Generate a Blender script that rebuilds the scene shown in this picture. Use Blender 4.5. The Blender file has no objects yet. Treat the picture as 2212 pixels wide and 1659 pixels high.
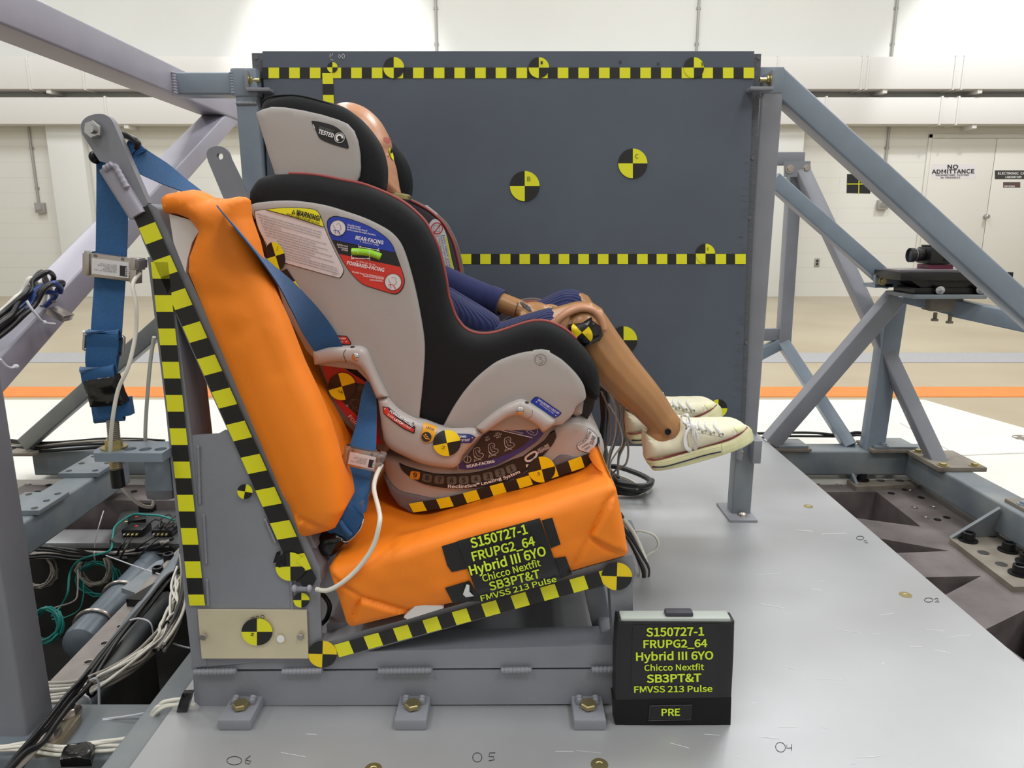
import bpy, bmesh, math, random
import numpy as np
from mathutils import Vector, Matrix, geometry, noise
from mathutils.bvhtree import BVHTree
random.seed(7); rng = np.random.default_rng(7)
R = math.radians
SC = bpy.context.scene
COL = SC.collection

# ---------------------------------------------------------------- camera
F, CX, CY, H, PITCH = 1530.0, 1106.0, 829.5, 0.75, R(12.2)
cam_d = bpy.data.cameras.new('camera'); cam = bpy.data.objects.new('camera', cam_d); COL.objects.link(cam)
cam.location = (0, 0, H); cam.rotation_euler = (math.pi/2 - PITCH, 0, 0)
cam_d.sensor_fit = 'HORIZONTAL'; cam_d.sensor_width = 36; cam_d.lens = 36*F/2212.0
cam_d.clip_start = 0.02; cam_d.clip_end = 100
SC.camera = cam
# ---------------------------------------------------------------- world, lights, exposure
SC.view_settings.view_transform = 'Standard'; SC.view_settings.look = 'None'
SC.view_settings.gamma = 1.0; SC.view_settings.use_curve_mapping = False
SC.view_settings.exposure = 0.28
w = bpy.data.worlds.new('hall_ambient'); SC.world = w; w.use_nodes = True
bg = w.node_tree.nodes['Background']; bg.inputs[0].default_value = (0.93, 0.95, 1, 1); bg.inputs[1].default_value = 0.08
def area(name, loc, sx, sy, power, target=None, color=(.975, .99, 1)):
    d = bpy.data.lights.new(name, 'AREA'); d.shape = 'RECTANGLE'; d.size = sx; d.size_y = sy; d.energy = power; d.color = color
    o = bpy.data.objects.new(name, d); COL.objects.link(o); o.location = loc
    if target is not None:
        o.rotation_euler = (Vector(target)-Vector(loc)).to_track_quat('-Z', 'Y').to_euler()
    return o
for ly in (-2.6, 0.6, 3.8, 7.0):
    for lx in (-6.6, -2.2, 2.4, 6.8):
        area('ceiling_lamp', (lx, ly, 5.85), 1.3, 1.3, 84 if ly == 7.0 else 62)
area('front_fill_lamp', (1.6, -0.9, 4.6), 1.1, 1.1, 22, (0.2, 1.3, 0.3))  # unseen fill lamp added for the front of the bench
area('ceiling_lamp_beyond_rig', (2.9, 5.2, 5.6), 1.0, 1.0, 40, (0.3, 1.2, 0.0))
def spot(name, loc, tgt, power, ang, blend):
    d = bpy.data.lights.new(name, 'SPOT'); d.energy = power; d.spot_size = R(ang); d.spot_blend = blend; d.shadow_soft_size = .08
    o = bpy.data.objects.new(name, d); COL.objects.link(o); o.location = loc
    o.rotation_euler = (Vector(tgt)-Vector(loc)).to_track_quat('-Z', 'Y').to_euler()
spot('wall_washer', (-2.3, 7.3, 5.7), (-2.3, 10.1, 2.75), 300, 46, .35)
spot('wall_washer', (6.3, 7.3, 5.7), (6.3, 10.1, 2.5), 300, 46, .35)

# ---------------------------------------------------------------- pixel -> place
_c, _s = math.cos(PITCH), math.sin(PITCH)
def ray(px, py):
    u, v = (px-CX)/F, (py-CY)/F
    return Vector((u, _c - v*_s, -_s - v*_c))
def P(px, py, Y=None, X=None, Z=None):
    d = ray(px, py)
    if Y is not None: t = Y/d.y
    elif X is not None: t = X/d.x
    else: t = (Z-H)/d.z
    return Vector((0, 0, H)) + d*t
def on_Y(Y):
    return lambda px, py, lift=0: P(px, py, Y=Y-lift)
def on_Z(Z):
    return lambda px, py, lift=0: P(px, py, Z=Z+lift)
def on_bvh(tree, Y):
    def f(px, py, lift=0):
        best = None; o = Vector((0, 0, H))
        for a, b in ((0, 0), (.13, .09), (-.11, .12), (.02, -.15)):
            d = ray(px+a, py+b).normalized(); h = tree.ray_cast(o, d)
            if h[0] is not None and (best is None or h[3] < best-.0015):
                if best is None or h[3] < best: best = h[3]
        if best is None: return P(px, py, Y=Y-lift)
        d = ray(px, py).normalized()
        return o + d*(best-lift*1.3)
    return f

# ---------------------------------------------------------------- materials
def lin(c):
    if isinstance(c, str):
        c = c.lstrip('#'); c = [int(c[i:i+2], 16)/255 for i in (0, 2, 4)]
        c = [x/12.92 if x <= .04045 else ((x+.055)/1.055)**2.4 for x in c]
    return (c[0], c[1], c[2], 1)
def mat(name, col, rough=.5, metal=0, var=0, vscale=20, bump=0, bscale=200, spec=.5, col2=None, coat=0, stretch=None, sheen=0):
    m = bpy.data.materials.new(name); m.use_nodes = True
    nt = m.node_tree; b = nt.nodes['Principled BSDF']
    b.inputs['Base Color'].default_value = lin(col); b.inputs['Roughness'].default_value = rough
    b.inputs['Metallic'].default_value = metal; b.inputs['Specular IOR Level'].default_value = spec
    b.inputs['Coat Weight'].default_value = coat
    if sheen: b.inputs['Sheen Weight'].default_value = sheen
    if var or bump or col2:
        tc = nt.nodes.new('ShaderNodeTexCoord'); src = tc.outputs['Object']
        if stretch:
            mp = nt.nodes.new('ShaderNodeMapping'); mp.inputs['Scale'].default_value = stretch
            nt.links.new(src, mp.inputs[0]); src = mp.outputs[0]
    if var or col2:
        n = nt.nodes.new('ShaderNodeTexNoise'); n.inputs['Scale'].default_value = vscale; n.inputs['Detail'].default_value = 6
        nt.links.new(src, n.inputs[0])
        r = nt.nodes.new('ShaderNodeValToRGB')
        c = lin(col)
        if col2: a, z = lin(col), lin(col2)
        else: a = tuple(x*(1-var) for x in c[:3])+(1,); z = tuple(min(1, x*(1+var)) for x in c[:3])+(1,)
        r.color_ramp.elements[0].color = a; r.color_ramp.elements[1].color = z
        r.color_ramp.elements[0].position = .3; r.color_ramp.elements[1].position = .7
        nt.links.new(n.outputs[0], r.inputs[0]); nt.links.new(r.outputs[0], b.inputs['Base Color'])
    if bump:
        n2 = nt.nodes.new('ShaderNodeTexNoise'); n2.inputs['Scale'].default_value = bscale; n2.inputs['Detail'].default_value = 3
        nt.links.new(src, n2.inputs[0])
        bp = nt.nodes.new('ShaderNodeBump'); bp.inputs['Strength'].default_value = bump; bp.inputs['Distance'].default_value = .002
        nt.links.new(n2.outputs[0], bp.inputs['Height']); nt.links.new(bp.outputs[0], b.inputs['Normal'])
    return m
M = {}
M['yellow'] = mat('tape_yellow', '#e4e322', .45)
M['yellow2'] = mat('tape_warm_yellow', '#f2d310', .35)
M['black'] = mat('tape_black', '#1b1b1a', .5)
M['gaffer'] = mat('gaffer_tape_black', '#161616', .55, bump=.3, bscale=500)
M['eltape'] = mat('electrical_tape_black', '#111113', .22, bump=.6, bscale=60)
M['lime'] = mat('printed_lime', '#d6ee35', .5)
M['label_black'] = mat('printed_black', '#1a1a1e', .45)
M['white'] = mat('printed_white', '#e9e9ea', .5)
M['labelwhite'] = mat('label_white', '#d9d5d8', .4)
M['red'] = mat('printed_red', '#cc3428', .4)
M['red2'] = mat('printed_dark_red', '#b5242c', .4)
M['blue'] = mat('printed_blue', '#1b39a8', .4)
M['navyp'] = mat('printed_navy', '#27337a', .4)
M['purple'] = mat('printed_purple', '#33306f', .4)
M['brownp'] = mat('printed_dark_brown', '#2a1d1c', .4)
M['orangep'] = mat('printed_orange', '#e6a21e', .4)
M['greyp'] = mat('printed_grey', '#5e625f', .4)
M['ink'] = mat('marker_ink', '#26262c', .6)
M['paint'] = mat('grey_machine_paint', '#83858d', .42, var=.07, vscale=9, bump=.12, bscale=120)
M['paintb'] = mat('blue_grey_paint', '#7e8a97', .36, var=.12, vscale=7, bump=.08, bscale=90)
M['paintl'] = mat('lilac_grey_paint', '#9d9aa8', .4, var=.06, vscale=8, bump=.08, bscale=100)
M['paintold'] = mat('worn_blue_grey_paint', '#66707a', .45, vscale=7, col2='#84898a', bump=.15, bscale=80)
M['rust'] = mat('rusty_steel', '#6d6459', .6, vscale=14, col2='#8a8378', bump=.3, bscale=90)
M['iron'] = mat('dark_cast_iron', '#544c4d', .5, vscale=10, col2='#746b6a', bump=.25, bscale=70)
M['pit'] = mat('oily_dark_steel', '#2b2a2a', .6, vscale=9, col2='#3d3c3a')
M['board'] = mat('slate_grey_board_paint', '#515966', .62, var=.1, vscale=3.5, bump=.05, bscale=150)
M['boardedge'] = mat('board_edge_ply', '#4d4f56', .7, vscale=60, col2='#63656b', stretch=(1, 1, 8))
M['orange'] = mat('orange_vinyl_cloth', '#f2820f', .6, var=.05, vscale=5, bump=.12, bscale=700)
M['lining'] = mat('white_lining', '#d8d2cf', .8)
M['alu'] = mat('aluminium_deck', '#adaeb1', .36, metal=.4, var=.09, vscale=3, bump=.03, bscale=60)
M['zinc'] = mat('yellow_zinc_plate', '#d6cbae', .4, metal=.3, var=.07, vscale=12)
M['steel'] = mat('bright_steel', '#c5c5c8', .25, metal=1)
M['zincbolt'] = mat('zinc_bolt', '#b3a678', .34, metal=.9)
M['nickel'] = mat('satin_nickel', '#b3aba6', .28, metal=.9)
M['blackbolt'] = mat('black_oxide_bolt', '#1d1d20', .35, metal=.4)
M['webbing'] = mat('blue_webbing', '#0b5288', .6, var=.12, vscale=300, bump=.5, bscale=900, sheen=.2)
M['plastic'] = mat('grey_moulded_plastic', '#a7a3a1', .42, bump=.08, bscale=900)
M['plasticb'] = mat('silver_grey_moulded_plastic', '#b0a9a6', .34, bump=.05, bscale=900)
M['plasticd'] = mat('dark_grey_plastic', '#6c686c', .4)
M['groove'] = mat('mid_grey_plastic', '#7d7a78', .45)  # darker grey for the rear belt path plate, mould seam and hinge line
M['fabric'] = mat('black_seat_fabric', '#0e1014', .8, var=.15, vscale=400, bump=.3, bscale=800, spec=.35)
M['fabricb'] = mat('brown_black_fabric', '#3a3438', .85, bump=.3, bscale=800, sheen=.2)
M['piping'] = mat('brick_red_piping', '#94423f', .6)
M['pipingtan'] = mat('taupe_piping', '#75655f', .6)
M['skin'] = mat('vinyl_skin_pink', '#c48f70', .34, var=.04, vscale=12)
M['skint'] = mat('vinyl_skin_tan', '#a97c52', .28, var=.07, vscale=10)
M['knit'] = mat('navy_knit', '#1b2252', .9, sheen=.12)
M['shoe'] = mat('cream_canvas', '#e6e2c8', .75, bump=.3, bscale=900)
M['rubber'] = mat('cream_rubber', '#e4e3b4', .5)
M['lace'] = mat('white_cotton_lace', '#eeeff0', .8, bump=.4, bscale=900)
M['maroon'] = mat('maroon_stripe', '#7c2c3c', .5)
M['navystripe'] = mat('navy_stripe', '#2a3145', .5)
M['cablew'] = mat('white_cable', '#d8d5ca', .4)
M['cableg'] = mat('grey_cable', '#9b948c', .45)
M['cablek'] = mat('black_cable', '#1a1a1d', .4)
M['cableb'] = mat('blue_cable', '#28468c', .4)
M['cablet'] = mat('teal_cable', '#1f8079', .4)
M['tie'] = mat('nylon_tie', '#dcdce6', .45)
M['camblack'] = mat('camera_black', '#151517', .3)
M['camred'] = mat('camera_plum', '#6d2440', .35)
M['glass'] = mat('lens_glass', '#0c1018', .05, spec=.8)
M['wall'] = mat('white_wall_paint', '#dbdcd9', .6, var=.015, vscale=1.5)
M['duct'] = mat('white_duct_paint', '#dedcda', .45)
M['cream'] = mat('cream_wall_paint', '#d2d0c2', .6)
M['door'] = mat('cream_door_paint', '#d6d4cc', .5)
M['conduit'] = mat('galvanised_conduit', '#a3a19d', .4, metal=.3)
M['whitedeck'] = mat('white_floor_plate', '#dcdad4', .4, var=.03, vscale=3)
M['stripe'] = mat('orange_floor_paint', '#dd7d28', .4, var=.06, vscale=8)
M['trench'] = mat('grey_trench_cover', '#9d9da1', .5, var=.1, vscale=60)
M['gelgreen'] = mat('spirit_level_green', '#8fd32a', .1, coat=.8)
M['signblack'] = mat('sign_case_black', '#18181b', .5, bump=.2, bscale=200)
M['velvet'] = mat('black_felt', '#08080a', .95)
M['signgrey'] = mat('sign_case_grey', '#a8b0aa', .45)
M['handle'] = mat('dark_grey_rubber', '#3b3c44', .6)
M['plaque'] = mat('engraved_plaque_brown', '#3d3a3a', .4)
M['plaque2'] = mat('engraved_plaque_maroon', '#5b4645', .4)
def emboss(m, kind, scale, strength, dist=.002, rot=(0, 0, 0)):
    nt = m.node_tree; b = nt.nodes['Principled BSDF']
    tc = nt.nodes.new('ShaderNodeTexCoord'); mp = nt.nodes.new('ShaderNodeMapping'); mp.inputs['Rotation'].default_value = rot
    nt.links.new(tc.outputs['Object'], mp.inputs[0])
    if kind == 'wave':
        t = nt.nodes.new('ShaderNodeTexWave'); t.inputs['Scale'].default_value = scale; out = t.outputs[1]
    nt.links.new(mp.outputs[0], t.inputs[0])
    bp = nt.nodes.new('ShaderNodeBump'); bp.inputs['Strength'].default_value = strength; bp.inputs['Distance'].default_value = dist
    nt.links.new(out, bp.inputs['Height']); nt.links.new(bp.outputs[0], b.inputs['Normal'])
# floor: beige sealed concrete with worn marks
def floor_mat():
    m = mat('sealed_concrete', '#a3957c', .3, vscale=1.1, col2='#b4a88f')
    return m
M['floor'] = floor_mat()
# wall below the ducts: painted block courses
def block_mat():
    m = bpy.data.materials.new('painted_block_wall'); m.use_nodes = True; nt = m.node_tree; b = nt.nodes['Principled BSDF']
    tc = nt.nodes.new('ShaderNodeTexCoord'); mp = nt.nodes.new('ShaderNodeMapping'); mp.inputs['Rotation'].default_value = (math.pi/2, 0, 0)
    nt.links.new(tc.outputs['Object'], mp.inputs[0])
    br = nt.nodes.new('ShaderNodeTexBrick'); br.inputs['Scale'].default_value = 1.0
    br.inputs['Brick Width'].default_value = 3.0; br.inputs['Row Height'].default_value = .203; br.inputs['Mortar Size'].default_value = .004
    br.inputs['Color1'].default_value = lin('#d9d8d2'); br.inputs['Color2'].default_value = lin('#d9d8d1'); br.inputs['Mortar'].default_value = lin('#d0cdc4')
    nt.links.new(mp.outputs[0], br.inputs[0]); nt.links.new(br.outputs[0], b.inputs['Base Color']); b.inputs['Roughness'].default_value = .6
    return m
M['block'] = block_mat()

# ---------------------------------------------------------------- mesh builder
class MB:
    def __init__(s): s.v = []; s.f = []; s.m = []; s.sm = []
    def add(s, verts, faces, m=None, smooth=True):
        o = len(s.v); s.v.extend([tuple(x) for x in verts])
        for f in faces:
            s.f.append(tuple(i+o for i in f)); s.m.append(m); s.sm.append(smooth)
    def box(s, lo, hi, m=None, bev=0):
        lo = Vector(lo); hi = Vector(hi); c = (lo+hi)/2; d = hi-lo
        s.obox(c, d, Matrix.Identity(3), m, bev)
    def obox(s, c, d, rot, m=None, bev=0):
        bm = bmesh.new(); bmesh.ops.create_cube(bm, size=1)
        for v in bm.verts: v.co = Vector((v.co.x*d[0], v.co.y*d[1], v.co.z*d[2]))
        if bev: bmesh.ops.bevel(bm, geom=list(bm.edges)+list(bm.verts), offset=min(bev, min(d)*.45), segments=2, affect='EDGES', profile=.6)
        bm.verts.index_update(); rot = rot.to_3x3()
        s.add([Vector(c)+rot@v.co for v in bm.verts], [[v.index for v in f.verts] for f in bm.faces], m, bool(bev)); bm.free()
    def beam(s, p0, p1, w, h, up=(0, 0, 1), r=.006, m=None, cap=True):
        p0 = Vector(p0); p1 = Vector(p1); d = (p1-p0).normalized(); up = Vector(up)
        x = d.cross(up)
        if x.length < 1e-4: x = d.cross(Vector((0, 1, 0)))
        x.normalize(); y = x.cross(d).normalized()
        r = min(r, w*.45, h*.45); pts = []
        for cx, cy, a0 in ((w/2-r, h/2-r, 0), (-w/2+r, h/2-r, 90), (-w/2+r, -h/2+r, 180), (w/2-r, -h/2+r, 270)):
            for k in range(4):
                a = R(a0+30*k); pts.append((cx+r*math.cos(a), cy+r*math.sin(a)))
        n = len(pts)
        vs = [p0+x*a+y*b for a, b in pts]+[p1+x*a+y*b for a, b in pts]
        fs = [(i, (i+1) % n, n+(i+1) % n, n+i) for i in range(n)]
        if cap: fs += [tuple(range(n-1, -1, -1)), tuple(range(n, 2*n))]
        s.add(vs, fs, m)
    def prism(s, pts, vec, m=None, smooth=False):
        n = len(pts); vec = Vector(vec)
        vs = [Vector(p) for p in pts]+[Vector(p)+vec for p in pts]
        s.add(vs, [tuple(range(n)), tuple(range(2*n-1, n-1, -1))]+[(i, n+i, n+(i+1) % n, (i+1) % n) for i in range(n)], m, smooth)
    def tube(s, path, r, n=8, m=None, cap=True, closed=False, flat=1.0, upv=None):
        path = [Vector(p) for p in path]; k = len(path); n = max(n, 10)
        rr = r if hasattr(r, '__len__') else [r]*k
        vs = []; fs = []; N = None
        for i, p in enumerate(path):
            if closed: t = (path[(i+1) % k]-path[i-1])
            else: t = path[min(i+1, k-1)]-path[max(i-1, 0)]
            if t.length < 1e-9: t = Vector((0, 0, 1))
            t.normalize()
            if N is None:
                a = Vector(upv) if upv is not None else (Vector((0, 0, 1)) if abs(t.z) < .9 else Vector((0, 1, 0)))
                N = (a-t*a.dot(t)).normalized()
            else:
                N = N-t*N.dot(t)
                N = N.normalized() if N.length > 1e-6 else t.orthogonal().normalized()
            B = t.cross(N)
            for j in range(n):
                an = 2*math.pi*j/n
                vs.append(p+N*(rr[i]*math.cos(an))+B*(rr[i]*flat*math.sin(an)))
        for i in range(k if closed else k-1):
            a = i*n; b = ((i+1) % k)*n
            for j in range(n): fs.append((a+j, a+(j+1) % n, b+(j+1) % n, b+j))
        if cap and not closed: fs += [tuple(range(n-1, -1, -1)), tuple(range((k-1)*n, k*n))]
        s.add(vs, fs, m)
    def ribbon(s, path, width, side, thick=.0012, m=None):
        """flat strap: path points, side vectors (one or per point)"""
        path = [Vector(p) for p in path]; k = len(path); vs = []; fs = []
        for i, p in enumerate(path):
            sd = Vector(side[i] if isinstance(side, list) else side).normalized()
            wd = width[i] if hasattr(width, '__len__') else width
            t = (path[min(i+1, k-1)]-path[max(i-1, 0)]).normalized()
            sd = (sd-t*sd.dot(t)).normalized(); nn = t.cross(sd)
            a, b = sd*wd/2, nn*thick/2
            vs += [p-a-b, p+a-b, p+a+b, p-a+b]
        for i in range(k-1):
            o = i*4
            for j in range(4): fs.append((o+j, o+(j+1) % 4, o+4+(j+1) % 4, o+4+j))
        fs += [(3, 2, 1, 0), (4*k-4, 4*k-3, 4*k-2, 4*k-1)]
        s.add(vs, fs, m)
    def lathe(s, prof, org, axis, n=24, m=None, ref=None, hexn=None):
        """prof: (radius, along)"""
        ax = Vector(axis).normalized(); org = Vector(org)
        u = (Vector(ref) if ref else ax.orthogonal()); u = (u-ax*u.dot(ax)).normalized(); v = ax.cross(u); n = hexn or n
        vs = []; fs = []; k = len(prof)
        for r_, a in prof:
            for j in range(n):
                t = 2*math.pi*j/n; vs.append(org+ax*a+u*(r_*math.cos(t))+v*(r_*math.sin(t)))
        for i in range(k-1):
            for j in range(n): fs.append((i*n+j, i*n+(j+1) % n, (i+1)*n+(j+1) % n, (i+1)*n+j))
        fs += [tuple(range(n-1, -1, -1)), tuple(range((k-1)*n, k*n))]
        s.add(vs, fs, m, hexn is None)
    def ell(s, c, rad, rot=None, m=None, nu=20, nv=12):
        c = Vector(c); rot = (rot or Matrix.Identity(3)).to_3x3(); vs = []; fs = []
        for i in range(1, nv):
            a = math.pi*i/nv
            for j in range(nu):
                b = 2*math.pi*j/nu
                vs.append(c+rot@Vector((rad[0]*math.sin(a)*math.cos(b), rad[1]*math.sin(a)*math.sin(b), rad[2]*math.cos(a))))
        t = len(vs); vs += [c+rot@Vector((0, 0, rad[2])), c+rot@Vector((0, 0, -rad[2]))]
        for i in range(nv-2):
            for j in range(nu): fs.append((i*nu+j, (i+1)*nu+j, (i+1)*nu+(j+1) % nu, i*nu+(j+1) % nu))
        for j in range(nu):
            fs.append((t, j, (j+1) % nu)); o = (nv-2)*nu; fs.append((t+1, o+(j+1) % nu, o+j))
        s.add(vs, fs, m)
    def hexbolt(s, p, ax, size=.009, m=None, washer=True, ref=None):
        ax = Vector(ax).normalized(); p = Vector(p); z = size*.7
        if washer: s.lathe([(size*1.5, 0), (size*1.5, size*.22), (size*.9, size*.25)], p, ax, 20, m)
        s.lathe([(size, size*.22), (size, z), (size*.88, z+size*.12)], p, ax, m=m, hexn=6, ref=ref)
    def panel(s, poly, Y0, Y1, r=.01, crown=0, cr=.1, sp=.008, m=None, fn=None, back=True, wall=None):
        """rounded slab from an outline in the X-Z plane; front at Y0, back at Y1"""
        pts = np.array(poly, float); n = len(pts)
        area2 = np.sum(pts[:, 0]*np.roll(pts[:, 1], -1)-np.roll(pts[:, 0], -1)*pts[:, 1])
        if area2 < 0: pts = pts[::-1].copy()
        if sp < .03:
            dn = []
            for i in range(n):
                a, b_ = pts[i], pts[(i+1) % n]; q = max(1, int(round(np.hypot(*(b_-a))/(sp*.8))))
                dn += [a+(b_-a)*j/q for j in range(q)]
            pts = np.array(dn); n = len(pts)
        lo, hi = pts.min(0), pts.max(0)
        gx = np.arange(lo[0]+sp*.5, hi[0], sp); gz = np.arange(lo[1]+sp*.43, hi[1], sp*.866)
        G = np.array([(x+(sp*.5 if i % 2 else 0), z) for i, z in enumerate(gz) for x in gx])
        G = G.reshape(-1, 2)
        if len(G): G = G[inside(pts, G)]
        if len(G) and sp < .03 and r > .0035:
            d_ = bdist(pts, G); G = G[d_ > r+sp*.35]
            tn = np.roll(pts, -1, 0)-np.roll(pts, 1, 0); nn = np.stack([-tn[:, 1], tn[:, 0]], 1); nn /= np.maximum(1e-9, np.linalg.norm(nn, axis=1))[:, None]
            for k_ in ((.08, .27, .55, 1.0) if r > .008 else (.25, 1.0)):
                Q = pts+nn*(r*k_); ok = inside(pts, Q); dq = bdist(pts, Q); Q = Q[ok & (dq > r*k_*.93)]
                keep = []
                for q in Q:
                    if not keep or np.hypot(*(q-keep[-1])) > min(sp*.5, r*k_*.8+.0006): keep.append(q)
                if keep: G = np.vstack([G, np.array(keep)])
        elif len(G): G = G[bdist(pts, G) > sp*.45]
        allp = [Vector((float(a), float(b))) for a, b in np.vstack([pts, G])]
        ed = [(i, (i+1) % n) for i in range(n)]
        V2, _, F2, _, _, _ = geometry.delaunay_2d_cdt(allp, ed, [], 1, 1e-7)
        V2 = np.array([(v.x, v.y) for v in V2]); 
        dd = bdist(pts, V2)
        e = np.clip(dd, 0, r); off = r-np.sqrt(np.maximum(0, r*r-(r-e)**2))
        q = np.clip(dd/cr, 0, 1); off = off-crown*(1-(1-q)**2)
        if fn is not None: off = off+np.array([fn(x, z, t) for (x, z), t in zip(V2, dd)])
        vs = [(x, Y0+o, z) for (x, z), o in zip(V2, off)]
        o = len(s.v); s.add(vs, [f for f in F2], m)
        # boundary loop in order
        cnt = {}
        for f in F2:
            for i in range(len(f)):
                k = (f[i], f[(i+1) % len(f)]); cnt[k] = 1
        nxt = {a: b for (a, b) in cnt if (b, a) not in cnt}
        a = next(iter(nxt)); loop = [a]
        while nxt.get(loop[-1]) is not None and nxt[loop[-1]] != a and len(loop) < len(nxt)+2: loop.append(nxt[loop[-1]])
        L = len(loop); prev = [o+i for i in loop]
        lp = np.array([V2[i] for i in loop]); tn = np.roll(lp, -3, 0)-np.roll(lp, 3, 0)
        nr = np.stack([tn[:, 1], -tn[:, 0]], 1); nr /= np.maximum(1e-9, np.linalg.norm(nr, axis=1))[:, None]
        for yy, sh in (wall or [(Y1, None)]):
            o2 = len(s.v)
            for i in range(L):
                x, z = lp[i]
                if sh is not None:
                    q = sh(x, z, nr[i][0], nr[i][1])
                    if isinstance(q, Vector): x -= q.x; z -= q.y
                    else: x -= nr[i][0]*q; z -= nr[i][1]*q
                s.v.append((float(x), yy, float(z)))
            for k in range(L):
                s.f.append((prev[k], o2+k, o2+(k+1) % L, prev[(k+1) % L])); s.m.append(m); s.sm.append(True)
            prev = [o2+k for k in range(L)]
        if back: s.f.append(tuple(o2+k for k in range(L))); s.m.append(m); s.sm.append(False)
    def bvh(s): return BVHTree.FromPolygons([Vector(v) for v in s.v], s.f)
    def build(s, name, m=None, parent=None, label=None, angle=38):
        me = bpy.data.meshes.new(name); org = origin(parent) if parent is not None else None
        va = np.array(s.v, float)
        if org is None:
            lo, hi = va.min(0), va.max(0); org = Vector(((lo[0]+hi[0])/2, (lo[1]+hi[1])/2, lo[2]))
            loc = org
        else: loc = None
        va = va-np.array(org)
        me.from_pydata([tuple(x) for x in va], [], s.f)
        mats = []
        for i, q in enumerate(s.m):
            q = q or m
            if q not in mats: mats.append(q)
        for q in mats: me.materials.append(q)
        idx = [mats.index(q or m) for q in s.m]
        me.polygons.foreach_set('material_index', idx)
        me.polygons.foreach_set('use_smooth', s.sm)
        me.update()
        me.set_sharp_from_angle(angle=R(angle))
        o = bpy.data.objects.new(name, me); COL.objects.link(o)
        if parent is not None: o.parent = parent
        else: o.location = loc
        ORG[o.name] = Vector(org)
        if label: o['label'] = label
        return o
ORG = {}
def origin(o): return ORG[o.name]
def inside(poly, pts):
    x, y = pts[:, 0], pts[:, 1]; c = np.zeros(len(pts), bool); n = len(poly); j = n-1
    for i in range(n):
        xi, yi = poly[i]; xj, yj = poly[j]
        if yi != yj:
            c ^= ((yi > y) != (yj > y)) & (x < (xj-xi)*(y-yi)/(yj-yi)+xi)
        j = i
    return c
def bdist(poly, pts):
    d = np.full(len(pts), 1e9); n = len(poly)
    for i in range(n):
        a = poly[i]; b = poly[(i+1) % n]; ab = b-a; L = ab@ab
        if L < 1e-14: continue
        t = np.clip(((pts-a)@ab)/L, 0, 1); q = pts-(a+t[:, None]*ab)
        d = np.minimum(d, np.sqrt((q*q).sum(1)))
    return d
def spline(pts, n=6, closed=False):
    P_ = [Vector(p) for p in pts]; k = len(P_); out = []
    rngk = range(k) if closed else range(k-1)
    for i in rngk:
        if closed: a, b, c, d = P_[i-1], P_[i], P_[(i+1) % k], P_[(i+2) % k]
        else: a, b, c, d = P_[max(i-1, 0)], P_[i], P_[i+1], P_[min(i+2, k-1)]
        for j in range(n):
            t = j/n; t2 = t*t; t3 = t2*t
            out.append(.5*((2*b)+(c-a)*t+(2*a-5*b+4*c-d)*t2+(3*b-a-3*c+d)*t3))
    if not closed: out.append(P_[-1])
    return out
def sp2(pts, n=5, closed=False): return [(v.x, v.y) for v in spline([(a, b, 0) for a, b in pts], n, closed)]
def pxz(pts, Y): return [(q.x, q.z) for q in (P(a, b, Y=Y) for a, b in pts)]
def thing(name, label, cat, loc=(0, 0, 0), group=None, kind=None):
    o = bpy.data.objects.new(name, None); COL.objects.link(o); o.location = loc; o.empty_display_size = .05
    ORG[o.name] = Vector(loc); o['label'] = label; o['category'] = cat
    if group: o['group'] = group
    if kind: o['kind'] = kind
    return o
def tag(o, label, cat, group=None, kind=None):
    o['label'] = label; o['category'] = cat
    if group: o['group'] = group
    if kind: o['kind'] = kind
    return o
def struct(o): o['kind'] = 'structure'; return o

# ---------------------------------------------------------------- flat printed work (tape, stickers, lettering)
_TX = {}
try: FONT = bpy.data.fonts.load(bpy.utils.system_resource('DATAFILES')+'/fonts/Noto Sans CJK Regular.woff2')
except Exception: FONT = None
def text2d(t, off=0.012):
    if (t, off) in _TX: return _TX[(t, off)]
    c = bpy.data.curves.new('t', 'FONT'); c.body = t; c.size = 1; c.offset = off*(.5 if FONT else 1); c.resolution_u = 3
    if FONT: c.font = FONT
    o = bpy.data.objects.new('t', c); COL.objects.link(o)
    bpy.context.view_layer.update()
    dg = bpy.context.evaluated_depsgraph_get(); me = bpy.data.meshes.new_from_object(o.evaluated_get(dg))
    v = [(a.co.x, a.co.y) for a in me.vertices]; f = [tuple(p.vertices) for p in me.polygons]
    bpy.data.objects.remove(o); bpy.data.curves.remove(c); bpy.data.meshes.remove(me)
    xs = [a for a, b in v] or [0, 1]
    _TX[(t, off)] = (v, f, min(xs), max(xs)); return _TX[(t, off)]
_hv = text2d('H', 0)[0]; CAP = max(y for x, y in _hv)-min(y for x, y in _hv)
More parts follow.
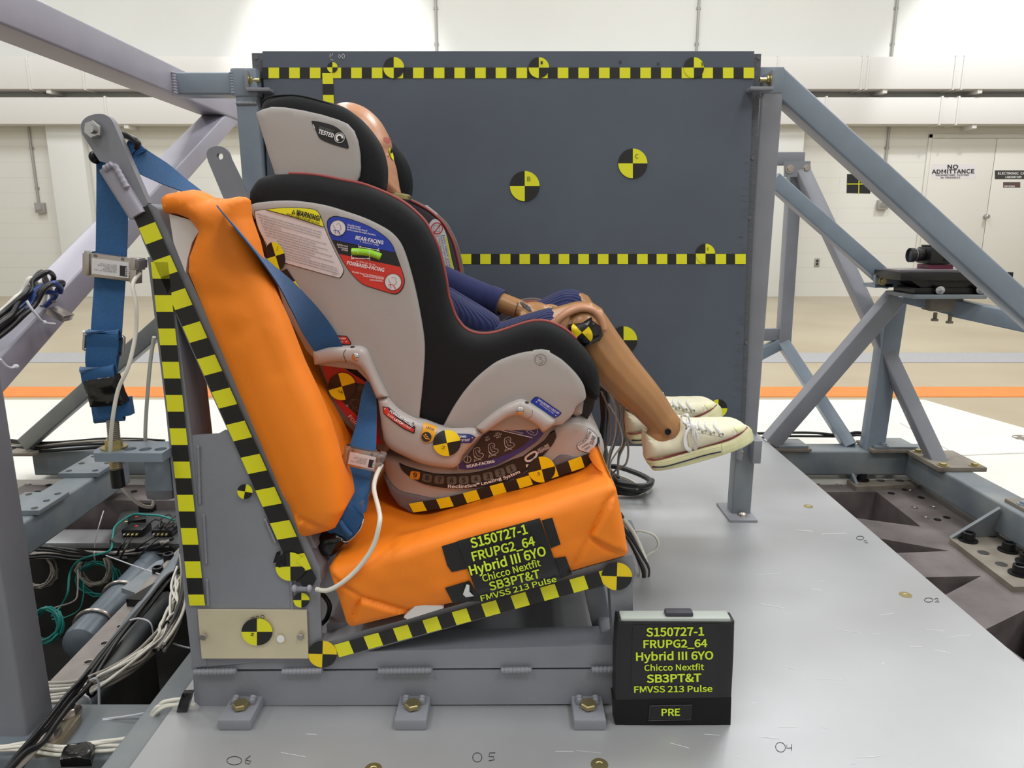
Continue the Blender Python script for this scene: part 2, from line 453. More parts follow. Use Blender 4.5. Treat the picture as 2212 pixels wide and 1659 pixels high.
class Decal:
    """collects shapes in one flat coordinate system and lays them on a surface through fn(u, v, lift)"""
    def __init__(s, fn, mb=None, lift=.0006): s.fn = fn; s.mb = mb or MB(); s.lift = lift
    def _l(s, k): return s.lift*(1+k)
    def poly(s, pts, m, k=0, sp=None):
        n = len(pts)
        if n < 3: return
        P2 = np.array(pts, float)
        if np.sum(P2[:, 0]*np.roll(P2[:, 1], -1)-np.roll(P2[:, 0], -1)*P2[:, 1]) < 0: P2 = P2[::-1].copy()
        ex = []
        if sp:
            lo, hi = P2.min(0), P2.max(0)
            dens = []
            for i in range(n):
                a, b = P2[i], P2[(i+1) % n]; q = max(1, int(np.hypot(*(b-a))/sp))
                dens += [a+(b-a)*j/q for j in range(q)]
            P2 = np.array(dens); n = len(P2)
            G = np.array([(x, y) for x in np.arange(lo[0]+sp/2, hi[0], sp) for y in np.arange(lo[1]+sp/2, hi[1], sp)])
            if len(G):
                G = G[inside(P2, G)]
                if len(G): G = G[bdist(P2, G) > sp*.35]; ex = list(G)
        allp = [Vector((float(a), float(b))) for a, b in list(P2)+ex]
        V2, _, F2, _, _, _ = geometry.delaunay_2d_cdt(allp, [(i, (i+1) % n) for i in range(n)], [], 1, 1e-7)
        s.mb.add([s.fn(v.x, v.y, s._l(k)) for v in V2], [tuple(reversed(f)) for f in F2], m, False)
    def stroke(s, pts, w, m, k=1, closed=False):
        pts = [Vector(p) for p in pts]; n = len(pts); L = []; Rr = []
        for i in range(n):
            a = pts[(i-1) % n] if (closed or i > 0) else pts[i]; b = pts[(i+1) % n] if (closed or i < n-1) else pts[i]
            t = (b-a); t = t.normalized() if t.length > 1e-9 else Vector((1, 0))
            nn = Vector((-t.y, t.x))*w/2; L.append(pts[i]+nn); Rr.append(pts[i]-nn)
        vs = [s.fn(p.x, p.y, s._l(k)) for p in L+Rr]
        fs = [(i, (i+1) % n, n+(i+1) % n, n+i) for i in range(n if closed else n-1)]
        s.mb.add(vs, fs, m, False)
    def circle(s, c, r, m, k=0, sp=None, ry=None, rot=0):
        ry = ry or r; a = R(rot)
        s.poly([(c[0]+r*math.cos(t)*math.cos(a)-ry*math.sin(t)*math.sin(a), c[1]+r*math.cos(t)*math.sin(a)+ry*math.sin(t)*math.cos(a)) for t in [2*math.pi*i/32 for i in range(32)]], m, k, sp)
    def ring(s, c, r, w, m, k=1): s.stroke([(c[0]+r*math.cos(2*math.pi*i/32), c[1]+r*math.sin(2*math.pi*i/32)) for i in range(32)], w, m, k, True)
    def target(s, c, rx, ry=None, rot=0, flip=False, k=1, my=None, mk=None, sp=None):
        ry = ry or rx; my = my or M['yellow']; mk = mk or M['black']; a = R(rot)
        for q in range(4):
            m = my if (q % 2 == (0 if flip else 1)) else mk
            # q0 = lower right in a y-down frame
            pts = [(0, 0)]+[(rx*math.cos(R(90*q+6*i)), ry*math.sin(R(90*q+6*i))) for i in range(16)]
            s.poly([(c[0]+x*math.cos(a)-y*math.sin(a), c[1]+x*math.sin(a)+y*math.cos(a)) for x, y in pts], m, k, sp)
    def tape(s, a0, a1, b0, b1, n, first='y', k=0, my=None, mk=None, frac=1.0, sp=None):
        """strip with edges a0->a1 and b0->b1 divided in n squares"""
        my = my or M['yellow']; mk = mk or M['black']
        N = int(math.ceil(n))
        for i in range(N):
            t0, t1 = i/n, min(1, (i+1)/n); L = lambda p, q, t: (p[0]+(q[0]-p[0])*t, p[1]+(q[1]-p[1])*t)
            m = my if (i % 2 == 0) == (first == 'y') else mk
            s.poly([L(a0, a1, t0), L(a0, a1, t1), L(b0, b1, t1), L(b0, b1, t0)], m, k, sp)
    def text(s, t, p0, p1, cap, m, k=2, off=.012, up=None, slant=0, flipy=True):
        """text fitted from p0 to p1 along its baseline, cap height cap"""
        v, f, x0, x1 = text2d(t, off)
        if not f: return
        p0 = Vector(p0); p1 = Vector(p1); e = (p1-p0)
        if up is None:
            u = e.normalized(); up = Vector((u.y, -u.x)) if flipy else Vector((-u.y, u.x))
        else: up = Vector(up).normalized()
        vs = []
        for x, y in v:
            yy = y/CAP*cap; q = p0+e*((x-x0)/(x1-x0))+up*yy+e.normalized()*(yy*slant)
            vs.append(s.fn(q.x, q.y, s._l(k)))
        s.mb.add(vs, f, m, False)
    def build(s, name, parent=None, label=None): return s.mb.build(name, None, parent, label)
def box_poly(x0, y0, x1, y1, r=0):
    if not r: return [(x0, y0), (x1, y0), (x1, y1), (x0, y1)]
    o = []
    for cx, cy, a in ((x1-r, y1-r, 0), (x0+r, y1-r, 90), (x0+r, y0+r, 180), (x1-r, y0+r, 270)):
        o += [(cx+r*math.cos(R(a+22.5*i)), cy+r*math.sin(R(a+22.5*i))) for i in range(5)]
    return o
# ================================================================ the hall
FZ = -0.16; WY = 10.1
def slab(name, lo, hi, m, bev=0):
    b = MB(); b.box(lo, hi, m, bev); return struct(b.build(name))
# floor around the pit (pit: X -1.75..1.95, Y -2.4..2.52)
PX0, PX1, PY0, PY1 = -1.9, 1.66, -2.4, 2.49
b = MB()
b.box((-12, PY1, FZ-.1), (12, WY, FZ), M['floor']); b.box((-12, -6, FZ-.1), (PX0, PY1, FZ), M['floor'])
b.box((PX1, -6, FZ-.1), (12, PY1, FZ), M['floor']); b.box((PX0, -6, FZ-.1), (PX1, PY0, FZ), M['floor'])
struct(b.build('floor'))
b = MB(); b.box((PX0, PY0, -.86), (PX1, PY1, -.8), M['pit']); b.box((PX0-.05, PY0, -.8), (PX0, PY1, FZ-.1), M['pit'])
b.box((PX1, PY0, -.8), (PX1+.05, PY1, FZ-.1), M['pit']); b.box((PX0, PY1, -.8), (PX1, PY1+.05, FZ-.1), M['pit']); b.box((PX0, PY0-.05, -.8), (PX1, PY0, FZ-.1), M['pit'])
struct(b.build('floor_pit'))
b = MB(); b.box((-12, WY, 2.25), (12, WY+.15, 6.1), M['wall']); b.box((-12, WY, FZ), (12, WY+.15, 2.25), M['block'])
struct(b.build('wall_back'))
slab('wall_left', (-12.15, -6, FZ), (-12, WY, 6.1), M['wall']); slab('wall_right', (12, -6, FZ), (12.15, WY, 6.1), M['wall'])
slab('wall_front', (-12, -6.15, FZ), (12, -6, 6.1), M['wall']); slab('ceiling', (-12, -6, 6.1), (12, WY, 6.2), M['wall'])
# floor markings and covers
b = MB(); b.box((-12, 3.86, FZ), (12, 4.12, FZ+.003), M['stripe']); struct(b.build('trim_1'))
b = MB(); b.box((-12, 4.92, FZ), (12, 5.32, FZ+.004), M['trench']); struct(b.build('trim_2'))
E2 = .006
b = MB()
q = [P(1995, 868, Z=FZ), P(2212, 930, Z=FZ), P(2500, 1008, Z=FZ)]
z1 = FZ+.012
b.prism([(-6.5, PY1, FZ), (PX1, PY1, FZ), (PX1, 1.1, FZ), (3.9, 1.1, FZ), (3.9, 2.3, FZ), (q[1].x, q[1].y, FZ), (q[0].x, q[0].y, FZ), (-6.5, q[0].y, FZ)], (0, 0, .012), M['whitedeck'])
b.box((PX0, PY1-.008, FZ-.1), (PX1, PY1-.001, FZ+.012), M['whitedeck'])
dk = b.build('deck_plate'); tag(dk, 'white painted floor cover plates in front of the orange stripe, around the sled pit', 'floor plate')
# raised-dimple tread plate set in the white deck
t0 = P(1945, 915, Z=z1); t1 = P(2110, 906, Z=z1); t2 = P(2330, 975, Z=z1); t3 = P(2070, 985, Z=z1)
b = MB(); b.prism([t0, t1, t2, t3], (0, 0, .004), M['whitedeck'])
b.mb = None
for i in range(11):
    for j in range(11):
        u, v = (i+.5+(.5 if j % 2 else 0))/11.6, (j+.5)/11
        p = (t0*(1-u)+t1*u)*(1-v)+(t3*(1-u)+t2*u)*v
        b.ell((p.x, p.y, p.z+.004), (.012, .006, .003), None, M['whitedeck'], 8, 4)
tp = b.build('tread_plate'); tag(tp, 'white dimpled tread plate let into the floor cover behind the right frame', 'floor plate')
b = MB(); hp = P(2215, 948, Z=z1+.001); b.lathe([(.05, 0), (.05, .004), (.03, .004)], hp, (0, 0, 1), 24, M['rust']); tag(b.build('lifting_hole'), 'dark round lifting hole rim in the white floor plate at the right edge', 'floor fitting')

# ceiling fixtures stay out of frame: the lamps are at the ceiling
# wall ducts --------------------------------------------------------
def wx(px, py): return P(px, py, Y=WY)
def duct(name, px0, px1, ytop, ybot, depth, label, joints, zgap):
    Yf = WY-depth
    zt = P(1100, ytop, Y=Yf).z; zb = P(1100, ybot, Y=Yf).z
    t = thing(name, label, 'duct', (0, WY-depth/2, zb))
    b = MB(); x0, x1 = -11.98, 11.98
    b.box((x0, Yf, zb), (x1, WY-zgap-.004, zt), M['duct'], .01); b.build('duct_body', None, t)
    for j in joints:
        x = P(j, (ytop+ybot)/2, Y=Yf).x
        b = MB(); b.box((x-.012, Yf-.014, zb-.014), (x+.012, WY-zgap-.004, zt+.014), M['duct'], .003); b.build('joint_flange', None, t)
    for j in joints[::2]:
        x = P(j+40, ybot, Y=Yf).x
        b = MB(); b.box((x-.03, Yf+.02, zb-.05), (x+.03, WY-.002, zb), M['duct'], .003); b.build('support_bracket', None, t)
duct('air_duct', -300, 2500, 122, 192, .32, 'large white rectangular air duct, the upper of two along the back wall', [62, 180, 530, 545, 1680, 1862, 1874, 2062, 2080], .02)
duct('cable_trunking', -300, 2500, 210, 268, .26, 'white rectangular trunking, the lower of two runs along the back wall', [230, 620, 1783, 2032, 2068], .02)
# pilasters
for i, (a, c_, y0) in enumerate(((125, 200, 270), (1640, 1722, 270), (1990, 2010, 270))):
    x0, x1 = wx(a, 400).x, wx(c_, 400).x
    if i == 2: continue
    b = MB(); b.box((x0, WY-.12, FZ), (x1, WY, 2.2), M['wall'], .01); struct(b.build('trim_%d' % (i+3)))
# door pair
dz = 1.98
dx0, dx1, dx2 = wx(1995, 450).x, wx(2132, 450).x, wx(2290, 450).x
b = MB(); b.box((dx0-.05, WY-.02, FZ), (dx0, WY, dz+.05), M['door'], .004); b.box((dx2, WY-.02, FZ), (dx2+.05, WY, dz+.05), M['door'], .004); b.box((dx0-.05, WY-.02, dz), (dx2+.05, WY, dz+.05), M['door'], .004)
struct(b.build('trim_5'))
b = MB(); b.box((dx0+.004, WY-.015, FZ+.01), (dx1-.004, WY-.002, dz-.005), M['door'], .003); d1 = struct(b.build('door_1'))
b = MB(); b.box((dx1+.004, WY-.015, FZ+.01), (dx2-.004, WY-.002, dz-.005), M['door'], .003); d2 = struct(b.build('door_2'))
k = wx(2118, 468)
b = MB(); b.lathe([(.03, 0), (.03, .01), (.012, .015), (.012, .04), (.028, .05), (.028, .075), (.015, .082)], (k.x+.05, WY-.015, k.z), (0, -1, 0), 20, M['steel']); b.build('door_knob', None, d2)
def wallsign(name, poly, base, lines, label, cat='sign', Y=WY-.016, m2=None):
    mb = MB(); A = [P(a, c_, Y=Y) for a, c_ in poly]
    mb.prism(A, (0, .006, 0), base)
    d = Decal(on_Y(Y-.001), mb, .002)
    for t, p0, p1, cap, col, of in lines: d.text(t, p0, p1, cap, col, 1, of)
    return tag(d.build(name), label, cat)
wallsign('door_sign', [(2012, 354), (2108, 354), (2108, 386), (2012, 386)], M['labelwhite'],
  [('NO', (2047, 364.5), (2070, 364.5), 8.5, M['ink'], .016), ('ADMITTANCE', (2013, 375), (2105, 374), 8.5, M['ink'], .016),
   ('PROPRIETARY  TESTING', (2022, 380.5), (2093, 379.5), 3.6, M['ink'], .01), ('IN  PROGRESS', (2033, 385.5), (2074, 385), 3.4, M['ink'], .01)],
  'white NO ADMITTANCE sign with black lettering on the cream door')
wallsign('door_plaque', [(2149, 368), (2290, 368), (2290, 387), (2149, 387)], M['plaque'],
  [('ELECTRONIC  CALIBRATION', (2156, 377), (2252, 377), 5, M['white'], .012), ('LABORATORY', (2172, 385), (2207, 385), 4.6, M['white'], .012)],
  'dark ELECTRONIC CALIBRATION LABORATORY plaque on the right-hand door')
wallsign('smoking_plaque', [(2167, 393.5), (2204, 393.5), (2204, 405.5), (2167, 405.5)], M['plaque2'],
  [('NO', (2178, 398.6), (2185, 398.6), 3.6, M['greyp'], .012), ('SMOKING', (2169, 404.4), (2192, 404.4), 3.8, M['white'], .01)],
  'small maroon NO SMOKING plaque below the laboratory plaque')
# black wall target with a yellow cross
mb = MB(); Y = WY-.004
mb.prism([P(a, c_, Y=Y) for a, c_ in ((1830, 376), (1880, 376), (1880, 418), (1829, 417))], (0, .004, 0), M['label_black'])
d = Decal(on_Y(Y-.001), mb, .002); d.stroke([(1830, 397.5), (1880, 397.5)], 1.6, M['yellow'], 1); d.stroke([(1855.5, 376), (1855, 418)], 1.6, M['yellow'], 1)
tag(d.build('wall_target'), 'square black wall target with a thin yellow cross beside the door', 'target')
# conduits
def conduit(px, y0, y1, label, box=None):
    a = P(px[0], y0, Y=WY-.02); c_ = P(px[1], y1, Y=WY-.02)
    mb = MB(); mb.tube([(a.x, WY-.02, a.z), (a.x, WY-.02, c_.z)], .016, 8, M['conduit'])
    for f in (.3, .8): mb.box((a.x-.03, WY-.012, a.z+(c_.z-a.z)*f-.015), (a.x+.03, WY, a.z+(c_.z-a.z)*f+.015), M['conduit'])
    t = mb.build('conduit'); tag(t, label, 'conduit')
    if box:
        x0, yy0, x1, yy1 = box; p = P(x0, yy0, Y=WY-.05); q2 = P(x1, yy1, Y=WY-.05)
        mb = MB(); mb.box((p.x, WY-.06, q2.z), (q2.x, WY, p.z), M['conduit'], .006); mb.box((p.x+.02, WY-.066, q2.z+.03), (q2.x-.02, WY-.06, p.z-.03), M['steel'], .002)
        mb.build('switch_box', None, t)
conduit((940, 940), -30, 125, 'grey vertical conduit on the white wall rising above the left half of the panel')
conduit((1512, 1512), -30, 125, 'grey vertical conduit on the white wall rising above the right half of the panel')
conduit((1942, 1942), -30, 125, 'grey vertical conduit on the white wall above the right duct end')
conduit((1922, 1905), 268, 435, 'grey conduit with switch box on the wall right of the black wall target', (1898, 432, 1918, 452))
conduit((60, 85), 268, 440, 'grey conduit with switch box on the wall at the far left', (74, 438, 97, 460))
def outlet(px, py, label):
    p = P(px, py, Y=WY-.01); mb = MB(); mb.box((p.x-.035, WY-.012, p.z-.058), (p.x+.035, WY, p.z+.058), M['conduit'], .004); t = tag(mb.build('wall_outlet'), label, 'outlet')
    for s in (-1, 1):
        mb = MB(); mb.lathe([(.017, 0), (.017, .003)], (p.x, WY-.012, p.z+s*.022), (0, -1, 0), 16, M['ink']); mb.build('socket', None, t)
outlet(130, 571, 'grey duplex outlet low on the wall at the far left'); outlet(1765, 567, 'grey duplex outlet low on the wall behind the right truss')
# ================================================================ sled: table, base frame, deck
TZ = -0.165
M['scratch'] = mat('bright_scratch', '#dededf', .5)
# ---- cast iron sled table with triangular windows (one thing)
st = thing('sled_table', 'dark cast iron sled table with bolt holes under the grey frame', 'sled table', (0.3, 1.2, -.8))
def plate_with_holes(outer, holes, z0, z1, m):
    """flat plate with polygon windows, with their inner walls"""
    mb = MB(); pts = []; ed = []
    for lp in [outer]+holes:
        o = len(pts); n = len(lp); pts += [Vector((a, c_)) for a, c_ in lp]; ed += [(o+i, o+(i+1) % n) for i in range(n)]
    V2, _, F2, _, _, _ = geometry.delaunay_2d_cdt(pts, ed, [], 0, 1e-7)
    hs = [np.array(h) for h in holes]; ou = np.array(outer)
    keep = []
    for f in F2:
        c_ = np.array([[sum(V2[i].x for i in f)/len(f), sum(V2[i].y for i in f)/len(f)]])
        if inside(ou, c_)[0] and not any(inside(h, c_)[0] for h in hs): keep.append(f)
    mb.add([(v.x, v.y, z1) for v in V2], keep, m, False); mb.add([(v.x, v.y, z0) for v in V2], [tuple(reversed(f)) for f in keep], m, False)
    for lp in [outer]+holes:
        n = len(lp); mb.add([(a, c_, z1) for a, c_ in lp]+[(a, c_, z0) for a, c_ in lp], [(i, (i+1) % n, n+(i+1) % n, n+i) for i in range(n)], m, False)
    return mb
def zq(pts, z): return [(q.x, q.y) for q in (P(a, c_, Z=z) for a, c_ in pts)]
holes = [zq([(1770, 1063), (1893, 1062), (1990, 1138), (1840, 1118)], TZ), zq([(1860, 1158), (1895, 1162), (2051, 1190), (1900, 1196)], TZ),
         zq([(1960, 1248), (2120, 1244), (2040, 1286), (1990, 1288)], TZ), zq([(2120, 1364), (2230, 1310), (2330, 1420), (2260, 1460), (2180, 1402)], TZ)]
mb = plate_with_holes([(.625, .5), (1.62, .5), (1.62, 2.475), (.625, 2.475)], holes, TZ-.14, TZ, M['iron']); mb.build('table_plate', None, st)
mb = MB(); mb.box((-1.8, 2.32, TZ-.12), (.62, 2.475, TZ), M['iron'], .004); mb.build('table_plate', None, st)
mb = MB(); mb.box((-1.6, 2.16, -.27), (.1, 2.27, -.25), M['alu'], .004); mb.box((-1.6, 2.165, -.31), (.1, 2.26, -.292), M['alu'], .003); mb.build('cross_rail', None, st)
mb = MB(); mb.box((-1.8, .3, -.8), (.6, .4, -.55), M['pit']); mb.box((.5, -.6, -.8), (.62, 2.05, -.33), M['pit']); mb.box((-1.25, -.5, -.8), (-1.15, 2.05, -.5), M['pit']); mb.build('keel', None, st)
for i, (a, c_) in enumerate([(1735, 1035), (1765, 1044), (1797, 1034), (1812, 1047), (1955, 1058), (1965, 1060), (1990, 1075), (2015, 1096), (1925, 1066), (1975, 1097), (2025, 1123), (1999, 1118), (2045, 1118),
                             (60, 1046), (105, 1048), (160, 1047), (80, 1063), (230, 1048), (290, 1062), (210, 1065)]):
    p = P(a, c_, Z=TZ); mb = MB(); mb.lathe([(.011, 0), (.011, .002), (.007, .0025), (.006, .0005)], p, (0, 0, 1), 14, M['nickel' if i % 2 else 'blackbolt']); mb.build('plug_screw', None, st)

# ---- grey rectangular tube base frame
bf = thing('sled_base_frame', 'blue grey welded tube base frame around the sled table', 'frame', (0, 1.5, -.2))
FT, FB = -.035, -.128
def part(mb, name, parent, m=None, label=None): return mb.build(name, m, parent, label)
mb = MB(); mb.beam((-1.75, 2.52, (FT+FB)/2), (1.545, 2.52, (FT+FB)/2), .1, FT-FB, (0, 0, 1), .008, M['paintold']); part(mb, 'end_tube', bf)
mb = MB(); mb.beam((1.49, 2.47, (FT+FB)/2), (1.49, -.2, (FT+FB)/2), .1, FT-FB, (0, 0, 1), .008, M['paintold']); part(mb, 'side_tube', bf)
mb = MB(); mb.beam((-1.0, 1.02, -.1), (-.55, 1.02, -.1), .13, .1, (0, 0, 1), .008, M['paintold']); part(mb, 'cross_tube', bf)
# left fore-aft tube with drilled plates (slightly skewed to the rails)
a, c_ = P(30, 1120, Z=FT), P(238, 992, Z=FT)
a = Vector((a.x, a.y, (FT+FB)/2)); c_ = Vector((c_.x, c_.y, (FT+FB)/2)); dv = (c_-a).normalized()
mb = MB(); mb.beam(a-dv*.5, c_+dv*.02, .1, .1, (0, 0, 1), .008, M['paintold']); lt = part(mb, 'side_tube', bf)
sx = dv.cross(Vector((0, 0, 1)))
for u0, u1 in ((.02, .3), (.55, .84)):
    L = (c_-a).length; p0 = a+dv*(L*u0)+Vector((0, 0, .058)); p1 = a+dv*(L*u1)+Vector((0, 0, .058))
    if u0 > .5: p0 = a+dv*(L*.62)+Vector((0, 0, .058)); p1 = a+dv*(L*1.0)+Vector((0, 0, .058))
    mb = MB(); mb.beam(p0, p1, .13, .014, (0, 0, 1), .002, M['paintold']); pl = part(mb, 'drilled_plate', bf)
    for f in (.12, .5, .88):
        for s in (-1, 1):
            mb = MB(); mb.lathe([(.009, 0), (.009, .0012)], p0+(p1-p0)*f+sx*(s*.042)+Vector((0, 0, .007)), (0, 0, 1), 14, M['pit']); mb.build('bolt_hole', None, pl)
# gusseted angle feet bolted on the table (right side)
def gusset(px_plate, z, tri, bolts, holes_, nm):
    t = thing(nm[0], nm[1], 'bracket', P(*px_plate[0], Z=z))
    A = [P(u, v, Z=z+.012) for u, v in px_plate]
    mb = MB(); mb.prism(A, (0, 0, -.016), M['rust']); mb.build('base_plate', None, t)
    mb = MB(); A = tri; n = (A[1]-A[0]).cross(A[2]-A[0]).normalized(); mb.prism(A, n*.009, M['paintold']); mb.build('gusset_web', None, t)
    for u, v in bolts:
        p = P(u, v, Z=z+.012); mb = MB(); mb.lathe([(.026, 0), (.026, .004), (.017, .005), (.017, .026), (.011, .027), (.01, .018)], p, (0, 0, 1), 20, M['blackbolt']); mb.build('socket_bolt', None, t)
    for u, v in holes_:
        p = P(u, v, Z=z+.012); mb = MB(); mb.lathe([(.015, 0), (.015, .001)], p, (0, 0, 1), 16, M['pit']); mb.build('bolt_hole', None, t)
gz = TZ+.004
gusset([(1840, 1013), (1925, 1010), (1982, 1046), (1850, 1052), (1805, 1018)], gz,
       [P(1818, 972, Z=FT-.02), P(1849, 1046, Z=gz+.012), P(1812, 1016, Z=gz+.012)], [(1881, 1021), (1920, 1020), (1861, 1037)], [(1902, 1038), (1943, 1038)], ('frame_bracket', 'rusty gusseted bracket with three socket bolts in the rear frame corner'))
gusset([(2052, 1163), (2150, 1150), (2330, 1262), (2190, 1268)], gz,
       [P(2162, 1098, Z=FT-.01), P(2158, 1158, Z=gz+.012), P(2055, 1163, Z=gz+.012)], [(2091, 1168), (2177, 1190), (2201, 1240), (2216, 1215)], [(2140, 1157), (2124, 1194), (2163, 1219)], ('frame_bracket', 'grey gusseted bracket with socket bolts beside the right side tube'))
# upper right tube sitting on the side tube
ut = thing('outrigger_tube', 'grey square tube bolted on top of the right side tube', 'frame', (1.55, 1.7, -.03))
p0 = P(2142, 1050, Z=FT+.03); 
mb = MB(); mb.beam((1.57, 1.93, FT+.05), (1.57, .2, FT+.05), .1, .08, (0, 0, 1), .01, M['paintb']); part(mb, 'tube', ut)
mb = MB(); mb.box((1.46, 1.7, FT), (1.62, 1.98, FT+.011), M['rust'], .002); part(mb, 'clamp_plate', ut)
for y in (1.93,):
    mb = MB(); mb.hexbolt((1.482, y, FT+.011), (0, 0, 1), .012, M['paintb']); part(mb, 'bolt', ut)

# ---- aluminium deck
dk = thing('deck', 'scratched bare aluminium sled deck under the test seat', 'deck', (.18, 1.4, -.03))
dl = P(330, 1590, Z=0).x
mb = MB(); mb.prism([(-.548, .3, 0), (.90, .3, 0), (.93, 2.62, 0), (-.542, 2.62, 0)], (0, 0, -.014), M['alu']); part(mb, 'deck_plate', dk)
mb = MB(); mb.beam((-.575, .3, -.028), (-.57, 2.45, -.028), .045, .038, (0, 0, 1), .004, M['paintold']); part(mb, 'edge_angle', dk)
mb = MB(); mb.box((-.2, .4, -.2), (-.1, 2.3, -.015), M['pit']); mb.box((.49, .4, -.2), (.59, 2.3, -.015), M['pit']); part(mb, 'under_beam', dk)
for i, (u, v) in enumerate(((1746, 1094), (1956, 1285), (806, 1662), (1295, 1652))):
    p = P(u, v, Z=0); mb = MB(); mb.lathe([(.0125, 0), (.0125, .0008), (.006, .0009), (.005, .0001)], p, (0, 0, 1), 20, M['zincbolt']); mb.build('deck_screw', None, dk)
def newmark():
    global d
    d = Decal(on_Z(0), lift=.0004)
def loopm(c, rx, ry, rot=0): 
    a = R(rot); d.stroke([(c[0]+rx*math.cos(t)*math.cos(a)-ry*math.sin(t)*math.sin(a), c[1]+rx*math.cos(t)*math.sin(a)+ry*math.sin(t)*math.cos(a)) for t in [i*.35 for i in range(18)]], 1.3, M['ink'], 0, True)
newmark(); loopm((506, 1643), 16, 9); d.stroke([(541, 1632), (531, 1640), (530, 1648), (538, 1650), (542, 1644), (532, 1642)], 1.3, M['ink']); part(d.mb, 'handwritten_mark', dk)
newmark(); loopm((1031, 1636), 10, 10); d.stroke([(1070, 1626), (1058, 1626), (1056, 1634), (1066, 1634), (1068, 1641), (1056, 1643)], 1.3, M['ink']); part(d.mb, 'handwritten_mark', dk)
newmark(); loopm((1686, 1614), 11, 10, 40); d.stroke([(1700, 1609), (1699, 1616), (1711, 1615)], 1.3, M['ink']); d.stroke([(1710, 1607), (1710, 1622)], 1.3, M['ink']); part(d.mb, 'handwritten_mark', dk)
newmark(); loopm((2006, 1296), 9, 4.5); d.stroke([(2018, 1294), (2025, 1292), (2027, 1296), (2019, 1300), (2029, 1300)], 1.2, M['ink']); part(d.mb, 'handwritten_mark', dk)
newmark(); loopm((1858, 1162), 8, 4); d.stroke([(1866, 1168), (1872, 1167), (1868, 1172), (1875, 1172)], 1.1, M['ink']); part(d.mb, 'handwritten_mark', dk)
newmark(); rs = random.Random(3)
for i in range(70):
    x, y = rs.uniform(600, 2050), rs.uniform(1130, 1655)
    if y < 1575 and x < 1590: continue
    if x > 1180+(y-525)*1.02: continue
    L = rs.uniform(6, 60); a = rs.gauss(.05, .12)
    d.stroke([(x, y), (x+L*math.cos(a), y+L*math.sin(a))], rs.uniform(.4, .9), M['scratch'], 0)
sc_ = part(d.mb, 'scratches', dk); sc_['kind'] = 'stuff'
# ================================================================ test bench
B0, B1 = 1.0, 1.70
bn = thing('test_bench', 'grey welded steel test bench carrying the orange cushions, edged with yellow and black tape', 'bench', (-.1, 1.35, 0))
def pp(pts, Y): return [P(a, b, Y=Y) for a, b in pts]
def extr(name, pts, Y, depth, m, parent, sp=None):
    mb = MB(); mb.panel(pxz(pts, Y), Y, Y+depth, r=.003, sp=.05, m=m); return mb.build(name, None, parent)
_k = [0]
def both(name, pts, depth, m):
    _k[0] += 1
    extr(name, pts, B0+.0008*_k[0]-.0008, depth, m, bn); 
    mb = MB(); mb.panel(pxz(pts, B0), B1-depth, B1, r=.003, sp=.05, m=m); return mb.build(name, None, bn)
both('upright', [(316, 556), (362, 556), (412, 946), (446, 1305), (444, 1440), (414, 1446), (394, 1270), (355, 880)], .04, M['paint'])
both('backrest_rail', [(284, 456), (322, 440), (338, 450), (500, 800), (690, 1230), (692, 1262), (655, 1262), (640, 1240), (612, 1200), (465, 875), (306, 520)], .045, M['paint'])
both('side_plate', [(404, 942), (470, 938), (484, 930), (500, 935), (650, 1240), (640, 1262), (690, 1262), (695, 1418), (416, 1446)], .006, M['paint'])
both('pan_rail', [(690, 1396), (745, 1374), (900, 1334), (1300, 1218), (1366, 1200), (1372, 1222), (1368, 1262), (1310, 1262), (740, 1424), (694, 1430)], .045, M['paint'])
both('upright', [(1316, 1240), (1366, 1232), (1370, 1395), (1326, 1395)], .045, M['paint'])
both('sill_tube', [(412, 1420), (700, 1412), (1330, 1396), (1372, 1396), (1372, 1444), (412, 1449)], .06, M['paint'])
both('base_tube', [(415, 1454), (1330, 1448), (1330, 1518), (1320, 1523), (430, 1528), (418, 1518)], .076, M['paint'])
for u, v in ((442, 1430), (1330, 1420), (720, 1400), (1340, 1250), (360, 600), (420, 1300)):
    p = P(u, v, Y=B0); mb = MB(); mb.beam((p.x, B0+.04, p.z), (p.x, B1-.04, p.z), .04, .04, (0, 0, 1), .005, M['paint']); mb.build('cross_tube', None, bn)
mb = MB(); mb.beam(P(402, 735, Y=1.06), P(428, 955, Y=1.06), .035, .035, (0, 1, 0), .004, M['paint']); mb.build('inner_strut', None, bn)
# seat pan and back pan that carry the cushions
q = pp([(740, 1386), (1355, 1216)], B0)
mb = MB(); mb.prism([q[0]+Vector((0, .01, -.004)), q[1]+Vector((0, .01, -.004)), q[1]+Vector((0, .01, -.012)), q[0]+Vector((0, .01, -.012))], (0, .68, 0), M['paint']); mb.build('seat_pan', None, bn)
q = pp([(352, 520), (672, 1190)], B0)
mb = MB(); mb.prism([q[0]+Vector((0, .01, 0)), q[1]+Vector((0, .01, 0)), q[1]+Vector((.006, .01, 0)), q[0]+Vector((.006, .01, 0))], (0, .68, 0), M['paint']); mb.build('back_pan', None, bn)
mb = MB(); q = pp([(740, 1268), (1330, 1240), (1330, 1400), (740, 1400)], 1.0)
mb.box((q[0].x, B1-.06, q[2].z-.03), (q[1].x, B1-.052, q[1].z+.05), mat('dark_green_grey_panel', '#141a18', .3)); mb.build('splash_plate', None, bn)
# slanted brace inside front upright
mb = MB(); mb.beam(P(1282, 1262, Y=1.1), P(1312, 1400, Y=1.1), .035, .03, (0, 1, 0), .004, M['paint']); mb.build('inner_strut', None, bn)
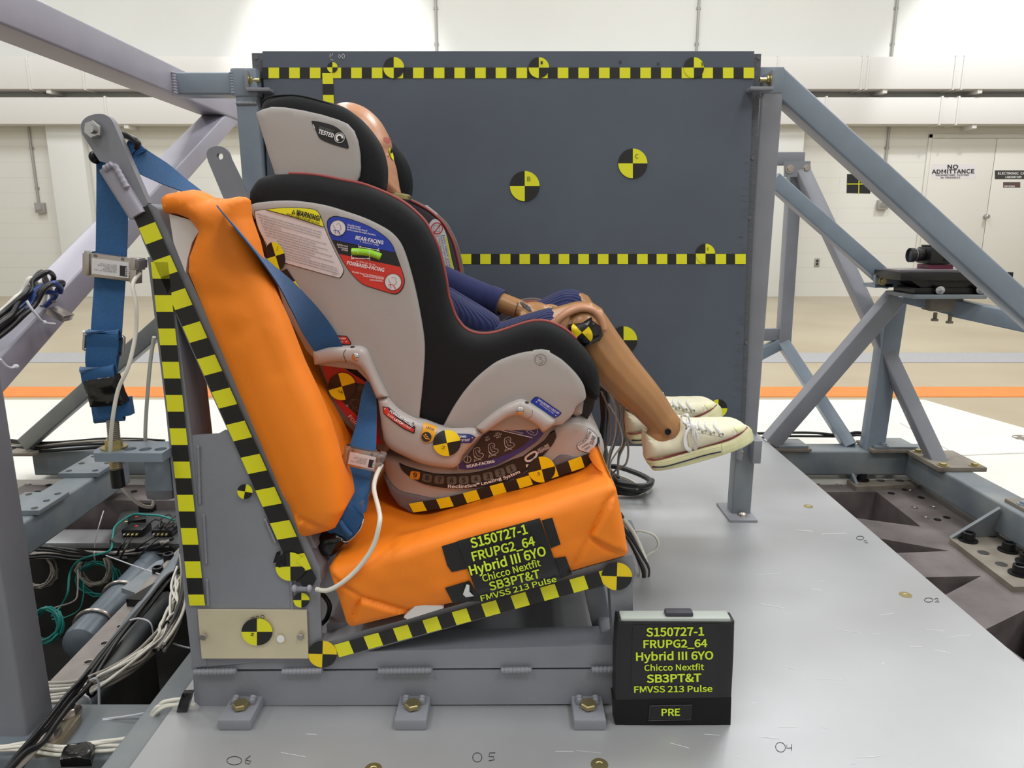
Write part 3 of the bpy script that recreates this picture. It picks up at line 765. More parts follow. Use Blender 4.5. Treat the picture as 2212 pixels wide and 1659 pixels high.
# weld beads
def weld(p0, p1, r=.005, parent=bn, m=None, step=.006, nm='weld_bead'):
    p0 = Vector(p0); p1 = Vector(p1); n = max(3, int((p1-p0).length/step)); path = []; rr = []
    for i in range(n*3+1):
        t = i/(n*3); path.append(p0.lerp(p1, t)); rr.append(r*(.8+.2*abs(math.sin(i*math.pi/3)))*(1 if 0 < i < n*3 else .4))
    mb = MB(); mb.tube(path, rr, 8, m or M['paint']); return mb.build(nm, None, parent)
for (a, b) in (((418, 1452), (512, 1450)), ((608, 1451), (698, 1449)), ((815, 1450), (935, 1448)), ((1080, 1448), (1150, 1447)), ((1276, 1447), (1330, 1446))):
    weld(P(*a, Y=B0-.001), P(*b, Y=B0-.001), .0055)
for (a, b) in (((428, 962), (432, 1090)), ((440, 1110), (446, 1220)), ((447, 1250), (450, 1310)), ((572, 1120), (596, 1175)), ((628, 1245), (632, 1318))):
    weld(P(*a, Y=B0+.001), P(*b, Y=B0+.001), .0022)
# feet with bolts
def foot(cx, w0, w1):
    p = P(cx, 1555, Z=.018); 
    A = [P(w0[0], 1556, Z=.018), P(w0[1], 1556, Z=.018)]
    y0 = A[0].y; x0, x1 = A[0].x, A[1].x
    mb = MB(); mb.box((x0, y0, 0), (x1, 1.07, .018), M['paint'], .003); f = mb.build('foot_plate', None, bn)
    for x in (x0+.012, x1-.012): weld((x, .985, .02), (x, 1.0, .024), .006, f)
    mb = MB(); mb.hexbolt(((x0+x1)/2, (y0+1.0)/2+.004, .018), (0, 0, 1), .0125, M['zincbolt'], washer=False, ref=(1, .3, 0)); mb.build('hex_bolt', None, f)
foot(510, (469, 541), 0); foot(885, (851, 921), 0); foot(1274, (1240, 1310), 0)
mb = MB()
for x in (-.38, .0, .26): mb.box((x, 1.64, 0), (x+.05, 1.72, .018), M['paint'], .003)
mb.build('foot_plate', None, bn)
for u0, v0 in ((490, 1530), (880, 1528), (1280, 1524)):
    p = P(u0, v0, Y=1.03); mb = MB(); mb.box((p.x-.03, 1.02, 0), (p.x+.03, 1.07, .03), M['paint']); mb.build('foot_block', None, bn)
# aluminium name plate
ap = extr('gold_plate', [(425, 1320), (661, 1321), (665, 1425), (434, 1425)], B0-.006, .006, M['zinc'], bn)
dY = B0-.006
for u, v in ((441, 1374), (650, 1374)):
    mb = MB(); mb.hexbolt(P(u, v, Y=dY), (0, -1, 0), .0058, M['nickel'], washer=False); mb.build('hex_bolt', None, ap)
d = Decal(on_Y(dY)); d.target((555, 1365), 33.5, 29.5); d.circle((606, 1380), 8.2, M['white'], 0)
d.text('N', (542, 1367), (541.5, 1373.5), 6.5, M['ink'], 3); d.stroke([(541, 1336), (548, 1333), (551, 1337)], 1.5, M['ink']); d.ring((556, 1334), 3, 1.4, M['ink']); d.ring((567, 1332.5), 3.5, 1.4, M['ink'])
d.build('plate_target', ap)
# small weld-nut tab
mb = MB(); p = P(652, 1273, Y=B0-.006)
mb.box((p.x-.009, B0-.008, p.z-.003), (p.x+.009, B0, p.z+.003), M['paint'], .002)
for s in (-1, 1): mb.ell((p.x+s*.0115, B0-.005, p.z+.001), (.0045, .006, .006), None, M['paintl'], 10, 6)
mb.build('cable_tab', None, bn)
# tape and targets on the bench
d = Decal(on_Y(B0)); d.tape((325.5, 566), (409, 1306), (362.8, 566), (442.5, 1306), 20.6, 'y'); d.poly([(409, 1303), (442.5, 1303), (442.7, 1308), (409.5, 1308)], M['yellow'], 1)
d.build('upright_tape', bn)
d = Decal(on_Y(B0)); d.tape((283.6, 457.5), (640, 1258), (319, 443.5), (683, 1252), 22.6, 'k'); d.build('backrest_tape', bn)
d = Decal(on_Y(B0)); d.tape((721.7, 1393), (1306, 1231), (732.7, 1420), (1316, 1260), 18.4, 'y'); d.build('pan_tape', bn)
d = Decal(on_Y(B0)); d.target((696.6, 1413), 31, 29, 2, my=M['yellow2'], k=2); d.build('bench_target', bn)
d = Decal(on_Y(B0)); d.target((1332.5, 1245), 33, 30, 2, my=M['yellow2'], k=2); d.build('bench_target', bn)
d = Decal(on_Y(B0)); d.target((651, 1296.5), 17.5, 16, 0); d.build('bench_target', bn)
d = Decal(on_Y(B0-.002)); d.target((529, 1062), 16.5, 16, 10); d.build('bench_target', bn)
d = Decal(on_Y(B0)); d.target((627, 1224), 32, 31, -1, k=3)
d.poly([(593, 1205), (598, 1192), (606, 1190), (606, 1200), (614, 1198), (616, 1222), (602, 1226), (598, 1215), (590, 1216)], M['eltape'], 5)
d.poly([(645, 1255), (672, 1228), (684, 1250), (676, 1264), (655, 1268)], M['eltape'], 5); d.poly([(640, 1212), (660, 1200), (672, 1228), (662, 1232)], M['yellow'], 5)
d.build('bench_target', bn)

# ---- anchorage arms: flat bars with bolt (belt ring) at the top rear
an = thing('belt_anchor_arm', 'grey flat anchor bar with a hex bolt, behind the near end of the backrest', 'anchor arm', P(300, 480, Y=1.0))
poly = sp2([(176, 290), (173, 268), (184, 253), (204, 246), (224, 247), (238, 257), (246, 272)], 5)+[(318, 438), (300, 470), (262, 420), (230, 352), (213, 348)]
mb = MB(); mb.panel(pxz(poly, 1.0), 1.0, 1.014, r=.002, sp=.05, m=M['paint']); mb.build('flat_bar', None, an)
mb = MB(); mb.beam(P(237, 362, Y=1.004), P(302, 466, Y=1.004), .024, .024, (0, 1, 0), .006, M['paintl']); mb.build('support_tube', None, an)
weld(P(247, 355, Y=.992), P(276, 408, Y=.992), .0045, an, M['paintl']); weld(P(224, 366, Y=.992), P(245, 354, Y=.992), .005, an, M['paintl'])
mb = MB(); mb.hexbolt(P(207, 281, Y=1.0), (0, -1, 0), .0118, M['steel'], washer=False, ref=(.2, 0, 1)); mb.lathe([(.006, .006), (.006, .016)], P(207, 281, Y=1.0), (0, -1, 0), 12, M['steel']); mb.build('hex_bolt', None, an)
mb = MB(); a = P(262, 290, Y=1.02); mb.tube(spline([P(206, 338, Y=1.03), P(250, 300, Y=1.035), P(262, 292, Y=1.03), P(280, 296, Y=1.02), P(296, 308, Y=1.015), P(297, 320, Y=1.02), P(290, 328, Y=1.03)], 6), .0045, 10, M['blackbolt']); mb.build('belt_ring', None, an)
mb = MB(); mb.ell(P(207, 340, Y=1.026), (.008, .012, .009), None, M['blackbolt'], 12, 8); mb.build('rubber_bumper', None, an)
an2 = thing('belt_anchor_arm', 'grey flat anchor bar with an empty round hole, behind the far end of the backrest', 'anchor arm', P(520, 420, Y=1.69))
poly = sp2([(450, 350), (446, 332), (452, 321), (466, 316), (482, 318), (492, 328), (497, 342)], 5)+[(545, 440), (500, 470)]
pz = pxz(poly, 1.69); hc = pxz([(475, 337.5)], 1.69)[0]
# ring-shaped bar with the hole
ou = [(a, b) for a, b in pz]; hole = [(hc[0]+.0075*math.cos(t), hc[1]+.0075*math.sin(t)) for t in [2*math.pi*i/18 for i in range(18)]]
t_ = plate_with_holes(ou, [hole], 1.69, 1.702, M['paint']); t_.v = [(x, z, y) for x, y, z in t_.v]; t_.build('flat_bar', None, an2)
mb = MB(); mb.beam(P(520, 430, Y=1.705), P(585, 560, Y=1.705), .035, .03, (0, 1, 0), .005, M['paint']); mb.build('support_tube', None, an2)

# ================================================================ cushions
def crease(lines, depth, wd, Y):
    L = [[np.array(q) for q in pxz(l, Y)] for l in lines]
    def f(x, z):
        o = 0
        for l in L:
            for a, b in zip(l[:-1], l[1:]):
                ab = b-a; t = max(0, min(1, ((x-a[0])*ab[0]+(z-a[1])*ab[1])/(ab@ab)))
                dd = math.hypot(x-a[0]-t*ab[0], z-a[1]-t*ab[1])
                if dd < wd*3:
                    e_ = depth*math.exp(-(dd/wd)**2); o = e_ if abs(e_) > abs(o) else o
        return o
    return f
def flapf(poly, h, Y):
    q = np.array(pxz(poly, Y))
    def f(x, z):
        pt = np.array([[x, z]]); dd = bdist(q, pt)[0]
        return -h*min(1, dd/.0045) if inside(q, pt)[0] else 0
    return f
sc = thing('seat_cushion', 'orange seat cushion with a black test label taped on its near side', 'cushion', P(1030, 1290, Y=1.3))
poly = [(706, 1236), (716, 1226), (770, 1209), (888, 1177), (1040, 1130), (1148, 1104), (1278, 1065), (1322, 1052), (1334, 1062)]
poly += [(1342, 1100), (1352, 1150), (1360, 1202), (1352, 1208), (1180, 1256), (1000, 1304), (766, 1360), (752, 1362), (744, 1352), (728, 1300)]
c1 = crease([[(709, 1240), (782, 1284), (900, 1326)], [(782, 1284), (750, 1358)], [(1273, 1156), (1306, 1090), (1328, 1068)], [(1273, 1156), (1230, 1232)], [(1273, 1156), (1310, 1185), (1358, 1202)]], .0045, .0035, .985)
c2 = flapf([(782, 1284), (890, 1327), (756, 1359)], .0055, .985); c3 = flapf([(1273, 1156), (1328, 1070), (1358, 1200)], .0055, .985)
def fnS(x, z, t):
    n = noise.noise(Vector((x*9, z*14, 1.3)))*.005+noise.noise(Vector((x*28, z*34, 4)))*.0014
    return (c1(x, z)+c2(x, z)+c3(x, z)+n)*min(1, t/.008)
YS = .985
def sink(dep):
    def g(w_, yy): return (yy, (lambda x, z, a, b: dep(x, z, a, b)*w_) if 1 else None)
    return [g(0, 1.03), g(.25, 1.06), g(.6, 1.11), g(.88, 1.16), g(1, 1.2), g(1, 1.4), g(1, 1.6), g(.5, 1.66), g(.1, 1.7), (1.715, None)]
def sst(a, b, x): t = max(0, min(1, (x-a)/(b-a))); return t*t*(3-2*t)
def depS(x, z, a, b): return .047*sst(.4, .9, b)*sst(-.27, -.16, x)*(1-.55*sst(.1, .17, x))
mb = MB(); mb.panel(pxz(poly, YS), YS, 1.715, r=.016, crown=.008, cr=.05, sp=.0042, m=M['orange'], fn=fnS, wall=sink(depS)); seat_bvh = mb.bvh(); sco = mb.build('cushion_cover', None, sc, angle=70)
mb = MB(); mb.panel(pxz([(872, 1334), (900, 1306), (952, 1310), (958, 1314), (880, 1338)], YS-.003), YS-.004, YS+.01, r=.001, sp=.02, m=M['lining']); mb.build('torn_lining', None, sc)
mb = MB(); q = pxz([(1330, 1058), (1342, 1110), (1350, 1160), (1338, 1160), (1331, 1110)], YS); mb.panel(q, YS+.012, 1.5, r=.001, sp=.05, m=M['eltape']); mb.build('edge_tape', None, sc)
# taped test label
fnl = on_bvh(seat_bvh, YS)
for pl in ([(954, 1180), (994, 1168), (1010, 1228), (976, 1236), (966, 1222)], [(1170, 1124), (1193, 1118), (1211, 1176), (1190, 1184)], [(1196, 1206), (1222, 1202), (1236, 1240), (1212, 1250)], [(961, 1270), (1014, 1254), (1040, 1298), (978, 1303)]):
    d = Decal(fnl, lift=.0022 if pl[0] == (961, 1270) else .0014); d.poly(pl, M['gaffer'], 0, 8)
    if pl[0] != (961, 1270): d.build('gaffer_strip', sc)
d.poly([(1000, 1284), (1008, 1262), (1014, 1264), (1014, 1278), (1024, 1288), (1006, 1290)], M['white'], 2)
d.build('gaffer_strip', sc)
d = Decal(fnl, lift=.0011); d.poly([(987, 1169), (1166, 1119), (1212, 1250), (1038, 1302)], M['label_black'], 2, 8)
for t, p0, p1, cap, of in (('S150727-1', (1019, 1184), (1141, 1152), 20, .02), ('FRUPG2_64', (1022, 1212), (1157, 1177), 19, .02), ('Hybrid III 6YO', (1017, 1243), (1181, 1199), 20, .018),
                           ('Chicco Nextfit', (1044, 1257), (1169, 1222), 14.5, .012), ('SB3PT&T', (1059, 1276), (1168, 1247), 17.5, .02), ('FMVSS 213 Pulse', (1040, 1299), (1203, 1256), 12, .012)):
    d.text(t, p0, p1, cap, M['lime'], 4, of)
d.build('test_label', sc, 'black label with lime lettering S150727-1')
# ---- back cushion
bc = thing('back_cushion', 'tall orange back cushion behind the child seat, with folded corners', 'cushion', P(560, 1000, Y=1.3))
poly = [(336, 428), (350, 417), (384, 411), (404, 408), (424, 417), (446, 430), (480, 428), (506, 423), (516, 430), (520, 470), (538, 520), (550, 570), (577, 640), (605, 700), (640, 790), (674, 862), (700, 925), (722, 1000), (736, 1075)]
poly += [(740, 1108), (718, 1150), (700, 1156), (652, 1168), (642, 1164), (618, 1098), (604, 1076), (520, 880), (470, 760), (398, 590), (400, 556), (410, 528), (420, 500), (412, 488), (400, 474), (374, 464), (344, 460)]
c1 = crease([[(340, 432), (385, 446), (432, 436)], [(388, 450), (408, 412)], [(652, 1120), (692, 1136), (718, 1150)], [(632, 1112), (660, 1128), (650, 1166)]], .0035, .005, .985)
c4 = crease([[(440, 440), (500, 640), (585, 860), (700, 1110)]], -.003, .03, .985)
c5 = crease([[(470, 500), (540, 640), (600, 800)], [(430, 640), (520, 640)], [(520, 720), (560, 690), (620, 700)]], .002, .016, .985)
c2 = flapf([(628, 1104), (662, 1126), (650, 1164)], .005, .985)
def fnB(x, z, t):
    n = noise.noise(Vector((x*8, z*4, 2.3)))*.005+noise.noise(Vector((x*18, z*12, 9)))*.001
    return (c1(x, z)+c2(x, z)+c4(x, z)+c5(x, z)+n)*min(1, t/.008)
def xfront(z): return -.38+(-.268+.38)*(.793-z)/(.793-.362)
def depB(x, z, a, b): return Vector(((.036+.07*sst(.38, .66, z))*sst(-.1, -.02, x-xfront(z))*sst(.33, .4, z), 0))
mb = MB(); mb.panel(pxz(poly, .985), .985, 1.715, r=.018, crown=.009, cr=.05, sp=.0045, m=M['orange'], fn=fnB, wall=sink(depB)); mb.build('cushion_cover', None, bc, angle=70)
mb = MB(); mb.panel(pxz([(362, 462), (412, 476), (430, 494), (412, 524), (402, 560), (398, 590), (372, 524)], .99), .992, 1.05, r=.002, sp=.05, m=M['lining']); mb.build('torn_lining', None, bc)
# ================================================================ child seat
cs = thing('child_seat', 'grey and black convertible child car seat strapped on the orange cushions, with red piping', 'child seat', P(1060, 1090, Y=1.42))
YW = 1.20      # near face of the fabric side
YFAR = 1.64
def pan(name, px, Y0, Y1, m, parent, r=.008, crown=0, cr=.1, sp=.009, label=None, Yp=None, fn=None):
    mb = MB(); mb.panel(pxz(px, Yp or Y0), Y0, Y1, r=r, crown=crown, cr=cr, sp=sp, m=m, fn=fn); bv = mb.bvh()
    return mb.build(name, None, parent, label), bv
# ---- side wings (fabric)
wing_top = [(540, 398), (553, 383), (576, 376), (614, 374), (660, 376), (695, 381), (729, 388), (775, 397), (818, 413), (843, 425), (866, 438), (889, 456), (912, 479), (928, 506), (942, 536), (953, 577), (960, 611), (964, 640), (969, 656), (978, 682), (986, 697), (1000, 714), (1020, 724), (1044, 727), (1068, 724), (1097, 715), (1126, 705), (1152, 699), (1176, 699), (1200, 706), (1225, 720), (1246, 738), (1266, 759), (1285, 783), (1294, 804), (1298, 830), (1299, 856), (1294, 868)]
wing_low = [(1288, 872), (1276, 866), (1264, 848), (1254, 835), (1258, 850), (1240, 890), (1180, 915), (1040, 930), (960, 932), (905, 915), (830, 860), (690, 770), (600, 640), (545, 470), (531, 430), (532, 412)]
wing = sp2(wing_top, 3)+wing_low
fab, fab_bvh = pan('side_wing_cover', wing, YW, YW+.07, M['fabric'], cs, r=.022, crown=.004, cr=.06, sp=.008)
mb = MB(); mb.panel(pxz(wing, YW), YFAR-.065, YFAR, r=.01, sp=.014, m=M['fabricb']); mb.build('side_wing_cover', None, cs)
# core: seat back and bottom between the wings
core = [(548, 430), (640, 420), (690, 500), (760, 700), (850, 800), (960, 830), (1190, 800), (1260, 850), (1250, 890), (1040, 925), (900, 915), (800, 860), (690, 770), (600, 640)]
pan('seat_padding', core, YW+.06, YFAR-.06, M['fabric'], cs, r=.02, sp=.02, Yp=YW)
# piping on the inner edges
def pipe(pts, Y, Yp, m, r, name):
    q = [Vector((x, Y, z)) for x, z in pxz(sp2(pts, 4), Yp)]
    mb = MB(); mb.tube(q, r, 8, m); return mb.build(name, None, cs)
pipe([(x+(1.5 if x > 820 else .5), y-1.8) for x, y in wing_top[3:32]], YW+.027, YW+.003, M['piping'], .003, 'piping'); pipe(wing_top[3:37], YFAR-.062, YW, M['piping'], .003, 'piping'); pipe(wing_top[3:37], YFAR-.004, YW, M['pipingtan'], .0035, 'piping')
# ---- headrest
hr_out = [(551, 243), (556, 229), (561, 217), (571, 208), (592, 201.5), (628, 198.6), (660, 203.7), (695, 213), (729, 223), (752, 236), (775, 256), (798, 284), (814, 311), (823, 339), (826.5, 366), (825, 396), (819, 412), (790, 430), (700, 420), (600, 400), (591, 373), (578, 332), (564, 286)]
YH = 1.235
hp_, hb = pan('headrest_cover', sp2(hr_out, 4, True), YH, YH+.055, M['fabric'], cs, r=.024, sp=.007)
mb = MB(); mb.panel(pxz(sp2(hr_out, 3, True), YH), 1.55, 1.605, r=.02, sp=.012, m=M['fabric']); mb.panel(pxz([(556, 235), (575, 212), (640, 210), (660, 300), (700, 420), (600, 400)], YH), YH+.05, 1.56, r=.01, sp=.02, m=M['fabric']); mb.build('headrest_padding', None, hp_)
pipe2 = [Vector((x, YH+.012, z)) for x, z in pxz(sp2([(562, 216), (575, 208), (600, 203.5), (640, 204), (690, 216), (740, 236), (775, 266)], 4), YH)]
mb = MB(); mb.tube(pipe2, .0015, 6, M['fabric']); mb.build('seam', None, hp_)
hpan = [(551.5, 242.6), (564, 236), (584.7, 230), (614.5, 231), (655.7, 238), (694.7, 247), (729, 257.5), (749.7, 266.7), (763.4, 281.6), (772.6, 304.5), (777, 332), (778.3, 361.7), (776, 380), (770, 393), (755, 412), (700, 420), (600, 400), (591.6, 373), (578, 332), (564, 286)]
hpo, hpb = pan('headrest_side_panel', hpan, YH-.007, YH+.03, M['plastic'], hp_, r=.004, crown=.002, cr=.05, sp=.009)
Dh = Decal(on_bvh(hpb, YH-.007))
z2 = lambda x, y: (500+x/4.366, 80+y/4.366)
Dh.poly(sp2([z2(*p) for p in [(755, 800), (780, 790), (900, 815), (980, 845), (1040, 890), (1080, 950), (1105, 1030), (1100, 1050), (1080, 1050), (960, 1015), (860, 975), (820, 940), (790, 870)]], 3, True), M['label_black'], 0, 6)
Dh.text('SIDE IMPACT', z2(822, 862), z2(960, 902), 5.2, M['greyp'], 2, .02, slant=.15); Dh.text('TESTED', z2(815, 905), z2(958, 950), 8.6, M['white'], 2, .03)
c0 = z2(1018, 950); Dh.ring(c0, 10.5, 1.1, M['white'], 2)
Dh.stroke([(c0[0]+6.4*math.cos(R(a)), c0[1]+6.4*math.sin(R(a))) for a in range(110, 375, 10)], 4, M['white'], 2); Dh.stroke([z2(772, 825), z2(785, 860)], 1.2, M['white'], 2)
Dh.build('side_impact_label', hpo)
# ---- upper grey side panel
sp_top = [(535.5, 445), (552.7, 438), (591.6, 433.7), (628, 433), (665, 436.5), (706, 444), (747.4, 456.6), (786, 470), (820.7, 486.4), (846, 502.5), (864, 523), (875.6, 548), (887, 585), (898.5, 630.7), (910, 690), (917, 741), (916, 789), (911, 849), (904, 910)]
sp_poly = sp2(sp_top, 3)+[(881, 902), (855, 886), (830, 860), (770, 800), (690, 790), (660, 757), (614, 672), (576, 540), (557, 489)]
sdp, sd_bvh = pan('side_panel', sp_poly, YW-.009, YW+.02, M['plastic'], cs, r=.004, crown=.004, cr=.12, sp=.01)
z3 = lambda x, y: (500+x/4.366, 420+y/4.366)
D = Decal(on_bvh(sd_bvh, YW-.009))
wl = sp2([z3(*p) for p in [(215, 170), (240, 150), (330, 138), (520, 122), (700, 128), (790, 145), (830, 180), (855, 240), (890, 340), (960, 500), (1050, 680), (1060, 730), (1030, 785), (980, 780), (760, 720), (480, 640), (420, 620), (330, 470), (250, 320)]], 3, True)
D.poly(wl, M['label_black'], 0, 9); cx_, cy_ = 640, 520
D.poly([(x+(cx_-x)*.015, y+(cy_-y)*.015) for x, y in wl], M['labelwhite'], 1, 9)
D.poly(sp2([z3(*p) for p in [(325, 142), (520, 127), (700, 133), (790, 150), (825, 185), (850, 240), (870, 305)]], 3)+[z3(600, 215)], M['yellow'], 3, 9)
D.stroke([z3(325, 145), z3(600, 218), z3(875, 310)], 1.6, M['label_black'], 4)
D.poly([z3(565, 183), z3(603, 187), z3(588, 143)], M['label_black'], 4); D.text('!', z3(583, 180), z3(590, 181), 5, M['yellow'], 5, .02)
D.text('WARNING!', z3(605, 190), z3(832, 252), 10.5, M['label_black'], 4, .03); D.text('DEATH or SERIOUS INJURY can occur', z3(515, 195), z3(830, 283), 4.6, M['label_black'], 4, .012)
wt = ['If the child is small, follow all written instructions for use with', 'this child restraint. Do not use it facing forward under one year', 'old. Child weight must be between 5 and 65 lbs and whose height', 'is 49 inches or less.', 'Snugly adjust the belts provided with this child restraint around your child.', 'Use only with an anchorage system (LATCH) if available',
      'or with the vehicle belt and read the written instructions first.', 'Secure this child restraint with the anchorage system', 'when child is weighing less than 40 lbs with the internal', 'harness system of the child restraint.', 'Keep instructions in the base of the seat in the compartment.', 'Register with the manufacturer.', 'Do not place on front seat with airbag. DEATH or SERIOUS INJURY can',
      'occur. The back seat is the safest place for children 12 and under.', 'Conforms to all applicable Federal Motor Vehicle Safety Standards.']
for i, t in enumerate(wt):
    y0 = 192+i*28.4; x0 = 232+(y0-170)*.44
    if 8 <= i <= 13: x0 += 85
    if i > 12: x0 = max(x0, 515)
    L = len(t)*9.1; rb = (872+(y0-170)*.43)-x0-35; L = min(L, rb)
    if x0 >= 515: y0 -= 4
    D.text(t, z3(x0, y0+(x0-232-(y0-170)*.44)*.28), z3(x0+L, y0+(x0-232-(y0-170)*.44)*.28+L*.285), 3.0, M['ink'], 3, 0)
D.text('CERTIFIED', z3(945, 752), z3(990, 763), 2, M['ink'], 3, 0)
D.build('warning_label', sdp, 'white warning label with yellow header')
D = Decal(on_bvh(sd_bvh, YW-.009))
fl = sp2([z3(*p) for p in [(900, 280), (910, 235), (950, 208), (1010, 205), (1150, 240), (1300, 300), (1430, 380), (1510, 460), (1550, 550), (1590, 660), (1625, 760), (1635, 830), (1610, 900), (1560, 940), (1500, 935), (1350, 890), (1240, 850), (1150, 770), (1060, 650), (980, 500), (920, 370)]], 3, True)
cc = z3(1270, 570)
D.poly(fl, M['label_black'], 0, 9)
inn = np.array([(x+(cc[0]-x)*.022, y+(cc[1]-y)*.022) for x, y in fl])
def cut(keep):   # clip the inset outline by a straight line
    out = []; n = len(inn)
    for i in range(n):
        a, b = inn[i], inn[(i+1) % n]; ka, kb = keep(a), keep(b)
        if ka >= 0: out.append(tuple(a))
        if ka*kb < 0: t = ka/(ka-kb); out.append(tuple(a+(b-a)*t))
    return out
la, lb = z3(945, 425), z3(1560, 550); lc, ld = z3(1010, 560), z3(1600, 685)
D.poly(cut(lambda p: -((lb[0]-la[0])*(p[1]-la[1])-(lb[1]-la[1])*(p[0]-la[0]))), M['blue'], 1, 9)
D.poly(cut(lambda p: ((ld[0]-lc[0])*(p[1]-lc[1])-(ld[1]-lc[1])*(p[0]-lc[0]))), M['red'], 1, 9)
D.text('REAR-FACING', z3(1168, 422), z3(1430, 472), 7.6, M['white'], 3, .02); D.text('FORWARD-FACING', z3(1087, 660), z3(1438, 730), 7.6, M['white'], 3, .02)
D.text('5 - 40 lbs (2.3 - 18 kg)', z3(1210, 450), z3(1388, 485), 3, M['white'], 3, .005); D.text('22 - 65 lbs (10 - 29.4 kg)', z3(1175, 635), z3(1355, 672), 3, M['white'], 3, .005)
for i, (t, x0, x1) in enumerate((('Shoulder straps*', 1093, 1220), ('for REAR-FACING should', 1090, 1278), ('be at or below the child\'s shoulders.', 1088, 1360))):
    D.text(t, z3(x0, 292+i*22), z3(x1, 292+i*22+(x1-x0)*.2), 3.5, M['white'], 3, .008)
for i, (t, x0, x1) in enumerate((('Shoulder straps* for FORWARD-FACING', 1135, 1436), ('should be at or above the', 1240, 1434), ('child\'s shoulders.', 1302, 1432))):
    D.text(t, z3(x0, 735+i*38-(0 if i else 0)), z3(x1, 735+i*24+(x1-x0)*.2-(0 if i else 0)+i*14-(i*6)), 3.5, M['white'], 3, .008)
for i, t in enumerate(('Bubble must', 'be between', 'arrows')):
    x0 = (995, 1005, 1038)[i]; D.text(t, z3(x0, 478+i*24), z3(1097, 478+i*24+(1097-x0)*.2), 3.6, M['white'], 3, .005)
def head_icon(c, r, col, flip=1):
    D.circle(c, r, M['labelwhite'], 2, 6); D.ring(c, r, .9, M['label_black'], 3)
    hd = [(-.25, -.55), (.0, -.7), (.3, -.62), (.45, -.35), (.42, -.1), (.55, .05), (.42, .12), (.42, .3), (.2, .38), (.1, .6), (.35, .8)]
    D.stroke(sp2([(c[0]+x*r*.8, c[1]+y*r*.8) for x, y in hd], 3), .7, M['ink'], 4)
    D.stroke(sp2([(c[0]-r*.62, c[1]-r*.4), (c[0]-r*.35, c[1]+r*.1), (c[0]-r*.3, c[1]+r*.5), (c[0]-r*.4, c[1]+r*.8)], 3), .8, M['ink'], 4)
    D.stroke(sp2([(c[0]-r*.6, c[1]+r*.35), (c[0]-r*.1, c[1]+r*.3), (c[0]+r*.15, c[1]+r*.55), (c[0]+r*.3, c[1]+r*.85)], 3), 1.6, col, 5)
head_icon(z3(1003, 317), 17, M['blue']); head_icon(z3(1524, 826), 18, M['red'])
for a, b in ((z3(1205, 493), z3(1388, 527)), (z3(1135, 600), z3(1302, 607))):
    D.stroke([a, b], 1.3, M['white'], 3)
    for p, s in ((a, 1), (b, -1)): D.poly([p, (p[0]+s*4, p[1]-2.2+s*.6), (p[0]+s*4, p[1]+2.2+s*.6)], M['white'], 4)
for x, y in ((1200, 470), (1388, 508), (1132, 570), (1302, 580)): D.stroke([z3(x, y), z3(x+4, y+45)], 1.1, M['white'], 3)
D.build('facing_label', sdp, 'blue and red facing direction label')
gm = spline([P(*z3(*p), Y=YW-.011) for p in ((1130, 540), (1190, 541), (1260, 545), (1330, 560), (1380, 578), (1412, 592))], 5)
mb = MB(); mb.tube(gm, [.0038]+[.0062]*(len(gm)-2)+[.0038], 12, M['gelgreen']); lv = mb.build('spirit_level', None, sdp, 'green spirit level vial')
D = Decal(on_Y(YW-.0185))
for x, y in ((1190, 515), (1298, 530), (1372, 548)): D.stroke([z3(x, y), z3(x+2, y+40)], 1.2, M['white'], 0)
D.build('level_mark', lv)
D = Decal(on_bvh(sd_bvh, YW-.009)); D.target(z3(416, 580), 19.5, 31, -17, k=4, mk=M['black']); D.text('1', z3(425, 525), z3(435, 527), 8, M['ink'], 7); D.build('seat_target', sdp)
D = Decal(on_bvh(sd_bvh, YW-.009)); D.tape(z3(445, 735), z3(760, 1210), z3(522, 700), z3(840, 1170), 4.1, 'k', 2, sp=8); D.build('seat_tape', sdp)
D = Decal(on_bvh(sd_bvh, YW-.009)); D.poly(sp2([z3(*p) for p in [(880, 1330), (1060, 1332), (1095, 1345), (1128, 1400), (1115, 1420), (1000, 1415), (900, 1400)]], 2, True), M['label_black'], 0, 6)
D.poly(sp2([z3(*p) for p in [(880, 1338), (1058, 1340), (1090, 1352), (1118, 1400), (1108, 1412), (1000, 1408), (900, 1393)]], 2, True), M['red'], 1, 6)
D.text('BELT LOCK-OFF', z3(900, 1360), z3(1078, 1370), 4.2, M['white'], 3, .015); D.text('AT ALL TIMES', z3(960, 1392), z3(1055, 1396), 3, M['white'], 3, .0); D.poly([z3(1074, 1382), z3(1094, 1384), z3(1083, 1396)], M['white'], 3); D.build('lock_off_label', sdp)
# ---- lower grey leg panel
lg = sp2([(956, 924), (976, 885.5), (1000, 849), (1025, 820), (1049, 799), (1073, 782), (1102, 770), (1128, 762.5), (1151, 759)], 3)+[(1153, 757), (1170, 755), (1187, 758), (1189, 762)]+sp2([(1190, 763), (1213, 777), (1234, 796), (1249, 813), (1261, 832), (1265.7, 849), (1264.5, 864), (1246, 878), (1237, 897), (1215, 918)], 3)+[(1200, 920), (1150, 930), (1030, 932)]
lgo, lg_bvh = pan('leg_panel', lg, YW-.009, YW+.02, M['plastic'], cs, r=.004, crown=.005, cr=.12, sp=.01)
D = Decal(on_bvh(lg_bvh, YW-.009)); c0 = (1167.5, 777); D.ring(c0, 12, 1, M['plasticd'], 0)
D.stroke(sp2([(1163, 771), (1170, 773), (1166, 777)], 3), 1.1, M['plasticd'], 0); D.stroke(sp2([(1164, 785), (1172, 783), (1172, 777)], 3), 1.1, M['plasticd'], 0); D.build('moulded_mark', lgo)
z6 = lambda x, y: (1000+x/6.9125, 850+y/6.9125)
D = Decal(on_bvh(lg_bvh, YW-.009))
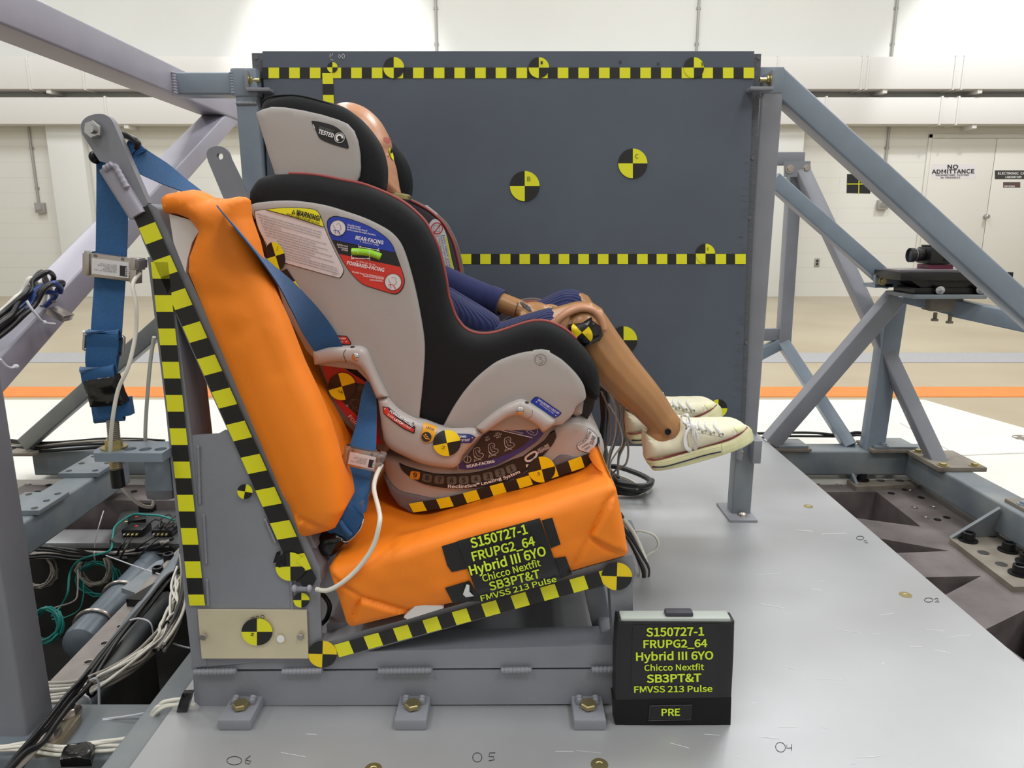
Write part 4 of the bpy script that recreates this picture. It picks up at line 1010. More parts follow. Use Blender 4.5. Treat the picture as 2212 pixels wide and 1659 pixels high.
ll = sp2([z6(*p) for p in [(1012, 125), (1050, 75), (1090, 50), (1150, 65), (1300, 165), (1450, 270), (1470, 295), (1440, 330), (1390, 360), (1350, 355), (1200, 255), (1040, 145)]], 3, True)
D.poly(ll, M['label_black'], 0, 6); c0 = z6(1240, 210); D.poly([(x+(c0[0]-x)*.04, y+(c0[1]-y)*.05) for x, y in ll], M['blue'], 1, 6)
D.text('SHOULDER BELT LOCK-OFF', z6(1112, 102), z6(1425, 318), 4.6, M['white'], 3, .015); D.text('KEEP CLOSED AT ALL TIMES', z6(1140, 160), z6(1352, 310), 3, M['white'], 3, .0)
D.poly([z6(1082, 118), z6(1116, 122), z6(1098, 138)], M['white'], 3); D.poly([z6(1372, 325), z6(1400, 325), z6(1385, 340)], M['white'], 3); D.build('lock_off_label', lgo)
# folded tip under the leg panel and rear grey tab
mb = MB(); mb.panel(pxz([(1258, 868), (1266, 880), (1262, 906), (1250, 912), (1230, 900), (1240, 885)], YW), YW+.03, YW+.09, r=.01, sp=.01, m=M['plasticb']); mb.build('tip_tab', None, cs)
mb = MB(); mb.panel(pxz([(1274, 862), (1296, 862), (1288, 900), (1276, 922), (1256, 912)], YW), YW+.05, YW+.056, r=.002, sp=.05, m=M['gaffer']); mb.build('fabric_strap', None, cs)
# ---- rear shell plate behind the belt path (red label)
rp, rp_bvh = pan('belt_path_plate', [(680, 782), (690, 796), (697, 814), (706, 833), (709, 860), (715, 876), (730, 900), (746, 919), (764, 937), (800, 962), (830, 985), (850, 960), (835, 905), (825, 860), (790, 790), (760, 780)], YW+.012, YW+.05, M['plasticd'], cs, r=.006, sp=.01)
z7 = lambda x, y: (680+x/7.54, 740+y/7.54)
D = Decal(on_bvh(rp_bvh, YW+.012))
D.poly([z7(*p) for p in [(120, 370), (340, 340), (600, 365), (720, 440), (900, 680), (1000, 950), (1050, 1500), (1100, 1659), (900, 1640), (700, 1390), (560, 1250), (440, 1100), (330, 950), (240, 700), (150, 480)]], M['red2'], 0, 9)
D.poly([z7(*p) for p in [(235, 590), (400, 480), (640, 650), (840, 690), (980, 1000), (1000, 1500), (900, 1500), (680, 1180), (420, 930), (260, 800)]], M['brownp'], 1, 9)
D.text('FORWARD-FACING', z7(540, 1210), z7(1040, 1860), 7.5, M['white'], 3, .0); D.text('BELT PATH', z7(385, 350), z7(545, 500), 4, M['greyp'], 3, .01)
for i, (t, x0, x1) in enumerate((('LAP/', 705, 768), ('SHOULDER', 680, 818), ('BELT', 725, 790))): D.text(t, z7(x0, 725+i*32+8), z7(x1, 715+i*32-4), 3.2, M['greyp'], 3, .006)
D.poly([z7(510, 395), z7(560, 400), z7(590, 395), z7(585, 445), z7(565, 425), z7(545, 420)], M['white'], 3)
for st_ in ([(580, 950), (590, 925), (700, 930), (735, 965), (730, 1010)], [(640, 935), (550, 1000)], [(590, 990), (625, 1050), (600, 1115)], [(690, 1040), (685, 1135)], [(625, 1050), (690, 1050)], [(640, 1070), (660, 1100), (710, 1105)], [(170, 420), (160, 380), (200, 360), (290, 370), (300, 450), (260, 500), (270, 555)], [(340, 440), (375, 435), (385, 470)]): D.stroke([z7(*p) for p in st_], .8, M['greyp'], 3)
D.ring(z7(528, 1030), 3.8, .8, M['greyp'], 3); D.circle(z7(528, 1030), 1.5, M['white'], 3); D.build('forward_facing_label', rp)
D = Decal(on_bvh(rp_bvh, YW+.012)); D.target(z7(442, 715), 30, 29.5, -16, k=5, my=M['yellow2'], mk=M['brownp'])
D.stroke([z7(385, 772), z7(402, 810), z7(445, 805)], 1.4, M['ink'], 8); D.stroke([z7(440, 770), z7(448, 835)], 1.4, M['ink'], 8); D.build('seat_target', rp)
# ---- blue-label plate (rearward belt path)
rl, rl_bvh = pan('belt_path_plate', [(1028, 927), (1060, 918), (1110, 895), (1160, 905), (1200, 918), (1176, 950), (1130, 985), (1060, 1008), (990, 1018), (984, 1000), (1000, 970)], YW+.004, YW+.05, M['groove'], cs, r=.0003, sp=.01)
D = Decal(on_bvh(rl_bvh, YW+.004), lift=.0007); 
D.poly([z6(*p) for p in [(300, 630), (480, 510), (600, 430), (720, 370), (850, 350), (1000, 440), (1130, 520), (1205, 600), (1100, 720), (900, 860), (700, 970), (500, 1070), (300, 1125), (60, 1140), (-60, 1125), (-60, 1060), (50, 950), (180, 780)]], M['purple'], 0, 9)
D.poly([z6(*p) for p in [(470, 530), (600, 430), (720, 370), (850, 350), (1000, 440), (1130, 520), (1190, 590), (1100, 655)]], M['navyp'], 1, 9)
D.poly([z6(*p) for p in [(300, 640), (465, 535), (1000, 668), (900, 780), (700, 880), (480, 960), (250, 1030), (30, 1060), (20, 1000), (180, 790)]], M['brownp'], 2, 9)
D.stroke([z6(470, 528), z6(1035, 660)], 1.7, M['labelwhite'], 3); D.text('REAR-FACING', z6(60, 1112), z6(475, 1030), 6, M['white'], 3, .02); D.text('BELT PATH', z6(745, 478), z6(925, 372), 5, M['white'], 3, .01)
D.text('5 - 40 lbs (2.3 - 18 kg)', z6(742, 515), z6(930, 408), 2, M['white'], 3, 0); D.text('Line Level to Ground', z6(628, 545), z6(895, 605), 3.2, M['white'], 3, 0)
D.poly([z6(722, 415), z6(745, 365), z6(775, 375), z6(850, 352), z6(882, 368), z6(800, 405), z6(765, 395)], M['labelwhite'], 3)
for t, x, y in (('LAP', 340, 672), ('BELT', 342, 708), ('LAP/', 488, 612), ('SHOULDER', 460, 650), ('BELT', 505, 670)):
    D.text(t, z6(x, y), z6(x+len(t)*16, y-len(t)*5), 2.9, M['white'], 3, 0)
def seat_icon(cx, cy, s, m):
    q = [(-.5, -.6), (-.3, -.8), (0, -.9), (.3, -.8), (.45, -.45), (.35, -.1), (.65, .0), (.9, .1), (1.0, .35), (.85, .6), (.4, .75), (-.1, .6), (-.35, .2)]
    T = lambda x, y: z6(cx+(x-.08*y)*s, cy+(y-.12*x)*s)
    D.stroke(sp2([T(*p) for p in q], 3, True), .8, m, 3, True); D.stroke([T(-.25, -.5), T(-.1, -.1), T(.15, .35), T(.6, .4)], .7, m, 3); D.stroke([T(0, -.55), T(.2, -.5), T(.2, -.2)], .6, m, 3)
    D.stroke([T(-.2, .75), T(-.3, 1.15), T(-.1, .95), T(.6, .85), T(.75, 1.05)], .8, m, 3); D.stroke([T(-.3, .3), T(0, .6), T(.1, .75)], .8, m, 3)
seat_icon(205, 900, 105, M['labelwhite']); seat_icon(425, 835, 105, M['labelwhite']); seat_icon(665, 745, 105, M['labelwhite']); D.ring(z6(68, 985), 7.5, .8, M['labelwhite'], 3); D.stroke([z6(72, 945), z6(60, 1030)], 1, M['labelwhite'], 3)
q = [(-95, -60), (-60, -100), (20, -95), (80, -40), (100, 40), (70, 95), (10, 90), (-40, 60), (-80, 10)]
D.stroke(sp2([z6(1015+x, 525+y) for x, y in q], 3, True), .8, M['labelwhite'], 3, True); D.ring(z6(985, 480), 3.2, .8, M['labelwhite'], 3); D.stroke([z6(990, 505), z6(1010, 560), z6(1060, 590)], 1, M['labelwhite'], 3); D.stroke([z6(1000, 540), z6(960, 560)], .9, M['labelwhite'], 3)
D.build('rear_facing_label', rl)
# ---- shell waist and arms (nearest layer)
YA = YW-.026
z5 = lambda x, y: (660+x/3.073, 700+y/3.073)
waist = [(813, 863), (835, 861)]+sp2([(837, 864), (855, 885), (881, 902), (904, 911.5), (918, 915), (940, 924), (958, 929), (985, 930), (1010, 929), (1028, 930)], 2)+[(1044, 941)]+sp2([(1018, 967), (998, 990), (992, 1006), (979, 1015.7), (946, 1014), (907, 1006), (871, 990), (842, 975), (826, 954), (819, 908)], 2)
wo, w_bvh = pan('lower_shell', waist, YA, YFAR+.02, M['plasticb'], cs, r=.014, crown=.003, cr=.06, sp=.007)
mb = MB(); mb.tube([P(*p, Y=YA-.0) for p in sp2([(893, 912), (890, 940), (880, 975)], 4)], .0012, 6, M['groove']); mb.build('mould_seam', None, wo)
fa = sp2([(672, 762), (706, 753), (733, 751), (760, 750), (775, 751), (785, 756), (793, 766.5), (812, 813), (835, 860)], 3)+sp2([(811, 864), (793, 822), (782, 804), (770, 792), (754, 786), (726, 784), (693, 789), (676, 791)], 3)
fao, fa_bvh = pan('belt_lock_arm', fa, YA-.004, YA+.022, M['plasticb'], wo, r=.011, sp=.005)
ra = sp2([(1028, 928), (1058, 902), (1087, 882), (1108, 872), (1123, 867), (1134, 869), (1152, 879), (1174, 893), (1200, 913)], 3)+sp2([(1198, 920), (1174, 937), (1163, 926), (1145, 914), (1130, 906), (1116, 901), (1101, 904), (1087, 912), (1069, 924), (1044, 941)], 3)
rao, ra_bvh = pan('belt_lock_arm', ra, YA-.004, YA+.03, M['plasticb'], wo, r=.011, sp=.005)
for (c0, par, bv) in ((z7(665, 232), fao, fa_bvh), (z6(857, 258), rao, ra_bvh)):
    p = on_bvh(bv, YA)(c0[0], c0[1], 0); mb = MB(); mb.lathe([(.0062, -.004), (.0062, .0012), (.0045, .0026), (.0001, .003)], p, (0, -1, 0), 24, M['steel']); mb.build('rivet', None, par)
for pts, par, bv in (([(505, 105), (475, 160), (470, 200), (490, 270), (515, 318)], fao, fa_bvh),):
    D = Decal(on_bvh(bv, YA)); D.stroke(sp2([z7(*p) for p in pts], 4), 1.2, M['ink'], 0); D.build('hinge_line', par)
D = Decal(on_bvh(ra_bvh, YA)); D.stroke(sp2([z6(*p) for p in [(1035, 240), (1040, 290), (1020, 340), (950, 385)]], 4), .8, M['groove'], 0); D.build('hinge_line', rao)
for px, par in ((z7(620, 80), fao), (z6(935, 138), rao)):
    mb = MB(); mb.ell(P(px[0], px[1], Y=YA+.006), (.006, .006, .0025), None, M['ink'], 10, 6); mb.build('lock_slot', None, par)
# latch labels
D = Decal(on_bvh(w_bvh, YA), lift=.001)
f1 = [z7(1100, 1040), z7(1200, 1050), z7(1300, 1130), z7(1450, 1250), z7(1640, 1370), z7(1625, 1475), z7(1600, 1480), z7(1450, 1410), z7(1280, 1290), z7(1120, 1160)]
D.poly(f1, M['label_black'], 0, 6); D.poly([z7(1112, 1052), z7(1190, 1060), z7(1215, 1115), z7(1330, 1230), z7(1500, 1340), z7(1620, 1410), z7(1605, 1462), z7(1455, 1395), z7(1285, 1275), z7(1130, 1155)], M['red'], 1, 6)
D.text('FORWARD-FACING', z7(1215, 1125), z7(1590, 1375), 4.6, M['white'], 3, .02); D.text('SLIDE', z7(1175, 1180), z7(1275, 1245), 4.6, M['white'], 3, .0); D.text('LATCH', z7(1285, 1258), z7(1425, 1340), 4.8, M['white'], 3, .03); D.text('STRAP', z7(1435, 1350), z7(1558, 1420), 4.6, M['white'], 3, .0)
D.poly([z7(1130, 1075), z7(1155, 1068), z7(1140, 1095)], M['white'], 3); D.build('strap_label', wo)
z4 = lambda x, y: (830+x/5.53, 900+y/5.53)
D = Decal(on_bvh(w_bvh, YA), lift=.001); D.poly([z4(840, 200), z4(1000, 205), z4(1045, 215), z4(1092, 245), z4(1040, 315), z4(840, 315)], M['navyp'], 0, 6)
D.text('CING', z4(880, 250), z4(980, 250), 4.4, M['white'], 2, .02); D.text('STRAP', z4(922, 297), z4(1025, 290), 5, M['white'], 2, .01); D.poly([z4(1046, 240), z4(1060, 252), z4(1048, 262)], M['white'], 2); D.build('strap_label', wo)
D = Decal(lambda px, py, l=0, g=on_bvh(w_bvh, YA): g(px, py, l)+Vector((0, -.0015, 0)))
D.poly(sp2([z4(*p) for p in [(480, 65), (560, 95), (637, 120), (605, 220), (585, 280), (545, 305), (490, 308), (445, 275), (440, 220), (462, 140)]], 2, True), M['orangep'], 0, 6)
D.text('LATCH', z4(500, 130), z4(592, 165), 4.6, M['ink'], 2, .02); D.circle(z4(505, 240), 10.8, M['ink'], 2); D.circle(z4(495, 212), 2, M['orangep'], 3); D.stroke([z4(470, 220), z4(500, 260), z4(545, 265)], 2, M['orangep'], 3); D.stroke([z4(498, 228), z4(530, 245)], 1.8, M['orangep'], 3); D.build('latch_tag', wo)
D = Decal(lambda px, py, l=0, g=on_bvh(w_bvh, YA): g(px, py, l)+Vector((0, -.0012, 0))); D.target(z4(750, 312), 30, 28, -11, k=3, my=M['yellow2']); D.text('2', z4(682, 385), z4(732, 382), 6.5, M['ink'], 6, 0); D.build('seat_target', wo)
# ---- base
base = sp2([(829, 985), (826, 1004), (830, 1035), (843, 1066), (862, 1092), (888, 1107), (969, 1095), (1050, 1076), (1148, 1045), (1220, 1020), (1288, 999), (1306, 984), (1306, 962), (1298, 940), (1284, 924), (1268, 914), (1246, 908), (1215, 910)], 3)+[(1200, 916), (1150, 960), (1050, 1000), (980, 1010), (900, 1000)]
YB = YW+.02
bo, b_bvh = pan('base', base, YB, YFAR-.02, M['plasticb'], cs, r=.016, sp=.008)
df = sp2([(827, 1026), (860, 1059), (902, 1070), (942, 1077), (985, 1070), (1060, 1052), (1150, 1018), (1185, 1006), (1196, 994), (1210, 984), (1226, 984), (1245, 988), (1285, 978)], 3)+[(1290, 999), (1220, 1021), (1148, 1047), (1050, 1078), (969, 1097), (888, 1109), (862, 1094), (843, 1068)]
dfo, df_bvh = pan('base_foot', df, YB-.004, YFAR-.01, M['plasticd'], bo, r=.004, sp=.008)
band = sp2([(862, 1002.6), (888, 1012), (937, 1024), (985, 1025.4), (1034, 1020.5), (1083, 1006), (1132, 980), (1164, 957), (1187, 938), (1199, 931)], 3)+sp2([(1202, 944), (1194, 960), (1174, 983), (1142, 1012), (1116, 1029), (1067, 1047), (1018, 1055), (969, 1055), (920, 1047), (888, 1032), (868, 1016)], 3)
bdo, bd_bvh = pan('recline_band', band, YB-.0045, YB+.01, M['label_black'], bo, r=.0003, sp=.008)
D = Decal(on_bvh(bd_bvh, YB-.0045))
for i, (x, y, ch) in enumerate(((368, 700, '9'), (512, 733, '8'), (658, 755, '7'), (806, 762, '6'), (950, 758, '5'), (1095, 745, '4'), (1240, 712, '3'), (1382, 670, '2'), (1515, 622, '1'))):
    c0 = z4(x, y); a = (10, 8, 4, 1, -2, -6, -10, -15, -20)[i]
    pl = [(c0[0]+u*math.cos(R(a))-v*math.sin(R(a)), c0[1]+u*math.sin(R(a))+v*math.cos(R(a))) for u, v in box_poly(-10.5, -8.6, 10.5, 8.6, 4.5)]
    D.poly(pl, M['orangep'] if ch == '9' else M['greyp'], 0)
    if ch == '9': pass
    ux = Vector((math.cos(R(a)), math.sin(R(a)))); dn = Vector((-ux.y, ux.x))
    b0 = Vector(c0)+dn*5; D.text(ch, b0-ux*4, b0+ux*4, 10.0, M['ink'], 2, .014)
bx = [(760, 850), (865, 853), (1000, 845), (1110, 832), (1160, 822), (1290, 788), (1420, 748), (1520, 710), (1625, 665)]
for t, i0, i1 in (('Recli', (760, 850), (925, 852)), ('neSu', (932, 852), (1052, 840)), ('re™', (1058, 838), (1142, 826)), ('Leve', (1163, 820), (1285, 790)), ('ling', (1292, 786), (1405, 752)), ('Sys', (1425, 752), (1512, 722)), ('tem', (1516, 718), (1625, 672))):
    D.text(t, z4(*i0), z4(*i1), 6.4, M['white'], 2, .02)
D.text('RECLINE', z4(1840, 415), z4(1970, 345), 5, M['labelwhite'], 2, .01); D.text('POSITIONS', z4(1842, 447), z4(1982, 372), 4.6, M['labelwhite'], 2, .015)
D.stroke(sp2([z4(*p) for p in [(1690, 490), (1750, 440), (1805, 420), (1820, 460), (1770, 515), (1705, 530)]], 4, True), 4.6, M['labelwhite'], 2, True); D.poly([z4(1690, 575), z4(1728, 566), z4(1702, 612)], M['labelwhite'], 2); D.stroke([z4(215, 630), z4(235, 665)], 1, M['greyp'], 2)
D.build('recline_lettering', bdo)
# base sticker with checker tape, target 3
topE = [(883, 1088), (967, 1073.6), (1054, 1051), (1141, 1026.6), (1224, 997), (1283, 975)]; botE = [(893, 1107), (979, 1094), (1063, 1072), (1151, 1047), (1235, 1019), (1291, 1000)]
def along(pts, n):
    q = sp2(pts, 20); L = [0]
    for a, b in zip(q[:-1], q[1:]): L.append(L[-1]+math.hypot(b[0]-a[0], b[1]-a[1]))
    out = []
    for i in range(n+1):
        t = L[-1]*i/n; j = max(k for k in range(len(L)) if L[k] <= t+1e-9); j = min(j, len(q)-2); f = (t-L[j])/(L[j+1]-L[j]); out.append((q[j][0]+(q[j+1][0]-q[j][0])*f, q[j][1]+(q[j+1][1]-q[j][1])*f))
    return out
D = Decal(lambda px, py, l=0: on_bvh(df_bvh, YB-.003)(px, py, 0) + Vector((0, -.0015-l, 0)))
D.fn = on_Y(YB-.0065)
ta, tb = along(topE, 14), along(botE, 14)
for i in range(14): D.poly([ta[i], ta[i+1], tb[i+1], tb[i]], M['yellow2'] if i % 2 == 0 else M['black'], 0)
D.poly([ta[14], (1286, 973), (1288, 980), (1293, 1001), tb[14]], M['yellow'], 0); D.build('base_tape', bo)
D = Decal(on_Y(YB-.0065)); D.target(z4(1880, 632), 29.5, 28, -14, k=2, my=M['yellow2']); D.text('3', z4(1828, 706), z4(1862, 700), 7, M['ink'], 5, 0); D.poly([z4(1545, 745), z4(1715, 655), z4(1730, 700), z4(1560, 750)], M['label_black'], 1); D.build('seat_target', bo)
# shield sticker on the base
D = Decal(on_bvh(b_bvh, YB)); s_ = sp2([z6(*p) for p in [(1870, 520), (1940, 560), (2020, 650), (2045, 720), (2030, 790), (1980, 860), (1900, 895), (1830, 880), (1730, 845), (1700, 790), (1720, 745), (1800, 700), (1850, 630)]], 3, True)
D.poly(s_, M['ink'], 0, 6); c0 = z6(1880, 740); D.poly([(x+(c0[0]-x)*.05, y+(c0[1]-y)*.05) for x, y in s_], M['labelwhite'], 1, 6)
for i, t in enumerate(('9-Position', 'Leveling', 'System')): D.text(t, z6(1735+i*45, 790+i*32-i*2), z6(1850+i*28, 705+i*50-i*2), 4.2, M['ink'], 3, .01)
D.text('RECLINE', z6(1862, 690), z6(1925, 570), 5.5, M['greyp'], 3, .02); D.text('SURE', z6(1935, 770), z6(1990, 640), 7.5, M['greyp'], 3, .02); D.stroke([z6(1975, 815), z6(2020, 740), z6(2025, 650)], 4, M['ink'], 3); D.build('leveling_sticker', bo)
mb = MB(); mb.panel(pxz([(1150, 960), (1200, 935), (1186, 965), (1150, 985)], YB), YB-.001, YB+.02, r=.003, sp=.02, m=M['groove']); 
# far inner wing label + harness strap
lab = MB(); A = P(926, 478, Y=1.573)
lpoly = [(925, 500), (928, 482), (938, 473), (948, 477), (958, 492), (966, 514), (976, 562), (984, 600), (960, 600), (952, 572), (938, 525)]
D = Decal(on_Y(YFAR-.067)); D.poly(sp2(lpoly, 3, True), M['labelwhite'], 0); D.poly([(962, 508), (966, 514), (976, 562), (985, 600), (980, 600), (970, 552)], M['yellow'], 1)
D.ring((944, 493), 12, 2, M['red'], 2); D.stroke([(952, 484), (937, 503)], 2, M['red'], 2); D.stroke(box_poly(937, 487, 950, 500), .8, M['ink'], 2, True); D.stroke([(938, 511), (962, 508)], .8, M['ink'], 2)
for i, t in enumerate(('DO NOT place', 'DEATH OR SERIOUS', 'The back seat is the')): D.text(t, (957-i*5, 512+i), (973-i*5.2, 588+i), 2.8, M['ink'], 2, 0)
D.build('airbag_label', cs)
mb = MB(); mb.panel([(x, z) for x, z in pxz([(919, 444), (922, 443), (946, 462), (944, 467)], 1.6)], 1.59, 1.6, r=.001, sp=.02, m=M['labelwhite']); mb.build('fabric_tag', None, cs)
# ================================================================ crash test dummy
dm = thing('crash_test_dummy', 'tan child-size crash test dummy in navy knit clothes sitting in the child seat', 'crash test dummy', P(1080, 800, Y=1.42))
YC, YL, YR = 1.42, 1.335, 1.50          # centre, near leg, far leg
def V(px, py, Y): return P(px, py, Y=Y)
def capsule(mb, pts, radii, n=14, flat=1.0, m=None):
    q = spline(pts, 5); k = len(q); rr = np.interp(np.linspace(0, len(radii)-1, k), range(len(radii)), radii)
    # rounded ends
    t0 = (q[0]-q[1]).normalized(); t1 = (q[-1]-q[-2]).normalized()
    pre = [(q[0]+t0*rr[0]*.9, rr[0]*.35), (q[0]+t0*rr[0]*.55, rr[0]*.8)]; post = [(q[-1]+t1*rr[-1]*.55, rr[-1]*.8), (q[-1]+t1*rr[-1]*.9, rr[-1]*.35)]
    path = [p for p, r in pre]+q+[p for p, r in post]; rad = [r for p, r in pre]+list(rr)+[r for p, r in post]
    mb.tube(path, rad, n, m, flat=flat, upv=(0, 1, 0))
def remesh(o, vox, smooth=4, it2=None):
    a = o.modifiers.new('remesh', 'REMESH'); a.mode = 'VOXEL'; a.voxel_size = vox; a.use_smooth_shade = True
    b = o.modifiers.new('smooth', 'SMOOTH'); b.factor = .5; b.iterations = smooth
    return o
body = MB()
# head: side profile (forehead, brow, nose, mouth, chin) lofted across the width
prof = [(742, 224), (770, 226), (798, 240), (822, 264), (838, 292), (845, 312), (844, 322), (846, 332), (851, 350), (856, 368), (857, 378), (859, 388), (861, 396), (861, 402), (863, 410), (865, 420), (850, 428), (820, 424), (790, 412), (750, 404), (706, 380), (688, 330), (692, 280), (712, 240)]
hp2 = np.array(pxz(sp2(prof, 4, True), YC)); hc = hp2.mean(0)
rows = 13; hw = .068; vs = []; fs = []; n = len(hp2)
for i in range(rows):
    a = -math.pi/2+math.pi*i/(rows-1); y = hw*math.sin(a); s_ = max(.02, math.cos(a))**.62
    face = np.clip((hp2[:, 0]-hc[0])/.06, 0, 1)
    for (x, z), fc in zip(hp2, face):
        k = s_*(1-.12*fc*abs(math.sin(a)))
        vs.append((hc[0]+(x-hc[0])*k, YC+y, hc[1]+(z-hc[1])*k))
for i in range(rows-1):
    for j in range(n): fs.append((i*n+j, i*n+(j+1) % n, (i+1)*n+(j+1) % n, (i+1)*n+j))
fs += [tuple(range(n-1, -1, -1)), tuple(range((rows-1)*n, rows*n))]
body.add(vs, fs)
for s in (-1, 1):   # ears, eyes
    body.ell(V(760, 345, YC+s*.066), (.012, .007, .02), None, None, 10, 8)
capsule(body, [V(800, 400, YC), V(830, 440, YC), V(840, 480, YC)], [.036, .036, .042])
# torso (behind the wing), pelvis
capsule(body, [V(790, 480, YC), V(825, 560, YC), V(855, 670, YC), V(880, 760, YC)], [.075, .08, .075, .08], 16)
for s, Yl in ((-1, YL), (1, YR)):
    capsule(body, [V(815, 480, YC), V(820, 490, YC+s*.09), V(850, 540, YC+s*.115)], [.05, .045, .035])
# arms: upper arm -> forearm
def arm(sh, el, wr, s):
    capsule(body, [sh, el], [.034, .028]); capsule(body, [el, el.lerp(wr, .5), wr], [.027, .023, .0195])
arm(V(848, 520, YC+.115), V(915, 592, 1.545), V(1122, 668, 1.445), 1)
arm(V(848, 520, YC-.115), V(915, 640, 1.30), V(1060, 712, 1.36), -1)
# hands: palm, four fingers, thumb
def hand(wr, d, up, side, s=1.0):
    d = d.normalized(); side = (side-d*side.dot(d)).normalized(); up = d.cross(side).normalized()*(1 if d.cross(side).dot(up) > 0 else -1)
    rot = Matrix((d, side, up)).transposed()
    body.ell(wr+d*.032*s, (.036*s, .026*s, .013*s), rot, None, 14, 10)
    for i, (L, o) in enumerate(((.043, .0205), (.049, .007), (.046, -.007), (.036, -.0205))):
        a = wr+d*.055*s+side*o*s; b = a+d*L*.45*s-up*.004*s+side*o*.16*s; c_ = b+d*L*.33*s-up*.012*s+side*o*.1*s; e = c_+d*L*.15*s-up*.013*s
        capsule(body, [a, b, c_, e], [.0064*s, .0058*s, .0052*s, .0044*s], 10)
    a = wr+d*.012*s+side*.024*s; capsule(body, [a, a+d*.02*s+side*.016*s, a+d*.046*s+side*.024*s-up*.002*s], [.0085*s, .0072*s, .0056*s], 10)
wr = V(1126, 666, 1.445); hand(wr, V(1250, 688, 1.40)-wr, Vector((0, -.6, 1)), V(1150, 690, 1.40)-V(1150, 655, 1.44), .95)
wr = V(1068, 715, 1.36); hand(wr, V(1180, 735, 1.42)-wr, Vector((0, 0, 1)), Vector((0, 1, .2)), .95)
# legs
for s, Yk in ((-1, YL), (1, YR)):
    k = V(1262, 700, YL); k = Vector((k.x-.006*(s > 0), Yk, k.z+.006*(s > 0)))
    hip = V(900, 850 if s < 0 else 885, YL); hip = Vector((hip.x, YC+s*.05, hip.z))
    ank = V(1446, 930, YL); ank = Vector((ank.x+(-.012 if s > 0 else 0), Yk, ank.z+(.0 if s > 0 else 0)))
    capsule(body, [hip, hip.lerp(k, .5)+Vector((0, 0, .006)), k], [.062, .056, .046])
    m1 = k.lerp(ank, .33)+Vector((-.006, 0, -.004))
    capsule(body, [k, m1, k.lerp(ank, .7), ank.lerp(k, .12), ank], [.044, .046, .037, .0315, .031])
    body.ell(ank+Vector((-.016, 0, -.012)), (.03, .028, .03)); body.ell(ank+Vector((.05, 0, -.018)), (.06, .026, .022), Matrix.Rotation(R(0), 3, 'Y'))
bo_ = body.build('body', M['skint'], dm); remesh(bo_, .0024, 5)
bb_ = body.bvh(); D = Decal(on_bvh(bb_, 1.42), lift=.0022)
D.poly([(1123, 651), (1127, 651), (1144, 662), (1149, 671), (1143, 671), (1132, 664)], M['label_black'], 0, 4); D.stroke(sp2([(1119, 653), (1116, 664), (1113, 676), (1112, 683)], 3), 1.6, M['label_black'], 0); D.build('wrist_gap_shade', dm, 'painted black shade of the far wrist gap')  # black decals paint the shade of the wrist gap and thumb notch
# pinker vinyl on the head is a separate skin cap over the skull
hd = MB(); hd.add([tuple(Vector((hc[0], YC, hc[1]))+(Vector(v)-Vector((hc[0], YC, hc[1])))*1.016) for v in vs], fs)
ho = hd.build('head_skin', M['skin'], dm, 'pinkish vinyl head skin'); remesh(ho, .0035, 3)
for s in (-1, 1):
    e = MB(); e.ell(V(835, 337, YC+s*.03), (.005, .009, .005), None, M['skin'], 12, 8); e.build('eye', None, ho)
D = Decal(lambda px, py, l=0: P(px, py, Y=YC-.03-l)); 
patch = MB(); hb_ = hd.bvh()
D = Decal(on_bvh(hb_, YC), lift=.0006); D.poly([z2(*p) for p in [(1435, 950), (1460, 942), (1500, 955), (1510, 985), (1500, 1000), (1470, 1003), (1437, 985)]], mat('painted_brick_patch', '#a8584c', .6), 0, 4); D.build('paint_patch', ho)
mk = MB(); 
for i in range(4):
    mk.lathe([(.011, 0), (.011, .001)], V(845, 333, YC-.012), (1, -.1, .25), 16, M['yellow'])
    break
mk.ell(V(846, 325, YC-.018), (.0016, .006, .005), None, M['black'], 10, 6); mk.build('face_target', None, ho)
nk = MB(); nk.lathe([(.03, 0), (.036, .004), (.036, .011), (.03, .014)], V(848, 431, YC), (.15, 0, 1), 24, M['zincbolt']); nk.build('neck_ring', None, dm)
# ---- clothes: knit shirt and leggings
M['knit2'] = mat('navy_rib_knit', '#1b2252', .9, sheen=.12)
emboss(M['knit2'], 'wave', 55, .4, .004, (0, 0, R(90)))
sh = MB()
capsule(sh, [V(795, 490, YC), V(825, 560, YC), V(860, 660, YC), V(885, 740, YC)], [.085, .088, .084, .088], 18)
for s in (-1, 1): capsule(sh, [V(815, 490, YC+s*.06), V(822, 495, YC+s*.10), V(848, 525, YC+s*.118)], [.05, .05, .042])
capsule(sh, [V(848, 520, YC+.115), V(915, 592, 1.545)], [.041, .037]); capsule(sh, [V(848, 520, YC-.115), V(915, 640, 1.30)], [.041, .037])
capsule(sh, [V(915, 592, 1.545), V(990, 623, 1.507), V(1060, 648, 1.473)], [.038, .034, .0285])
so = sh.build('shirt', M['knit'], dm, 'plain navy knit shirt'); remesh(so, .005, 5)
cuff = MB(); a, b = V(1058, 646, 1.474), V(1084, 655, 1.463); cuff.tube([a, a.lerp(b, .5), b], [.029, .0285, .027], 24, M['knit']); cuff.build('cuff', None, so)
lg_ = MB()
capsule(lg_, [V(880, 770, YC), V(930, 790, YC)], [.09, .09], 18)
for s, Yk in ((-1, YL), (1, YR)):
    k = V(1252, 699, YL); k = Vector((k.x-.006*(s > 0), Yk, k.z+.006*(s > 0))); hip = V(890, 850 if s < 0 else 885, YL); hip = Vector((hip.x, YC+s*.05, hip.z))
    e = k if s > 0 else hip.lerp(k, .86)
    capsule(lg_, [hip, hip.lerp(k, .5)+Vector((0, 0, .006)), e], [.066, .056 if s < 0 else .05, .049 if s > 0 else .051], 18)
k = V(1252, 699, YL); k = Vector((k.x-.006, YR, k.z+.006)); capsule(lg_, [k, k+Vector((.022, 0, -.035))], [.049, .048])
